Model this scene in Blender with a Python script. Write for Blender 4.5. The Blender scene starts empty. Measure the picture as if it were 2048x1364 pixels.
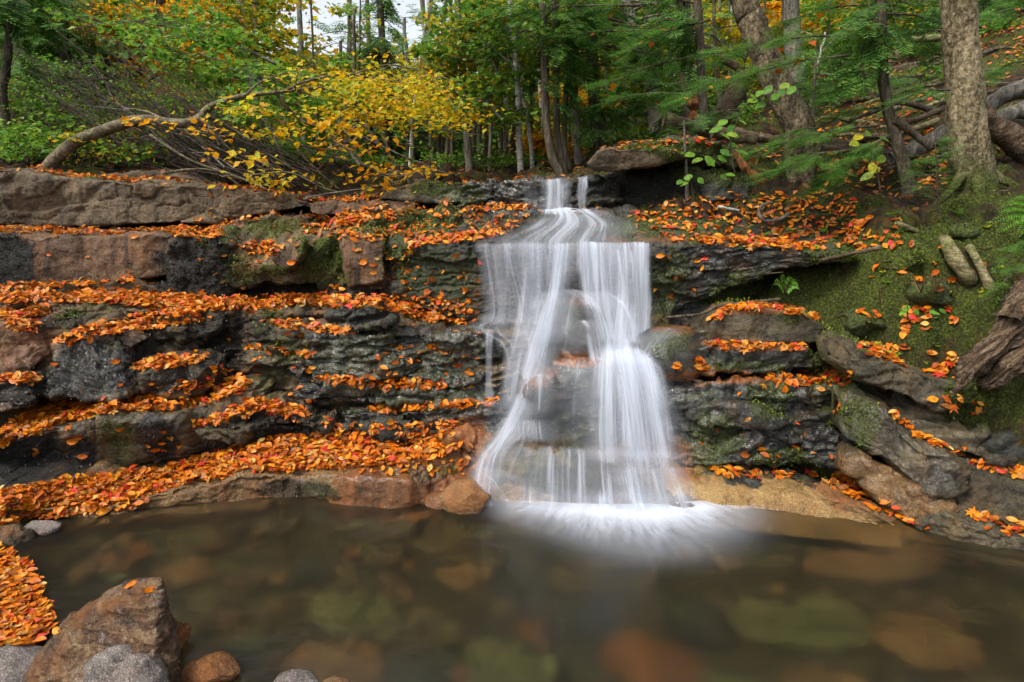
import bpy, bmesh, math, random
import numpy as np
from mathutils import Vector, Matrix
from mathutils.bvhtree import BVHTree

random.seed(7)
RNG = np.random.default_rng(7)
scene = bpy.context.scene
COL = scene.collection

# ------------------------------------------------------------------ camera
FPX = 1251.0
PITCH = math.radians(10.9)
CAMZ = 2.1
CP, SP = math.cos(PITCH), math.sin(PITCH)

def P(px, py, Y):
    """World point seen at photo pixel (px, py), Y metres ahead of the camera."""
    u, v = px - 1024.0, py - 682.0
    dy = CP * FPX - SP * v
    dz = -SP * FPX - CP * v
    t = Y / dy
    return np.array([u * t, Y, CAMZ + dz * t])

def onz(px, py, z):
    u, v = px - 1024.0, py - 682.0
    dy = CP * FPX - SP * v
    dz = -SP * FPX - CP * v
    return P(px, py, dy * (z - CAMZ) / dz)

def pix(p):
    p = np.asarray(p, float).reshape(-1, 3)
    x, y, z = p[:, 0], p[:, 1], p[:, 2] - CAMZ
    f = CP * y - SP * z
    up = SP * y + CP * z
    return 1024 + FPX * x / f, 682 - FPX * up / f

cam_data = bpy.data.cameras.new("camera")
cam = bpy.data.objects.new("camera", cam_data)
COL.objects.link(cam)
cam.location = (0, 0, CAMZ)
cam.rotation_euler = (math.pi / 2 - PITCH, 0, 0)
cam_data.lens = FPX / 2048 * 36
cam_data.sensor_width = 36
cam_data.clip_start = 0.05
cam_data.clip_end = 500
scene.camera = cam

# ------------------------------------------------------------------ numpy noise
def _hash(ix, iy, iz, seed):
    h = (ix.astype(np.int64) * 374761393 + iy.astype(np.int64) * 668265263 + iz.astype(np.int64) * 2147483647 + seed * 974634777) & 0xFFFFFFFF
    h = ((h ^ (h >> 13)) * 1274126177) & 0xFFFFFFFF
    h = ((h ^ (h >> 16)) * 2246822519) & 0xFFFFFFFF
    return h ^ (h >> 15)

def noise3(p, seed=0):
    i = np.floor(p).astype(np.int64)
    f = p - i
    w = f * f * f * (f * (f * 6 - 15) + 10)
    out = 0
    for dx in (0, 1):
        for dy in (0, 1):
            for dz in (0, 1):
                h = _hash(i[:, 0] + dx, i[:, 1] + dy, i[:, 2] + dz, seed)
                g = ((h & 1023) / 511.5 - 1) * (f[:, 0] - dx) + (((h >> 10) & 1023) / 511.5 - 1) * (f[:, 1] - dy) + (((h >> 20) & 1023) / 511.5 - 1) * (f[:, 2] - dz)
                out = out + g * (w[:, 0] if dx else 1 - w[:, 0]) * (w[:, 1] if dy else 1 - w[:, 1]) * (w[:, 2] if dz else 1 - w[:, 2])
    return out

def fbm(p, octs=4, seed=0, gain=.5):
    a, s, out = 1.0, 1.0, 0
    for k in range(octs):
        out = out + a * noise3(p * s, seed + k * 13)
        a *= gain
        s *= 2.03
    return out

def voronoi(p, seed=0):
    i = np.floor(p).astype(np.int64)
    n = len(p)
    f1, f2 = np.full(n, 9.), np.full(n, 9.)
    idh = np.zeros(n, np.int64)
    cen = np.zeros((n, 3))
    for dx in (-1, 0, 1):
        for dy in (-1, 0, 1):
            for dz in (-1, 0, 1):
                c = i + np.array([dx, dy, dz])
                h = _hash(c[:, 0], c[:, 1], c[:, 2], seed)
                q = c + np.stack([(h & 1023) / 1023., ((h >> 10) & 1023) / 1023., ((h >> 20) & 1023) / 1023.], 1)
                d = np.sqrt(((q - p) ** 2).sum(1))
                m = d < f1
                f2 = np.where(m, f1, np.minimum(f2, d))
                cen[m] = q[m]
                idh = np.where(m, _hash(c[:, 0], c[:, 1], c[:, 2], seed + 5), idh)
                f1 = np.where(m, d, f1)
    return f1, f2, idh, cen

def sstep(a, b, x):
    t = np.clip((x - a) / (b - a), 0, 1)
    return t * t * (3 - 2 * t)

# ------------------------------------------------------------------ objects
def link(o, parent=None):
    COL.objects.link(o)
    if parent is not None:
        o.parent = parent
    return o

def tag(o, label=None, cat=None, group=None, kind=None):
    if label: o['label'] = label
    if cat: o['category'] = cat
    if group: o['group'] = group
    if kind: o['kind'] = kind
    return o

def empty(name, loc, label, cat, group=None):
    o = bpy.data.objects.new(name, None)
    o.location = loc
    o.empty_display_size = .1
    link(o)
    return tag(o, label, cat, group)

def mesh(name, verts, faces, mat=None, smooth=True):
    me = bpy.data.meshes.new(name)
    verts = np.asarray(verts, float).reshape(-1, 3)
    if isinstance(faces, np.ndarray):
        nf, k = faces.shape
        me.vertices.add(len(verts))
        me.vertices.foreach_set('co', verts.astype(np.float32).ravel())
        me.loops.add(nf * k)
        me.loops.foreach_set('vertex_index', faces.astype(np.int32).ravel())
        me.polygons.add(nf)
        me.polygons.foreach_set('loop_start', np.arange(0, nf * k, k, dtype=np.int32))
        me.polygons.foreach_set('loop_total', np.full(nf, k, np.int32))
        me.update(calc_edges=True)
    else:
        me.from_pydata([tuple(v) for v in verts], [], faces)
        me.update()
    if mat: me.materials.append(mat)
    me.polygons.foreach_set('use_smooth', np.full(len(me.polygons), smooth))
    return me

def centred(name, me, parent=None):
    """Object whose origin sits at the base centre of its mesh."""
    n = len(me.vertices)
    co = np.empty(n * 3, np.float32)
    me.vertices.foreach_get('co', co)
    co = co.reshape(-1, 3)
    if parent is None:
        c = np.array([(co[:, 0].min() + co[:, 0].max()) / 2, (co[:, 1].min() + co[:, 1].max()) / 2, co[:, 2].min()])
        me.vertices.foreach_set('co', (co - c).ravel().astype(np.float32))
        me.update()
    o = bpy.data.objects.new(name, me)
    if parent is None:
        o.location = c
    else:
        pl = np.array(parent.location)
        me.vertices.foreach_set('co', (co - pl).ravel().astype(np.float32))
        me.update()
    return link(o, parent)

def verts_of(me):
    co = np.empty(len(me.vertices) * 3, np.float32)
    me.vertices.foreach_get('co', co)
    return co.reshape(-1, 3).astype(float)

def normals_of(me):
    n = np.empty(len(me.vertices) * 3, np.float32)
    me.vertex_normals.foreach_get('vector', n)
    return n.reshape(-1, 3).astype(float)

def tris_of(me):
    me.calc_loop_triangles()
    t = np.empty(len(me.loop_triangles) * 3, np.int32)
    me.loop_triangles.foreach_get('vertices', t)
    return t.reshape(-1, 3)

def tube(path, radii, n=8, twist=0, closed_end=True):
    """Tapered tube through points; returns verts, quads."""
    path = np.asarray(path, float)
    m = len(path)
    tan = np.gradient(path, axis=0)
    tan /= np.linalg.norm(tan, axis=1)[:, None] + 1e-9
    ref = np.array([0.31, 0.2, 0.93]) if abs(tan[0][2]) < .8 else np.array([0.9, .3, .1])
    V = []
    a = np.cross(tan[0], ref); a /= np.linalg.norm(a)
    for k in range(m):
        a = a - tan[k] * (a @ tan[k]); a /= np.linalg.norm(a) + 1e-9
        b = np.cross(tan[k], a)
        th = np.arange(n) * 2 * math.pi / n
        V.append(path[k] + radii[k] * (np.cos(th)[:, None] * a + np.sin(th)[:, None] * b))
    V = np.concatenate(V)
    k = np.arange(m - 1)[:, None] * n
    j = np.arange(n)[None, :]
    F = np.stack([k + j, k + (j + 1) % n, k + n + (j + 1) % n, k + n + j], -1).reshape(-1, 4)
    return V, F

class Bag:
    """Collects quads/tris (as quads) into one mesh."""
    def __init__(s): s.v, s.f, s.n = [], [], 0
    def add(s, V, F):
        V = np.asarray(V, float); F = np.asarray(F, np.int64)
        s.v.append(V); s.f.append(F + s.n); s.n += len(V)
    def build(s, name, mat, smooth=True):
        return mesh(name, np.concatenate(s.v), np.concatenate(s.f), mat, smooth)

def spline(pts, n):
    """Catmull-Rom through control points (any dimension), n samples."""
    pts = np.asarray(pts, float)
    if len(pts) < 3:
        t = np.linspace(0, 1, n)[:, None]
        return pts[0] * (1 - t) + pts[-1] * t
    q = np.vstack([2 * pts[0] - pts[1], pts, 2 * pts[-1] - pts[-2]])
    t = np.linspace(0, len(pts) - 1 - 1e-6, n)
    i = t.astype(int); f = (t - i)[:, None]
    a, b, c, d = q[i], q[i + 1], q[i + 2], q[i + 3]
    return .5 * (2 * b + (c - a) * f + (2 * a - 5 * b + 4 * c - d) * f ** 2 + (3 * b - a - 3 * c + d) * f ** 3)
# ------------------------------------------------------------------ materials
class NT:
    def __init__(s, name):
        s.m = bpy.data.materials.new(name)
        s.m.use_nodes = True
        s.t = s.m.node_tree
        s.t.nodes.clear()
        s.out = s.n('ShaderNodeOutputMaterial')
    def n(s, typ, **kw):
        nd = s.t.nodes.new(typ)
        for k, v in kw.items():
            if k.startswith('i_'):
                nd.inputs[k[2:].replace('_', ' ')].default_value = v
            else:
                setattr(nd, k, v)
        return nd
    def l(s, a, b): s.t.links.new(a, b)
    def val(s, sock, x):
        if hasattr(x, 'links') or hasattr(x, 'is_linked'): s.l(x, sock)
        else: sock.default_value = x
    def math(s, op, a, b=0.0, c=None, clamp=False):
        nd = s.n('ShaderNodeMath', operation=op, use_clamp=clamp)
        s.val(nd.inputs[0], a); s.val(nd.inputs[1], b)
        if c is not None: s.val(nd.inputs[2], c)
        return nd.outputs[0]
    def noise(s, vec, scale, detail=4, rough=.55, dim='3D', dist=0):
        nd = s.n('ShaderNodeTexNoise', noise_dimensions=dim)
        nd.inputs['Scale'].default_value = scale
        nd.inputs['Detail'].default_value = detail
        nd.inputs['Roughness'].default_value = rough
        nd.inputs['Distortion'].default_value = dist
        if vec is not None: s.l(vec, nd.inputs['Vector'])
        return nd.outputs['Fac']
    def voro(s, vec, scale, feature='F1', out='Distance'):
        nd = s.n('ShaderNodeTexVoronoi', feature=feature)
        nd.inputs['Scale'].default_value = scale
        if vec is not None: s.l(vec, nd.inputs['Vector'])
        return nd.outputs[out]
    def ramp(s, fac, lo, hi, a=0., b=1.):
        nd = s.n('ShaderNodeMapRange', interpolation_type='SMOOTHSTEP')
        s.val(nd.inputs['Value'], fac)
        nd.inputs['From Min'].default_value = lo; nd.inputs['From Max'].default_value = hi
        nd.inputs['To Min'].default_value = a; nd.inputs['To Max'].default_value = b
        return nd.outputs[0]
    def mix(s, fac, a, b, blend='MIX'):
        nd = s.n('ShaderNodeMix', data_type='RGBA', blend_type=blend)
        s.val(nd.inputs[0], fac)
        for sk, x in ((nd.inputs[6], a), (nd.inputs[7], b)):
            if isinstance(x, tuple): sk.default_value = (*x[:3], 1)
            else: s.l(x, sk)
        return nd.outputs[2]
    def scale(s, vec, sc):
        nd = s.n('ShaderNodeVectorMath', operation='MULTIPLY')
        s.l(vec, nd.inputs[0]); nd.inputs[1].default_value = sc
        return nd.outputs[0]
    def cramp(s, fac, stops, interp='LINEAR'):
        nd = s.n('ShaderNodeValToRGB')
        cr = nd.color_ramp; cr.interpolation = interp
        while len(cr.elements) < len(stops): cr.elements.new(.5)
        for e, (p, c) in zip(cr.elements, stops):
            e.position = p; e.color = (*c, 1)
        s.l(fac, nd.inputs[0])
        return nd.outputs[0]
    def bump(s, h, strength, dist, normal=None):
        nd = s.n('ShaderNodeBump')
        nd.inputs['Strength'].default_value = strength; nd.inputs['Distance'].default_value = dist
        s.l(h, nd.inputs['Height'])
        if normal is not None: s.l(normal, nd.inputs['Normal'])
        return nd.outputs[0]
    def pos(s): return s.n('ShaderNodeNewGeometry').outputs['Position']

def rock_mat(name, dark, mid, light, stain=(.30, .09, .025), stain_amt=.35, streak=.3, moss=.15, rough=.55, layered=.5, crack=.5, speck=.5, bands=0):
    t = NT(name)
    g = t.n('ShaderNodeNewGeometry')
    pos = g.outputs['Position']
    warp = t.n('ShaderNodeTexNoise'); warp.inputs['Scale'].default_value = 2.2; t.l(pos, warp.inputs['Vector'])
    wv = t.n('ShaderNodeVectorMath', operation='MULTIPLY_ADD')
    t.l(warp.outputs['Color'], wv.inputs[0]); wv.inputs[1].default_value = (.12, .12, .12); t.l(pos, wv.inputs[2])
    wp = wv.outputs[0]
    big = t.noise(wp, 3.5, 6, .6)
    fine = t.noise(pos, 38, 6, .7)
    grain = t.noise(pos, 150, 3, .7)
    strata = t.noise(t.scale(wp, (2.5, 2.5, 24)), 1.0, 5, .6)
    fac = t.math('ADD', t.math('MULTIPLY', big, .55), t.math('MULTIPLY', fine, .45))
    fac = t.math('ADD', fac, t.math('MULTIPLY', t.math('SUBTRACT', strata, .5), layered * .6))
    col = t.cramp(fac, [(.36, dark), (.5, mid), (.66, light)])
    # pale and dark mineral specks, lichen blots
    sp = t.ramp(grain, .54, .64)
    col = t.mix(t.math('MULTIPLY', sp, .6 * speck), col, tuple(min(1, c * 2.2 + .03) for c in light))
    sd = t.ramp(grain, .47, .37)
    col = t.mix(t.math('MULTIPLY', sd, .85 * speck), col, tuple(c * .4 for c in dark))
    if bands:
        vr = t.n('ShaderNodeVectorRotate', rotation_type='Y_AXIS'); t.l(wp, vr.inputs['Vector']); vr.inputs['Angle'].default_value = math.radians(-38)
        bn = t.noise(t.scale(vr.outputs[0], (9, 9, 48)), 1.0, 7, .7)
        col = t.mix(t.math('MULTIPLY', t.ramp(bn, .56, .63), bands), col, t.mix(t.ramp(grain, .4, .6), (.13, .12, .105), (.34, .335, .32)))
        col = t.mix(t.math('MULTIPLY', t.ramp(bn, .48, .40), bands), col, (.060, .016, .005))
        strata = bn
    # rust stains that run down the faces
    sn = t.noise(t.scale(wp, (5, 5, .9)), 1.0, 5, .6)
    col = t.mix(t.math('MULTIPLY', t.ramp(sn, .50, .68), stain_amt), col, stain)
    # dark wet streaks down the faces
    st = t.noise(t.scale(wp, (7, 7, .55)), 1.0, 5, .65)
    bk = t.ramp(st, .52, .66)
    bk = t.math('MULTIPLY', bk, streak)
    at = t.n('ShaderNodeAttribute', attribute_name='pat')
    sep = t.n('ShaderNodeSeparateColor'); t.l(at.outputs['Color'], sep.inputs[0])
    mossfine = t.noise(pos, 65, 4, .7)
    oc = t.mix(t.ramp(fine, .35, .65), (.40, .12, .015), (.16, .05, .012))
    col = t.mix(t.math('MULTIPLY', sep.outputs[2], .85), col, oc)
    blackm = t.math('MAXIMUM', bk, sep.outputs[0])  # dark streaks, black moss and the painted overhang shade
    bcol = t.mix(t.ramp(mossfine, .4, .7), (.004, .0035, .003), (.022, .018, .011))
    bcol = t.mix(t.ramp(grain, .66, .74), bcol, (.075, .06, .045))
    col = t.mix(blackm, col, bcol)
    # moss: painted patches plus a little on upward faces
    sx = t.n('ShaderNodeSeparateXYZ'); t.l(g.outputs['Normal'], sx.inputs[0])
    up = t.ramp(sx.outputs['Z'], .2, .8)
    mn = t.ramp(t.noise(wp, 4.5, 5, .65), .52, .62)
    mfac = t.math('MAXIMUM', t.math('MULTIPLY', t.math('MULTIPLY', up, mn), moss), sep.outputs[1])
    mcol = t.cramp(mossfine, [(.36, (.010, .016, .003)), (.5, (.050, .075, .007)), (.66, (.15, .19, .018))])
    col = t.mix(mfac, col, mcol)
    b = t.n('ShaderNodeBsdfPrincipled')
    t.l(col, b.inputs['Base Color'])
    wet = at.outputs['Alpha']
    rn = t.math('ADD', rough + .12, t.math('MULTIPLY', t.math('SUBTRACT', big, .5), .5))
    rn = t.math('SUBTRACT', rn, t.math('MULTIPLY', wet, t.ramp(t.noise(wp, 7, 4, .6), .32, .55, .15, .50)))
    rn = t.math('ADD', rn, t.math('MULTIPLY', mfac, .4), clamp=True)
    rn = t.math('MAXIMUM', rn, .10)
    t.l(rn, b.inputs['Roughness'])
    b.inputs['Specular IOR Level'].default_value = .5
    # relief
    h1 = t.math('ADD', t.math('MULTIPLY', t.noise(wp, 14, 8, .68), .7), t.math('MULTIPLY', strata, layered * .5))
    vc = t.voro(t.scale(wp, (3.2, 3.2, 6.0)), 1.0, 'DISTANCE_TO_EDGE')
    ck = t.math('MAXIMUM', t.ramp(vc, .0, .02), t.ramp(big, .42, .56))
    h1 = t.math('ADD', h1, t.math('MULTIPLY', ck, .35 * crack))
    n1 = t.bump(h1, 1.0, .05)
    pit = t.math('ADD', t.math('MULTIPLY', fine, .6), t.math('MULTIPLY', mossfine, t.math('ADD', t.math('MULTIPLY', blackm, 1.5), t.math('MULTIPLY', mfac, 1.6))))
    pit = t.math('ADD', pit, t.math('MULTIPLY', grain, .4))
    n2 = t.bump(pit, 1.0, .020, n1)
    t.l(n2, b.inputs['Normal'])
    # a film of water on the wet parts
    t.l(t.math('MULTIPLY', wet, t.ramp(t.noise(wp, 5, 4, .6), .34, .52, .25, .95)), b.inputs['Coat Weight'])
    b.inputs['Coat Roughness'].default_value = .13; b.inputs['Coat IOR'].default_value = 1.5
    t.l(t.bump(t.noise(wp, 16, 4, .6), .9, .04), b.inputs['Coat Normal'])
    t.l(b.outputs[0], t.out.inputs[0])
    return t.m

M = {}
M['tan'] = rock_mat('tan_granite', (.024, .016, .009), (.095, .066, .036), (.225, .17, .10), stain=(.17, .085, .03), stain_amt=.35, streak=.35, moss=.25, rough=.62, layered=.25, crack=.35)
M['rust'] = rock_mat('rusty_granite', (.026, .014, .008), (.115, .058, .026), (.24, .15, .080), stain=(.22, .085, .022), stain_amt=.6, streak=.7, moss=.2, rough=.55, layered=.2, crack=.3)
M['brown'] = rock_mat('brown_granite', (.014, .009, .004), (.070, .046, .018), (.185, .13, .058), stain=(.24, .08, .014), stain_amt=.55, streak=.7, moss=.4, rough=.5, layered=.45)
M['slate'] = rock_mat('dark_wet_slate', (.004, .005, .004), (.017, .019, .014), (.068, .070, .054), stain=(.12, .050, .014), stain_amt=.45, streak=.4, moss=.45, rough=.30, layered=.7, speck=.9)
M['orange'] = rock_mat('wet_orange_granite', (.05, .018, .005), (.17, .062, .013), (.32, .14, .04), stain=(.33, .10, .014), stain_amt=.6, streak=.35, moss=.1, rough=.2, layered=.1, crack=.25)
M['sand'] = rock_mat('sandy_granite', (.035, .017, .006), (.15, .080, .026), (.32, .20, .075), stain_amt=.3, streak=.2, moss=.08, rough=.45, layered=.25, crack=.25, speck=.8)
M['grey'] = rock_mat('grey_lichened_rock', (.010, .008, .005), (.050, .040, .022), (.155, .125, .070), stain=(.20, .11, .03), stain_amt=.35, streak=.35, moss=.12, rough=.45, layered=.7)
M['pale'] = rock_mat('pale_speckled_granite', (.055, .045, .042), (.17, .145, .13), (.33, .29, .265), stain_amt=.25, streak=.05, moss=.05, rough=.6, layered=.25, crack=.3, speck=.8)
M['wedge'] = rock_mat('rust_banded_schist', (.016, .008, .004), (.105, .046, .016), (.27, .18, .09), stain=(.24, .085, .010), stain_amt=.7, streak=.05, moss=.06, rough=.4, layered=1.2, bands=.65)

def ground_mat():
    t = NT('forest_floor')
    g = t.n('ShaderNodeNewGeometry'); pos = g.outputs['Position']
    at = t.n('ShaderNodeAttribute', attribute_name='pat')
    sep = t.n('ShaderNodeSeparateColor'); t.l(at.outputs['Color'], sep.inputs[0])
    a = t.noise(pos, 9, 8, .7)
    f = t.noise(pos, 60, 5, .7)
    col = t.cramp(a, [(.36, (.007, .005, .003)), (.5, (.024, .015, .008)), (.66, (.062, .038, .018))])
    v = t.n('ShaderNodeTexVoronoi'); v.inputs['Scale'].default_value = 17; t.l(pos, v.inputs['Vector'])
    vs = t.n('ShaderNodeSeparateColor'); t.l(v.outputs['Color'], vs.inputs[0])
    leafy = t.cramp(vs.outputs[0], [(0, (.022, .011, .005)), (.5, (.055, .027, .010)), (1, (.12, .05, .014))])
    col = t.mix(t.math('MULTIPLY', t.ramp(vs.outputs[1], .5, .7), .75), col, leafy)
    mn = t.ramp(t.noise(pos, 1.6, 6, .7), .47, .58, 0, .8)
    mf = t.math('MAXIMUM', mn, sep.outputs[1])
    mcol = t.cramp(f, [(.36, (.008, .012, .002)), (.5, (.042, .060, .007)), (.66, (.15, .175, .018))])
    col = t.mix(mf, col, mcol)
    col = t.mix(sep.outputs[0], col, t.mix(f, (.008, .008, .006), (.03, .026, .02)))
    bed = t.cramp(t.noise(pos, 3.1, 5, .6, dist=.5), [(.32, (.02, .02, .012)), (.42, (.10, .085, .038)), (.5, (.05, .036, .017)), (.6, (.20, .15, .065)), (.7, (.10, .125, .03))])
    bed = t.mix(t.ramp(t.noise(pos, 14, 5, .6), .35, .65), t.mix(.5, bed, (.008, .008, .006)), bed)
    col = t.mix(sep.outputs[2], col, bed)
    b = t.n('ShaderNodeBsdfPrincipled')
    t.l(col, b.inputs['Base Color']); b.inputs['Roughness'].default_value = .85
    b.inputs['Specular IOR Level'].default_value = .25
    n1 = t.bump(t.noise(pos, 18, 8, .75), 1.0, .05)
    n2 = t.bump(f, .9, .02, n1)
    t.l(n2, b.inputs['Normal']); t.l(b.outputs[0], t.out.inputs[0])
    return t.m
M['ground'] = ground_mat()

def leaf_mat(name, stops, trans=.35, rough=.5, per='island', spec=.3):
    t = NT(name)
    if per == 'island':
        r = t.n('ShaderNodeNewGeometry').outputs['Random Per Island']
    else:
        r = t.n('ShaderNodeObjectInfo').outputs['Random']
    col = t.cramp(r, stops)
    pos = t.pos()
    nz = t.noise(pos, 45, 3, .6)
    col = t.mix(t.ramp(nz, .35, .7), col, t.mix(.55, col, (.02, .01, .003)), 'MIX')
    b = t.n('ShaderNodeBsdfPrincipled')
    t.l(col, b.inputs['Base Color']); b.inputs['Roughness'].default_value = rough
    b.inputs['Specular IOR Level'].default_value = spec
    tr = t.n('ShaderNodeBsdfTranslucent'); t.l(col, tr.inputs[0])
    mx = t.n('ShaderNodeMixShader'); mx.inputs[0].default_value = trans
    t.l(b.outputs[0], mx.inputs[1]); t.l(tr.outputs[0], mx.inputs[2])
    t.l(mx.outputs[0], t.out.inputs[0])
    return t.m
ORANGE = [(0, (.20, .055, .008)), (.10, (.40, .085, .005)), (.3, (.66, .155, .005)), (.5, (.78, .215, .006)), (.68, (.80, .33, .02)), (.78, (.50, .22, .05)), (.86, (.30, .10, .015)), (.93, (.62, .06, .01)), (1, (.78, .52, .14))]
M['litter'] = leaf_mat('fallen_beech_leaf', ORANGE, .25, .42)
M['litter1'] = leaf_mat('fallen_leaf_single', ORANGE, .25, .42, 'object')
M['litter_red'] = leaf_mat('fallen_red_leaf', [(0, (.62, .02, .02)), (1, (.70, .08, .04))], .25, .45, 'object')
M['litter_brown'] = leaf_mat('withered_leaf', [(0, (.16, .06, .02)), (.5, (.30, .11, .025)), (1, (.45, .2, .05))], .2, .6)
M['yellow'] = leaf_mat('yellow_leaf', [(0, (.72, .40, .010)), (.35, (.80, .58, .02)), (.6, (.62, .58, .03)), (.8, (.36, .46, .03)), (1, (.80, .34, .010))], .55)
M['gold'] = leaf_mat('golden_leaf', [(0, (.74, .26, .006)), (.5, (.82, .42, .010)), (1, (.74, .55, .03))], .55)
M['green'] = leaf_mat('green_leaf', [(0, (.05, .13, .015)), (.5, (.10, .24, .025)), (.85, (.18, .31, .03)), (1, (.40, .36, .03))], .5)
M['bright'] = leaf_mat('bright_green_leaf', [(0, (.07, .21, .025)), (.5, (.15, .34, .035)), (1, (.30, .42, .05))], .5)
M['mixed'] = leaf_mat('turning_leaf', [(0, (.08, .18, .02)), (.35, (.20, .32, .025)), (.6, (.48, .46, .03)), (.8, (.68, .46, .02)), (1, (.72, .30, .012))], .55)
M['needles'] = leaf_mat('lit_hemlock_needles', [(0, (.06, .17, .035)), (.5, (.11, .30, .05)), (.85, (.17, .38, .06)), (1, (.28, .46, .06))], .4, .45)
M['hemlock'] = leaf_mat('hemlock_needles', [(0, (.05, .14, .032)), (.5, (.095, .24, .045)), (.85, (.15, .32, .055)), (1, (.25, .42, .055))], .4, .45)
M['moss'] = leaf_mat('moss_tuft', [(0, (.02, .035, .004)), (.5, (.075, .115, .010)), (.85, (.17, .22, .02)), (1, (.30, .32, .05))], .3, .8)
M['fern'] = leaf_mat('fern_green', [(0, (.09, .26, .02)), (1, (.20, .42, .04))], .45)
M['deadfern'] = leaf_mat('withered_fern', [(0, (.25, .15, .06)), (1, (.42, .28, .12))], .3, .7)

def bark_mat(name, dark, mid, light, sc=(14, 14, 3.5), bumpd=.02, moss=.0, lich=0.0, turn=0, flaky=False, base_moss=0):
    t = NT(name)
    tc = t.n('ShaderNodeTexCoord').outputs['Object']
    if turn:
        vr = t.n('ShaderNodeVectorRotate', rotation_type='Y_AXIS'); t.l(tc, vr.inputs['Vector']); vr.inputs['Angle'].default_value = math.radians(turn); tc = vr.outputs[0]
    s = t.scale(tc, sc)
    a = t.noise(s, 1, 7, .7, dist=.6)
    f = t.noise(tc, 55, 4, .7)
    fac = t.math('ADD', t.math('MULTIPLY', a, .7), t.math('MULTIPLY', f, .3))
    st3 = ((.43, .52, .63) if flaky else (.38, .5, .62))
    if flaky:
        fl = t.noise(t.scale(tc, (42, 42, 30)), 1, 6, .75, dist=.8)
        vo = t.voro(t.scale(tc, (26, 26, 17)), 1)
        fac = t.math('ADD', t.math('MULTIPLY', t.noise(t.scale(tc, (7, 7, 2.0)), 1, 4, .6), .34), t.math('ADD', t.math('MULTIPLY', fl, .60), t.math('MULTIPLY', t.math('SUBTRACT', .75, vo), .10)))
        a = fac
    col = t.cramp(fac, [(st3[0], dark), (st3[1], mid), (st3[2], light)])
    if lich:
        ln = t.ramp(t.noise(tc, 5, 6, .7), .55, .66, 0, lich)
        col = t.mix(ln, col, t.mix(f, (.10, .12, .06), (.24, .27, .15)))
    if moss:
        mn = t.ramp(t.noise(tc, 3.2, 6, .7), .45, .6, 0, moss)
        col = t.mix(mn, col, t.mix(t.ramp(f, .35, .65), (.02, .03, .006), (.11, .13, .02)))
    if base_moss:
        sz = t.n('ShaderNodeSeparateXYZ'); t.l(tc, sz.inputs[0])
        zz = t.math('ADD', sz.outputs['Z'], t.math('MULTIPLY', t.noise(tc, 6, 5, .7), .5))
        col = t.mix(t.ramp(zz, base_moss + .28, base_moss), col, t.mix(t.ramp(f, .35, .65), (.012, .02, .004), (.09, .115, .014)))
    b = t.n('ShaderNodeBsdfPrincipled')
    t.l(col, b.inputs['Base Color']); b.inputs['Roughness'].default_value = .8
    b.inputs['Specular IOR Level'].default_value = .25
    h = t.math('ADD', t.math('MULTIPLY', a, 1.0), t.math('MULTIPLY', f, .35))
    t.l(t.bump(h, 1.0, bumpd), b.inputs['Normal'])
    t.l(b.outputs[0], t.out.inputs[0])
    return t.m
M['bark_birch'] = bark_mat('yellow_birch_bark', (.045, .033, .018), (.26, .205, .12), (.56, .47, .30), (15, 15, 13), .05, .15, .45, 0, True, .62)
M['bark_birch2'] = bark_mat('shaggy_birch_bark', (.025, .018, .011), (.15, .115, .07), (.42, .34, .22), (24, 24, 9), .045, .1, .3, 0, True)
M['bark_dark'] = bark_mat('hemlock_bark', (.014, .011, .008), (.060, .046, .033), (.14, .112, .085), (26, 26, 4), .02, .1, .25)
M['bark_grey'] = bark_mat('grey_bark', (.03, .028, .022), (.10, .09, .075), (.22, .20, .17), (20, 20, 6), .012, .1, .35)
M['bark_white'] = bark_mat('pale_birch_bark', (.10, .09, .08), (.34, .32, .29), (.55, .53, .49), (9, 9, 30), .008, 0, .15)
M['bark_bent'] = bark_mat('leaning_birch_bark', (.022, .017, .010), (.095, .075, .046), (.24, .20, .13), (13, 13, 13), .012, .15, .3)
M['twig'] = bark_mat('dark_twig', (.010, .007, .005), (.032, .021, .016), (.080, .056, .042), (30, 30, 8), .006)
M['log'] = bark_mat('rotting_log', (.022, .015, .010), (.085, .058, .036), (.20, .15, .10), (5, 22, 22), .03, .3, .2)
M['deadwood'] = bark_mat('weathered_driftwood', (.018, .011, .007), (.105, .066, .038), (.30, .225, .15), (2.5, 34, 34), .05, .0, 0, 38)
M['redstump'] = bark_mat('red_rotten_wood', (.05, .018, .008), (.19, .065, .022), (.36, .15, .06), (26, 26, 4), .04)
M['rootmoss'] = bark_mat('mossy_root', (.025, .022, .010), (.13, .11, .05), (.30, .26, .15), (10, 10, 26), .016, .6, .2)

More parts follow.
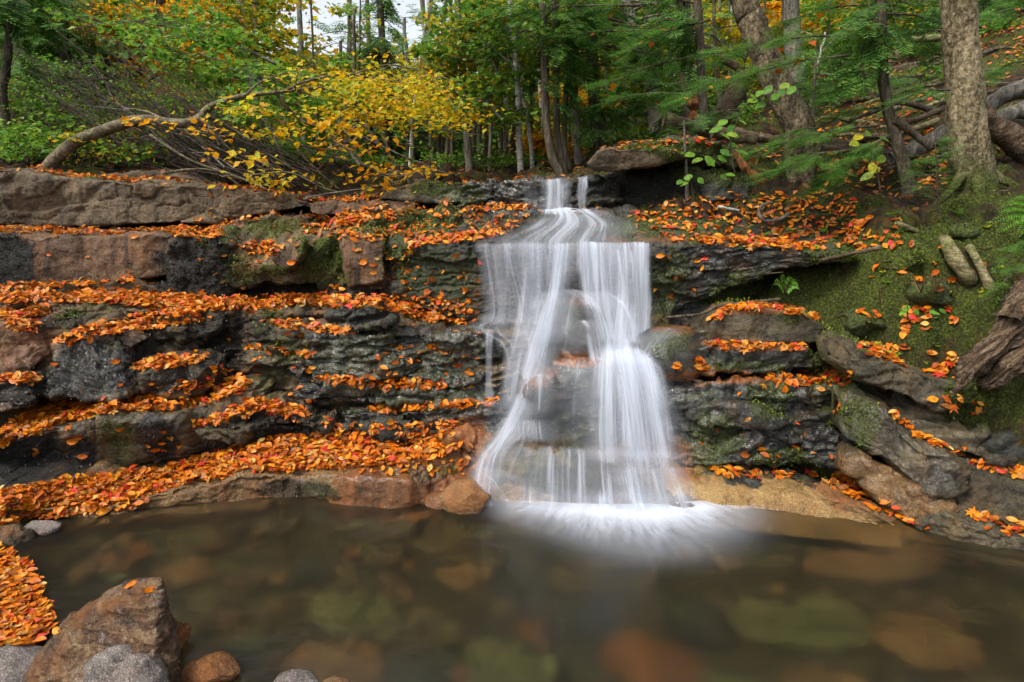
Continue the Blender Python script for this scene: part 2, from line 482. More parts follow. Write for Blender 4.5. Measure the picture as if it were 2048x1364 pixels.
def falling_mat():
    t = NT('falling_water')
    uv = t.n('ShaderNodeUVMap').outputs[0]
    at = t.n('ShaderNodeAttribute', attribute_name='dens')
    oi = t.n('ShaderNodeAttribute', attribute_name='phase')
    sx = t.n('ShaderNodeSeparateXYZ'); t.l(uv, sx.inputs[0])
    def coord(su, sv):
        c = t.n('ShaderNodeCombineXYZ')
        t.l(t.math('MULTIPLY', sx.outputs[0], su), c.inputs[0])
        t.l(t.math('MULTIPLY', sx.outputs[1], sv), c.inputs[1])
        t.l(oi.outputs['Fac'], c.inputs[2])
        return c.outputs[0]
    a = t.noise(coord(55, 1.3), 1, 3, .6)
    b = t.noise(coord(11, .5), 1, 3, .55)
    c = t.noise(coord(160, 3.0), 1, 2, .5)
    st = t.math('ADD', t.math('MULTIPLY', a, .26), t.math('ADD', t.math('MULTIPLY', b, .68), t.math('MULTIPLY', c, .06)))
    st = t.ramp(st, .34, .66)
    d = at.outputs['Fac']
    al = t.math('SUBTRACT', t.math('ADD', t.math('MULTIPLY', st, .95), t.math('MULTIPLY', d, 1.25)), .98)
    al = t.math('MINIMUM', t.math('MAXIMUM', t.math('MULTIPLY', al, .95), t.math('MULTIPLY', d, .26)), .88)
    al = t.math('MULTIPLY', al, t.ramp(d, 0, .10))
    df = t.n('ShaderNodeBsdfDiffuse'); df.inputs[0].default_value = (.63, .68, .78, 1)
    tl = t.n('ShaderNodeBsdfTranslucent'); tl.inputs[0].default_value = (.63, .68, .78, 1)
    m1 = t.n('ShaderNodeMixShader'); m1.inputs[0].default_value = .35
    t.l(df.outputs[0], m1.inputs[1]); t.l(tl.outputs[0], m1.inputs[2])
    tr = t.n('ShaderNodeBsdfTransparent')
    m2 = t.n('ShaderNodeMixShader'); t.l(al, m2.inputs[0])
    t.l(tr.outputs[0], m2.inputs[1]); t.l(m1.outputs[0], m2.inputs[2])
    t.l(m2.outputs[0], t.out.inputs[0])
    return t.m
M['fall'] = falling_mat()

def foam_mat():
    t = NT('pool_foam')
    uv = t.n('ShaderNodeUVMap').outputs[0]
    at = t.n('ShaderNodeAttribute', attribute_name='dens')
    a = t.noise(t.scale(uv, (34, 3.4, 1)), 1, 6, .68, dist=.4)
    b = t.noise(t.scale(uv, (8, 1.4, 1)), 1, 3, .6)
    f = t.math('ADD', t.math('MULTIPLY', a, .6), t.math('MULTIPLY', b, .4))
    d = at.outputs['Fac']
    al = t.math('ADD', d, t.math('MULTIPLY', t.math('SUBTRACT', f, .5), t.math('MULTIPLY', t.ramp(d, 0, .4), 1.15)))
    al = t.math('MULTIPLY', t.math('MINIMUM', t.math('MAXIMUM', al, 0), .95), t.ramp(d, 0, .12))
    df = t.n('ShaderNodeBsdfDiffuse'); df.inputs[0].default_value = (.63, .68, .78, 1)
    tr = t.n('ShaderNodeBsdfTransparent')
    m2 = t.n('ShaderNodeMixShader'); t.l(al, m2.inputs[0])
    t.l(tr.outputs[0], m2.inputs[1]); t.l(df.outputs[0], m2.inputs[2])
    t.l(m2.outputs[0], t.out.inputs[0])
    return t.m
M['foam'] = foam_mat()

def pool_mat():
    t = NT('pool_water')
    pos = t.pos()
    b = t.n('ShaderNodeBsdfRefraction'); b.inputs['Color'].default_value = (.90, .86, .70, 1)
    b.inputs['Roughness'].default_value = .44; b.inputs['IOR'].default_value = 1.25
    gl = t.n('ShaderNodeBsdfGlossy'); gl.inputs['Roughness'].default_value = .2
    gl.inputs['Color'].default_value = (.9, .92, .95, 1)
    fr = t.n('ShaderNodeFresnel'); fr.inputs[0].default_value = 1.33
    nb = t.bump(t.noise(t.scale(pos, (1, 1, 1)), 5, 3, .5), .25, .03)
    t.l(nb, gl.inputs['Normal']); t.l(nb, b.inputs['Normal']); t.l(nb, fr.inputs['Normal'])
    m = t.n('ShaderNodeMixShader'); t.l(fr.outputs[0], m.inputs[0])
    t.l(b.outputs[0], m.inputs[1]); t.l(gl.outputs[0], m.inputs[2])
    df = t.n('ShaderNodeBsdfDiffuse'); df.inputs[0].default_value = (.060, .062, .044, 1)   # silt and bubbles, plus the grey cast of reflections put into the colour
    m2 = t.n('ShaderNodeMixShader'); m2.inputs[0].default_value = .10
    t.l(b.outputs[0], m2.inputs[1]); t.l(df.outputs[0], m2.inputs[2])
    t.l(m2.outputs[0], m.inputs[1])
    t.l(m.outputs[0], t.out.inputs[0])
    return t.m
M['pool'] = pool_mat()
# ------------------------------------------------------------------ surface patches: 0 black moss and painted overhang shade, 1 green moss, 2 orange silt, 3 wet
PATCHES = [
 (0, 22, 525, 50, 75, 5.9, 1), (0, 375, 545, 66, 80, 6.05, 1), (0, 432, 520, 42, 62, 6.0, 1), (0, 165, 745, 105, 70, 4.85, 1),
 (0, 440, 690, 60, 70, 5.4, .8), (0, 50, 920, 85, 55, 4.5, 1), (0, 160, 905, 24, 55, 4.65, 1), (0, 318, 885, 40, 60, 4.75, 1),
 (0, 60, 790, 90, 25, 4.6, .9), (0, 420, 900, 60, 30, 4.9, .7), (0, 400, 480, 70, 25, 6.2, .7), (0, 350, 760, 60, 30, 5.0, .8),
 (0, 600, 580, 200, 18, 6.1, .9), (0, 560, 830, 120, 30, 5.2, .8), (0, 1290, 380, 110, 45, 6.9, .8), (0, 270, 690, 60, 40, 5.2, .7),  # includes the shade painted black under the overhanging blocks
 (0, 150, 640, 60, 14, 5.3, .7), (0, 520, 660, 40, 30, 5.5, .7), (0, 560, 745, 90, 20, 5.2, .6),
 (1, 640, 500, 42, 48, 5.85, 1), (1, 590, 550, 110, 30, 5.9, .5), (1, 560, 455, 70, 22, 6.4, .7), (1, 840, 440, 90, 42, 6.25, .75),
 (1, 870, 378, 70, 18, 7.0, .75), (1, 930, 395, 40, 20, 7.0, .7), (1, 800, 510, 36, 55, 5.8, .45), (1, 235, 868, 40, 50, 4.7, .5), (1, 540, 640, 26, 24, 5.5, .5),
 (1, 570, 700, 55, 26, 5.25, .45), (1, 545, 750, 40, 25, 5.3, .35), (1, 450, 480, 30, 30, 6.2, .6), (1, 760, 455, 70, 25, 6.2, .5), (1, 160, 624, 18, 7, 5.4, .9), (1, 195, 352, 32, 7, 6.9, .9),
 (1, 1850, 520, 240, 130, 4.85, 1), (1, 1580, 585, 170, 60, 5.4, .85), (1, 1340, 450, 130, 40, 5.8, .75), (1, 1900, 650, 160, 70, 4.5, 1), (1, 1990, 430, 110, 70, 5.1, 1),
 (1, 1980, 800, 90, 60, 4.25, 1), (1, 1680, 690, 70, 110, 5.05, .8), (1, 1330, 300, 100, 25, 6.7, .9), (1, 1450, 330, 120, 40, 6.9, .7), (1, 1700, 230, 160, 60, 9, .8),
 (1, 1960, 130, 120, 50, 9.5, .8), (1, 1560, 915, 70, 20, 4.75, .9), (1, 1420, 880, 60, 60, 4.75, .6), (1, 1540, 800, 50, 40, 4.75, .6), (1, 1330, 660, 40, 60, 5.1, .5), (1, 1480, 730, 80, 14, 4.95, .6),
 (1, 1660, 975, 40, 14, 4.3, .8), (1, 1730, 850, 22, 60, 4.4, .5), (0, 1890, 960, 60, 30, 4.05, .5), (0, 1980, 985, 60, 30, 3.95, .4), (0, 1600, 860, 120, 40, 4.75, .5), (0, 1560, 920, 120, 16, 4.7, .6), (1, 880, 950, 40, 12, 4.5, .4), (1, 850, 790, 150, 30, 5.1, .25), (1, 1720, 480, 60, 50, 5.25, .9),
 (1, 1100, 950, 130, 40, 4.45, .25), (1, 1660, 770, 40, 120, 4.85, .4),
 (1, 870, 560, 100, 70, 5.65, .35), (1, 720, 720, 110, 70, 5.2, .28), (1, 900, 720, 80, 60, 5.15, .3), (1, 1340, 560, 40, 70, 5.4, .4), (1, 1190, 850, 90, 60, 4.85, .3), (1, 470, 540, 40, 40, 5.9, .4), (1, 230, 900, 30, 40, 4.7, .3),
 (2, 1310, 925, 110, 45, 4.6, .6), (0, 1160, 965, 150, 42, 4.42, .75), (0, 590, 978, 90, 22, 4.5, .7), (1, 640, 975, 50, 20, 4.5, .35), (0, 1160, 830, 160, 70, 4.9, .5), (0, 1170, 660, 60, 50, 5.25, .5),
 (2, 1430, 748, 130, 14, 4.95, .9), (2, 1480, 690, 90, 9, 4.95, .9), (2, 1350, 652, 60, 14, 5.0, .8), (2, 1520, 616, 110, 12, 4.98, .8), (2, 1160, 722, 60, 14, 5.0, .8), (2, 1078, 752, 40, 14, 4.95, .6), (2, 1165, 596, 50, 12, 5.3, .5), (2, 940, 860, 40, 25, 4.75, .7),
 (2, 1300, 478, 120, 8, 5.5, .5), (2, 60, 690, 60, 60, 4.85, .35), (2, 930, 970, 60, 40, 4.45, .5), (2, 1700, 1000, 60, 16, 4.2, .4),
 (3, 1130, 700, 360, 420, 5.0, 1), (3, 1500, 830, 260, 170, 4.8, .8), (3, 750, 960, 180, 70, 4.5, 1), (3, 1000, 400, 160, 60, 6.8, 1), (3, 700, 740, 250, 120, 5.2, .8), (3, 1500, 530, 230, 60, 5.3, .7), (3, 1820, 900, 160, 150, 4.1, .6), (3, 200, 800, 250, 200, 4.8, .5),
]
_PC = [(k, P(px, py, Y), np.array([rx * Y / FPX, .45 + .1 * rx * Y / FPX, ry * Y / FPX]), s) for k, px, py, rx, ry, Y, s in PATCHES]

def patch_attr(me, world):
    w = np.zeros((len(world), 4))
    nz = fbm(world * 5.0, 4, 91) * .55
    nf = fbm(world * 24.0, 2, 55) * .2
    for k, c, r, s in _PC:
        d2 = np.sqrt((((world - c) / r) ** 2).sum(1)) + (nz if k < 3 else 0) + (nf if k < 2 else 0)
        v = s * sstep(1.12, .8, d2) if k < 3 else s * sstep(1.1, .6, d2)
        w[:, k] = np.maximum(w[:, k], v)
    w[:, 1] *= sstep(-.60, -.12, fbm(world * 2.6, 4, 77))
    a = me.attributes.new('pat', 'FLOAT_COLOR', 'POINT')
    a.data.foreach_set('color', w.astype(np.float32).ravel())
    return w

SURF_V, SURF_F, SURF_N, SURF_PAT = [], [], 0, []
def register(world, tris):
    global SURF_N
    SURF_V.append(world); SURF_F.append(tris + SURF_N); SURF_N += len(world)

STYLE = {  # block size (x, y, z), block amplitude, crack depth, broad, medium and fine relief
 'block': ((.55, .5, .17), .065, .034, .04, .013, .009),
 'slate': ((.40, .4, .10), .060, .030, .035, .012, .010),
 'face':  ((.9, .8, .50), .045, .026, .04, .010, .007),
 'smooth': ((.8, .8, .5), .012, .004, .05, .016, .004),
 'lump':  ((.35, .35, .25), .040, .012, .07, .035, .010),
 'wet': ((.50, .5, .26), .045, .020, .05, .016, .014),
 'sharp': ((.16, .3, .05), .012, .008, .010, .014, .007),
 'schist': ((.5, .3, .12), .035, .018, .035, .012, .010),
}
BED = {'block': (.13, .066), 'slate': (.085, .054), 'face': (.30, .026), 'wet': (.17, .032), 'schist': (.06, .026), 'lump': (.16, .015)}
def relief(world, nrm, style, seed):
    (bx, by, bz), ba, cr, bro, med, fin = STYLE[style]
    q = world + np.stack([fbm(world * 1.7, 3, seed + 1), fbm(world * 1.7, 3, seed + 2), fbm(world * 2.2, 3, seed + 3) * .5], 1) * .16
    q = q + np.stack([0 * q[:, 0], 0 * q[:, 0], q[:, 0] * -.05], 1)
    f1, f2, idh, cen = voronoi(q / np.array([bx, by, bz]) + seed * 3.7, seed)
    off = (idh & 1023) / 511.5 - 1
    tilt = (((idh >> 10) & 1023) / 511.5 - 1) * (q[:, 0] / bx + seed * 3.7 - cen[:, 0]) + (((idh >> 20) & 1023) / 511.5 - 1) * (q[:, 2] / bz + seed * 3.7 - cen[:, 2])
    edge = sstep(.16, .0, f2 - f1)
    d = ba * (off * .8 + tilt * .8) * (1 - edge * .5) - cr * edge
    sc2 = np.array([max(.09, bx * .28), max(.09, by * .28), max(.045, bz * .4)])
    g1, g2, idg, ceg = voronoi(q / sc2 + seed * 1.3, seed + 50)
    t2 = (((idg >> 10) & 1023) / 511.5 - 1) * (q[:, 0] / sc2[0] + seed * 1.3 - ceg[:, 0]) + (((idg >> 20) & 1023) / 511.5 - 1) * (q[:, 2] / sc2[2] + seed * 1.3 - ceg[:, 2])
    d = d + ba * .45 * (((idg & 1023) / 511.5 - 1) * .6 + t2 * .9) - cr * .3 * sstep(.14, 0, g2 - g1)
    if style in BED:
        bh, am = BED[style]
        zz = (q[:, 2] + .05 * fbm(world * np.array([1.3, 1.3, .4]), 3, seed + 31) + q[:, 0] * -.04) / bh
        zz = zz + .35 * np.sin(zz * 1.9 + seed)
        bi = np.floor(zz); bf = zz - bi
        o1 = noise3(np.stack([world[:, 0] * 1.6, world[:, 1] * .8, bi * 5.37 + seed], 1), seed + 33) * 1.6
        xb = np.floor(world[:, 0] / (bh * 3.2) + _hash(bi.astype(int), bi.astype(int) * 3, bi.astype(int), seed) % 97 / 97.)
        o2 = (_hash(bi.astype(int), xb.astype(int), xb.astype(int) * 7, seed + 2) & 1023) / 511.5 - 1
        d = d + am * (o1 * .75 + o2 * .45) - am * .55 * sstep(.16, .0, bf) + am * .2 * bf
    d = d + fin * (1 - 3.2 * np.abs(noise3(world * 21, seed + 21))) * .8
    d = d + bro * fbm(world * 2.2, 3, seed + 7) + med * fbm(world * 8, 4, seed + 9, .55) + fin * fbm(world * 36, 3, seed + 11, .6)
    return world + nrm * d[:, None]

def finish_rock(name, me, style, seed, label, cat, group=None, mat=None):
    w = verts_of(me); nn = normals_of(me)
    w2 = relief(w, nn, style, seed)
    me.vertices.foreach_set('co', w2.astype(np.float32).ravel()); me.update()
    pw = patch_attr(me, w2)
    register(w2, tris_of(me)); SURF_PAT.append(pw)
    o = centred(name, me)
    tag(o, label, cat, group, 'thing')
    return o

def ledge(name, label, st, mat='brown', style='block', back=.5, rise=.08, sink=0., endr=.07, rnd=1, res=.016, cat=None, seed=None):
    seed = seed if seed is not None else (abs(int(st[0][0] * 7 + st[0][1] * 13)) % 997)
    A = np.array([P(s[0], s[3], s[4]) for s in st]) - np.array([0, 0, sink])
    B = np.array([P(s[0], s[1], s[2]) for s in st])
    L = np.concatenate([[0], np.cumsum(np.linalg.norm(np.diff(B, axis=0), axis=1))])
    nu = max(6, int(L[-1] / res))
    lu = np.linspace(0, L[-1], nu)
    A = np.stack([np.interp(lu, L, A[:, k]) for k in range(3)], 1)
    B = np.stack([np.interp(lu, L, B[:, k]) for k in range(3)], 1)
    for arr in (A, B):
        for _ in range(2):
            arr[1:-1] = .25 * arr[:-2] + .5 * arr[1:-1] + .25 * arr[2:]
    jag = fbm(B * np.array([3.5, 1.5, 0]) + seed, 4, 71, .6)
    B[:, 2] += .045 * jag; B[:, 1] += .06 * fbm(B * np.array([2.7, 1.5, 0]) + seed, 4, 73, .6)
    hmax = np.linalg.norm(A - B, axis=1).max()
    nf = max(5, int(hmax / res))
    tb = [0]; s = res
    while tb[-1] < back:
        tb.append(tb[-1] + s); s = min(s * 1.08, .05)
    tb = np.array(tb[1:]); tb = tb / tb[-1]
    rows = []
    bdir = np.array([0, back, rise * back])
    for k in (1., .6, .25): rows.append(A + np.array([0, back * k, 0]))
    for k in np.linspace(0, 1, nf): rows.append(A * (1 - k) + B * k)
    for k in tb: rows.append(B + bdir * k)
    G = np.stack(rows, 1)
    for _ in range(rnd):
        G[:, 1:-1] = .25 * G[:, :-2] + .5 * G[:, 1:-1] + .25 * G[:, 2:]
    nv = G.shape[1]
    caps0, caps1 = [], []
    for th in np.linspace(0, math.pi / 2, 6)[1:]:
        for ring, lst, sg in ((G[0], caps0, -1), (G[-1], caps1, 1)):
            c = ring.mean(0)
            lst.append(c + (ring - c) * max(.04, math.cos(th)) + np.array([sg * endr * math.sin(th), 0, 0]))
    G = np.concatenate([np.array(caps0[::-1]), G, np.array(caps1)])
    nu = len(G)
    ii, jj = np.meshgrid(np.arange(nu - 1), np.arange(nv), indexing='ij')
    j2 = (jj + 1) % nv
    F = np.stack([ii * nv + jj, (ii + 1) * nv + jj, (ii + 1) * nv + j2, ii * nv + j2], -1).reshape(-1, 4)
    me = mesh(name, G.reshape(-1, 3), F, M[mat])
    return finish_rock(name, me, style, seed, label, cat or name.split('_')[-1], mat=mat)

def remeshed(V, F_or_none, voxel, hulls=None):
    me = bpy.data.meshes.new('tmp')
    bm = bmesh.new()
    for pts in hulls:
        vs = [bm.verts.new(tuple(p)) for p in pts]
        r = bmesh.ops.convex_hull(bm, input=vs)
        dead = list({g for g in r['geom_interior'] + r['geom_unused'] if isinstance(g, bmesh.types.BMVert)})
        bmesh.ops.delete(bm, geom=dead, context='VERTS')
    bmesh.ops.recalc_face_normals(bm, faces=bm.faces)
    bm.to_mesh(me); bm.free()
    o = bpy.data.objects.new('tmp', me); COL.objects.link(o)
    md = o.modifiers.new('r', 'REMESH'); md.mode = 'VOXEL'; md.voxel_size = voxel
    dg = bpy.context.evaluated_depsgraph_get()
    ev = o.evaluated_get(dg)
    m2 = bpy.data.meshes.new_from_object(ev)
    bpy.data.objects.remove(o); bpy.data.meshes.remove(me)
    bm = bmesh.new(); bm.from_mesh(m2)
    for _ in range(2):
        bmesh.ops.smooth_vert(bm, verts=bm.verts, factor=.5, use_axis_x=True, use_axis_y=True, use_axis_z=True)
    bm.to_mesh(m2); bm.free()
    m2.polygons.foreach_set('use_smooth', np.full(len(m2.polygons), True))
    return m2

def hull_rock(name, label, pts, mat='brown', style='lump', voxel=.016, cat=None, extra=None, seed=3):
    """Rock that fills the convex hull of (px, py, Y) corners; pts may hold several hulls."""
    hulls = pts if isinstance(pts[0][0], (tuple, list)) else [pts]
    hulls = [[P(*q) for q in h] for h in hulls]
    me = remeshed(None, None, voxel, hulls)
    me.materials.clear(); me.materials.append(M[mat])
    return finish_rock(name, me, style, seed, label, cat or name.split('_')[-1])

def round_rock(name, label, px, py, Y, size, mat, style='smooth', seed=1, cat='boulder', rot=0., group=None, angular=.35, res=4):
    bm = bmesh.new()
    bmesh.ops.create_icosphere(bm, subdivisions=res, radius=1)
    me = bpy.data.meshes.new(name); bm.to_mesh(me); bm.free()
    d = verts_of(me)
    rr = np.random.default_rng(seed)
    n = rr.normal(size=(9, 3)); n /= np.linalg.norm(n, axis=1)[:, None]
    h = rr.uniform(.72, 1.0, 9)
    den = d @ n.T
    rad = np.where(den > .05, h / np.maximum(den, .05), 9).min(1)
    rad = (1 - angular) * 1 + angular * np.minimum(rad, 1.25)
    v = d * rad[:, None] * np.array(size)
    c, s = math.cos(rot), math.sin(rot)
    v = v @ np.array([[c, s, 0], [-s, c, 0], [0, 0, 1]])
    v = v + (P(px, py, Y) if Y is not None else np.array(px))
    me.vertices.foreach_set('co', v.astype(np.float32).ravel()); me.update()
    me.polygons.foreach_set('use_smooth', np.full(len(me.polygons), True))
    me.materials.append(M[mat])
    return finish_rock(name, me, style, seed, label, cat, group)

# ------------------------------------------------------------------ ground: one sheet through control points
GP = [  # (px, py, Y)
 (1300,470,5.75),(1450,462,5.8),(1650,470,5.7),(1300,415,6.6),(1450,398,6.8),(1650,402,6.4),(1750,470,5.35),(1780,385,6.3),(1850,420,5.35),(1950,372,5.6),(2048,400,5.2),(2250,370,5.0),
 (1850,480,5.0),(1950,470,4.9),(2048,480,4.7),(1800,545,4.95),(1900,560,4.75),(2000,560,4.6),(2100,560,4.4),(1560,570,5.55),(1680,560,5.35),(1720,640,5.0),(1850,640,4.65),(2000,650,4.45),(2100,680,4.15),
 (1680,720,5.1),(1800,712,4.75),(1950,765,4.45),(2048,790,4.2),(2250,800,3.9),(1780,800,4.75),(1900,815,4.55),(2048,890,4.25),(1690,900,4.95),(1800,930,4.6),(1950,1000,4.2),(2100,1050,3.95),
 (1250,345,7.6),(1500,320,7.2),(1700,335,7.0),(1850,305,7.0),(1750,235,8.5),(1600,262,8.5),(1480,282,8.0),(1400,275,8.5),(1300,315,8.3),(2048,180,8.5),(2048,70,10),(1850,120,11),(1700,190,10.5),(1580,225,11),(2048,290,7.0),
 (0,337,7.4),(200,346,7.7),(400,374,7.8),(600,392,7.8),(0,260,9),(-200,240,8),(0,190,12),(200,235,12),(400,290,12),(600,335,12),(-300,60,12),
 (800,368,8),(950,360,9),(1100,353,8.5),(1100,345,14),(900,348,14),(700,338,14),
 (1320,620,5.8),(1500,620,5.75),(1320,700,5.5),(1500,700,5.35),(1350,930,5.15),(1550,930,5.1),
]
pts = [P(*g) for g in GP]
for px in (-400, -150, 100, 300, 500, 700, 900, 1080):
    pts += [P(px, 585, 6.6 - (.4 if px < 0 else 0)), P(px, 450, 7.2), P(px, 810, 5.75), P(px, 900, 5.45)]
for px in (-150, 100, 300, 500, 700, 900, 1100, 1300, 1500):
    pts += [np.array([P(px, 990, 4.75)[0], 4.85, -.1])]
pts += [P(1080, 585, 6.3), P(1200, 560, 6.2), P(1200, 700, 5.6), P(1200, 470, 6.6), P(1200, 415, 7.2)]
for x in np.arange(-2.4, 3.3, .8):
    for y in (2.4, 3.1, 3.8): 
        pts.append(np.array([x, y, -.46 + .10 * math.sin(x * 2.1 + y) + (.10 if y > 3.5 else 0)]))
pts += [onz(-60, 1090, .05), onz(-120, 1180, .12), onz(-60, 1270, .06), onz(60, 1290, -.04), onz(-200, 1350, .2), np.array([-4.2, 3.2, .5]), np.array([-5.5, 2.2, .8]), np.array([3.6, 2.8, .2]), np.array([4.6, 3.2, 1.0]), np.array([5, 1.5, .6])]
for x in (-4, -2, 0, 2, 4): pts += [np.array([x, .8, -.1 + .05 * abs(x)]), np.array([x, -2, .2])]
pts += [np.array(q, float) for q in [(-10,10,5.2),(-14,14,9),(0,22,4.0),(-6,22,5.6),(7,20,6.0),(-14,26,9),(14,22,9.5),(0,40,5.5),(-20,45,11),(20,45,13),(0,90,8),(-60,60,20),(60,60,24),(-25,6,9),(25,6,9),(11,9,6.0),(14,14,8.5),(-12,-10,2),(12,-10,2),(0,-25,0),(-60,-40,4),(60,-40,4),(-60,90,22),(60,90,26)]]
GPT = np.array(pts)
_K = np.linalg.norm(GPT[:, None, :2] - GPT[None, :, :2], axis=2)
_Wg = np.linalg.solve(np.block([[_K - np.eye(len(GPT)) * .02, np.ones((len(GPT), 1))], [np.ones((1, len(GPT))), np.zeros((1, 1))]]), np.concatenate([GPT[:, 2], [0]]))
def ground_z(x, y):
    x = np.atleast_1d(np.asarray(x, float)); y = np.atleast_1d(np.asarray(y, float))
    out = np.empty(len(x))
    for s in range(0, len(x), 20000):
        d = np.hypot(x[s:s + 20000, None] - GPT[:, 0], y[s:s + 20000, None] - GPT[:, 1])
        out[s:s + 20000] = d @ _Wg[:-1] + _Wg[-1]
    return out
def axis(lo, hi, a, b, step):
    mid = list(np.arange(a, b, step)); s = step
    while mid[-1] < hi: s *= 1.12; mid.append(mid[-1] + s)
    s = step
    while mid[0] > lo: s *= 1.12; mid.insert(0, mid[0] - s)
    return np.array(mid)
gx, gy = axis(-120, 120, -4.6, 5.0, .035), axis(-60, 160, 2.0, 8.2, .035)
GX, GY = np.meshgrid(gx, gy, indexing='ij')
gz = ground_z(GX.ravel(), GY.ravel())
gw = np.stack([GX.ravel(), GY.ravel(), gz], 1)
near = np.exp(-np.maximum(0, np.hypot(gw[:, 0], gw[:, 1] - 5) - 6) / 8)
pool = sstep(.02, -.2, gz)
gw[:, 2] += (fbm(gw * 3.0, 5, 41) * .20 + fbm(gw * 10, 4, 43) * .07 * near) * (1 - .5 * pool) + fbm(gw * .35, 3, 47) * .9 * (1 - near)
_m = (gw[:, 1] > 3.6) & (gw[:, 1] < 7) & (gw[:, 0] > .9) & (gw[:, 0] < 5.5)
_f1, _f2, _i, _c = voronoi(gw[_m] * np.array([5.2, 5.2, 5.2]) + fbm(gw[_m] * 4, 2, 3)[:, None], 12)
gw[_m, 2] += .085 * (1 - np.clip(_f1, 0, 1)) * (((_i & 255) / 255.) * 1.1 - .1) + .06 * fbm(gw[_m] * 16, 3, 14) + .16 * fbm(gw[_m] * 2.4, 3, 15)
nu, nv = len(gx), len(gy)
ii, jj = np.meshgrid(np.arange(nu - 1), np.arange(nv - 1), indexing='ij')
GF = np.stack([ii * nv + jj, (ii + 1) * nv + jj, (ii + 1) * nv + jj + 1, ii * nv + jj + 1], -1).reshape(-1, 4)
me = mesh('ground', gw, GF, M['ground'])
wv = patch_attr(me, gw)
# silt on the pool floor
wv[:, 2] = np.maximum(wv[:, 2], pool); wv[:, 1] *= (1 - pool)
me.attributes['pat'].data.foreach_set('color', wv.astype(np.float32).ravel())
register(gw, tris_of(me)); SURF_PAT.append(wv)
tag(link(bpy.data.objects.new('ground', me)), kind='structure')
GROUND_PAT = wv

# ------------------------------------------------------------------ left bank rocks
X = ledge
M['golden'] = rock_mat('golden_wet_granite', (.06, .03, .01), (.24, .14, .045), (.42, .28, .11), stain=(.34, .11, .02), stain_amt=.4, streak=.1, moss=.05, rough=.4, layered=.2, crack=.15, speck=.8)
X('rock_ledge', 'long pale brown ledge forming the top left step above the leaf strips', [(-120,338,6.3,456,6.35),(0,340,6.4,454,6.45),(60,351,6.5,453,6.55),(130,358,6.6,452,6.6),(230,363,6.65,450,6.65),(330,369,6.7,448,6.7),(450,377,6.8,440,6.8),(540,387,6.9,422,6.9),(610,402,7,412,7)], 'tan', 'face', .7, .10, seed=11)
X('rock_slab', 'low rounded brown slab lying on the back of the top left ledge', [(170,356,7.3,378,7.3),(260,342,7.3,382,7.3),(330,343,7.35,388,7.3),(380,353,7.4,388,7.4),(420,372,7.4,392,7.4)], 'tan', 'smooth', .5, .05)
X('rock_ledge', 'rusty red stained ledge with vertical dark streaks, second step at left', [(-120,467,5.75,582,5.75),(0,470,5.85,575,5.85),(70,472,5.9,577,5.9),(140,473,6.0,575,6),(220,473,6.05,568,6.05),(300,470,6.1,558,6.1),(345,470,6.15,552,6.15),(385,482,6.2,578,6.15)], 'rust', 'smooth', .75, .07, rnd=2, seed=23)
X('rock_slab', 'thin low slab at the foot of the rusty streaked ledge', [(-120,584,5.6,602,5.6),(60,580,5.75,602,5.75),(140,572,5.85,597,5.85),(230,564,5.9,594,5.95),(270,562,6.0,592,6.0),(360,574,6.1,597,6.1),(420,582,6.1,598,6.1)], 'brown', 'smooth', .45, .05)
X('rock_block', 'bulging block hung with black moss beside the rusty streaked ledge', [(335,482,6.12,580,6.1),(380,474,6.0,592,6.05),(430,480,5.93,594,6.05),(466,494,6.0,588,6.1),(480,505,6.1,585,6.2)], 'brown', 'lump', .5, .2)
X('rock_block', 'olive green undercut block left of the bright moss patch', [(458,512,5.95,572,6.1),(500,524,5.88,570,6.02),(545,534,5.82,568,5.98),(600,526,5.82,564,5.98),(650,486,5.88,572,6.0)], 'brown', 'face', .8, .42, seed=31)
X('rock_ledge', 'long recessed dark band under the overhanging blocks above the leaf shelf', [(440,560,6.25,600,6.2),(560,560,6.25,602,6.2),(700,566,6.2,602,6.15),(800,575,6.15,606,6.1)], 'brown', 'slate', .4, .0)
X('rock_slab', 'purplish flat slab on top of the bank beneath the fallen branches', [(395,462,6.5,490,6.5),(470,437,6.5,490,6.4),(540,429,6.55,480,6.4),(600,430,6.6,470,6.5)], 'rust', 'face', .6, .08)
hull_rock('rock_slab', 'tilted angular reddish slab leaning beside the bright moss', [(548,508,5.72),(612,478,5.78),(597,520,5.70),(568,540,5.70),(543,512,5.75),(560,490,6.0),(620,476,6.1),(610,520,6.0),(570,545,6.0)], 'rust', 'smooth', .014, seed=5)
hull_rock('rock_block', 'upright brown block with a mossy right edge above the long leaf shelf', [(683,478,5.75),(700,464,5.8),(756,458,5.8),(774,482,5.72),(768,560,5.74),(700,572,5.78),(690,520,5.72),(690,470,6.3),(770,455,6.4),(770,575,6.3),(690,575,6.3)], 'rust', 'smooth', .016, seed=9)
hull_rock('rock_block', 'low cracked brown block under the upright brown block', [(680,560,5.88),(775,556,5.85),(772,578,5.86),(720,592,5.9),(690,580,5.9),(690,560,6.3),(780,560,6.3),(760,590,6.3)], 'brown', 'lump', .016, seed=12)
X('rock_block', 'moss covered rounded block between bright moss and upright brown block', [(640,495,5.92,575,6.0),(662,478,5.9,585,6.0),(690,474,5.9,590,6.0),(715,480,5.95,590,6.05)], 'brown', 'lump', .6, .3)
X('boulder', 'dark mossy boulder with a leaf trail on top left of the water slab', [(690,474,6.1,505,6.1),(740,446,6.2,495,6.1),(800,430,6.3,492,6.1),(870,424,6.35,492,6.05),(920,445,6.35,492,6.1)], 'brown', 'lump', .5, .12)
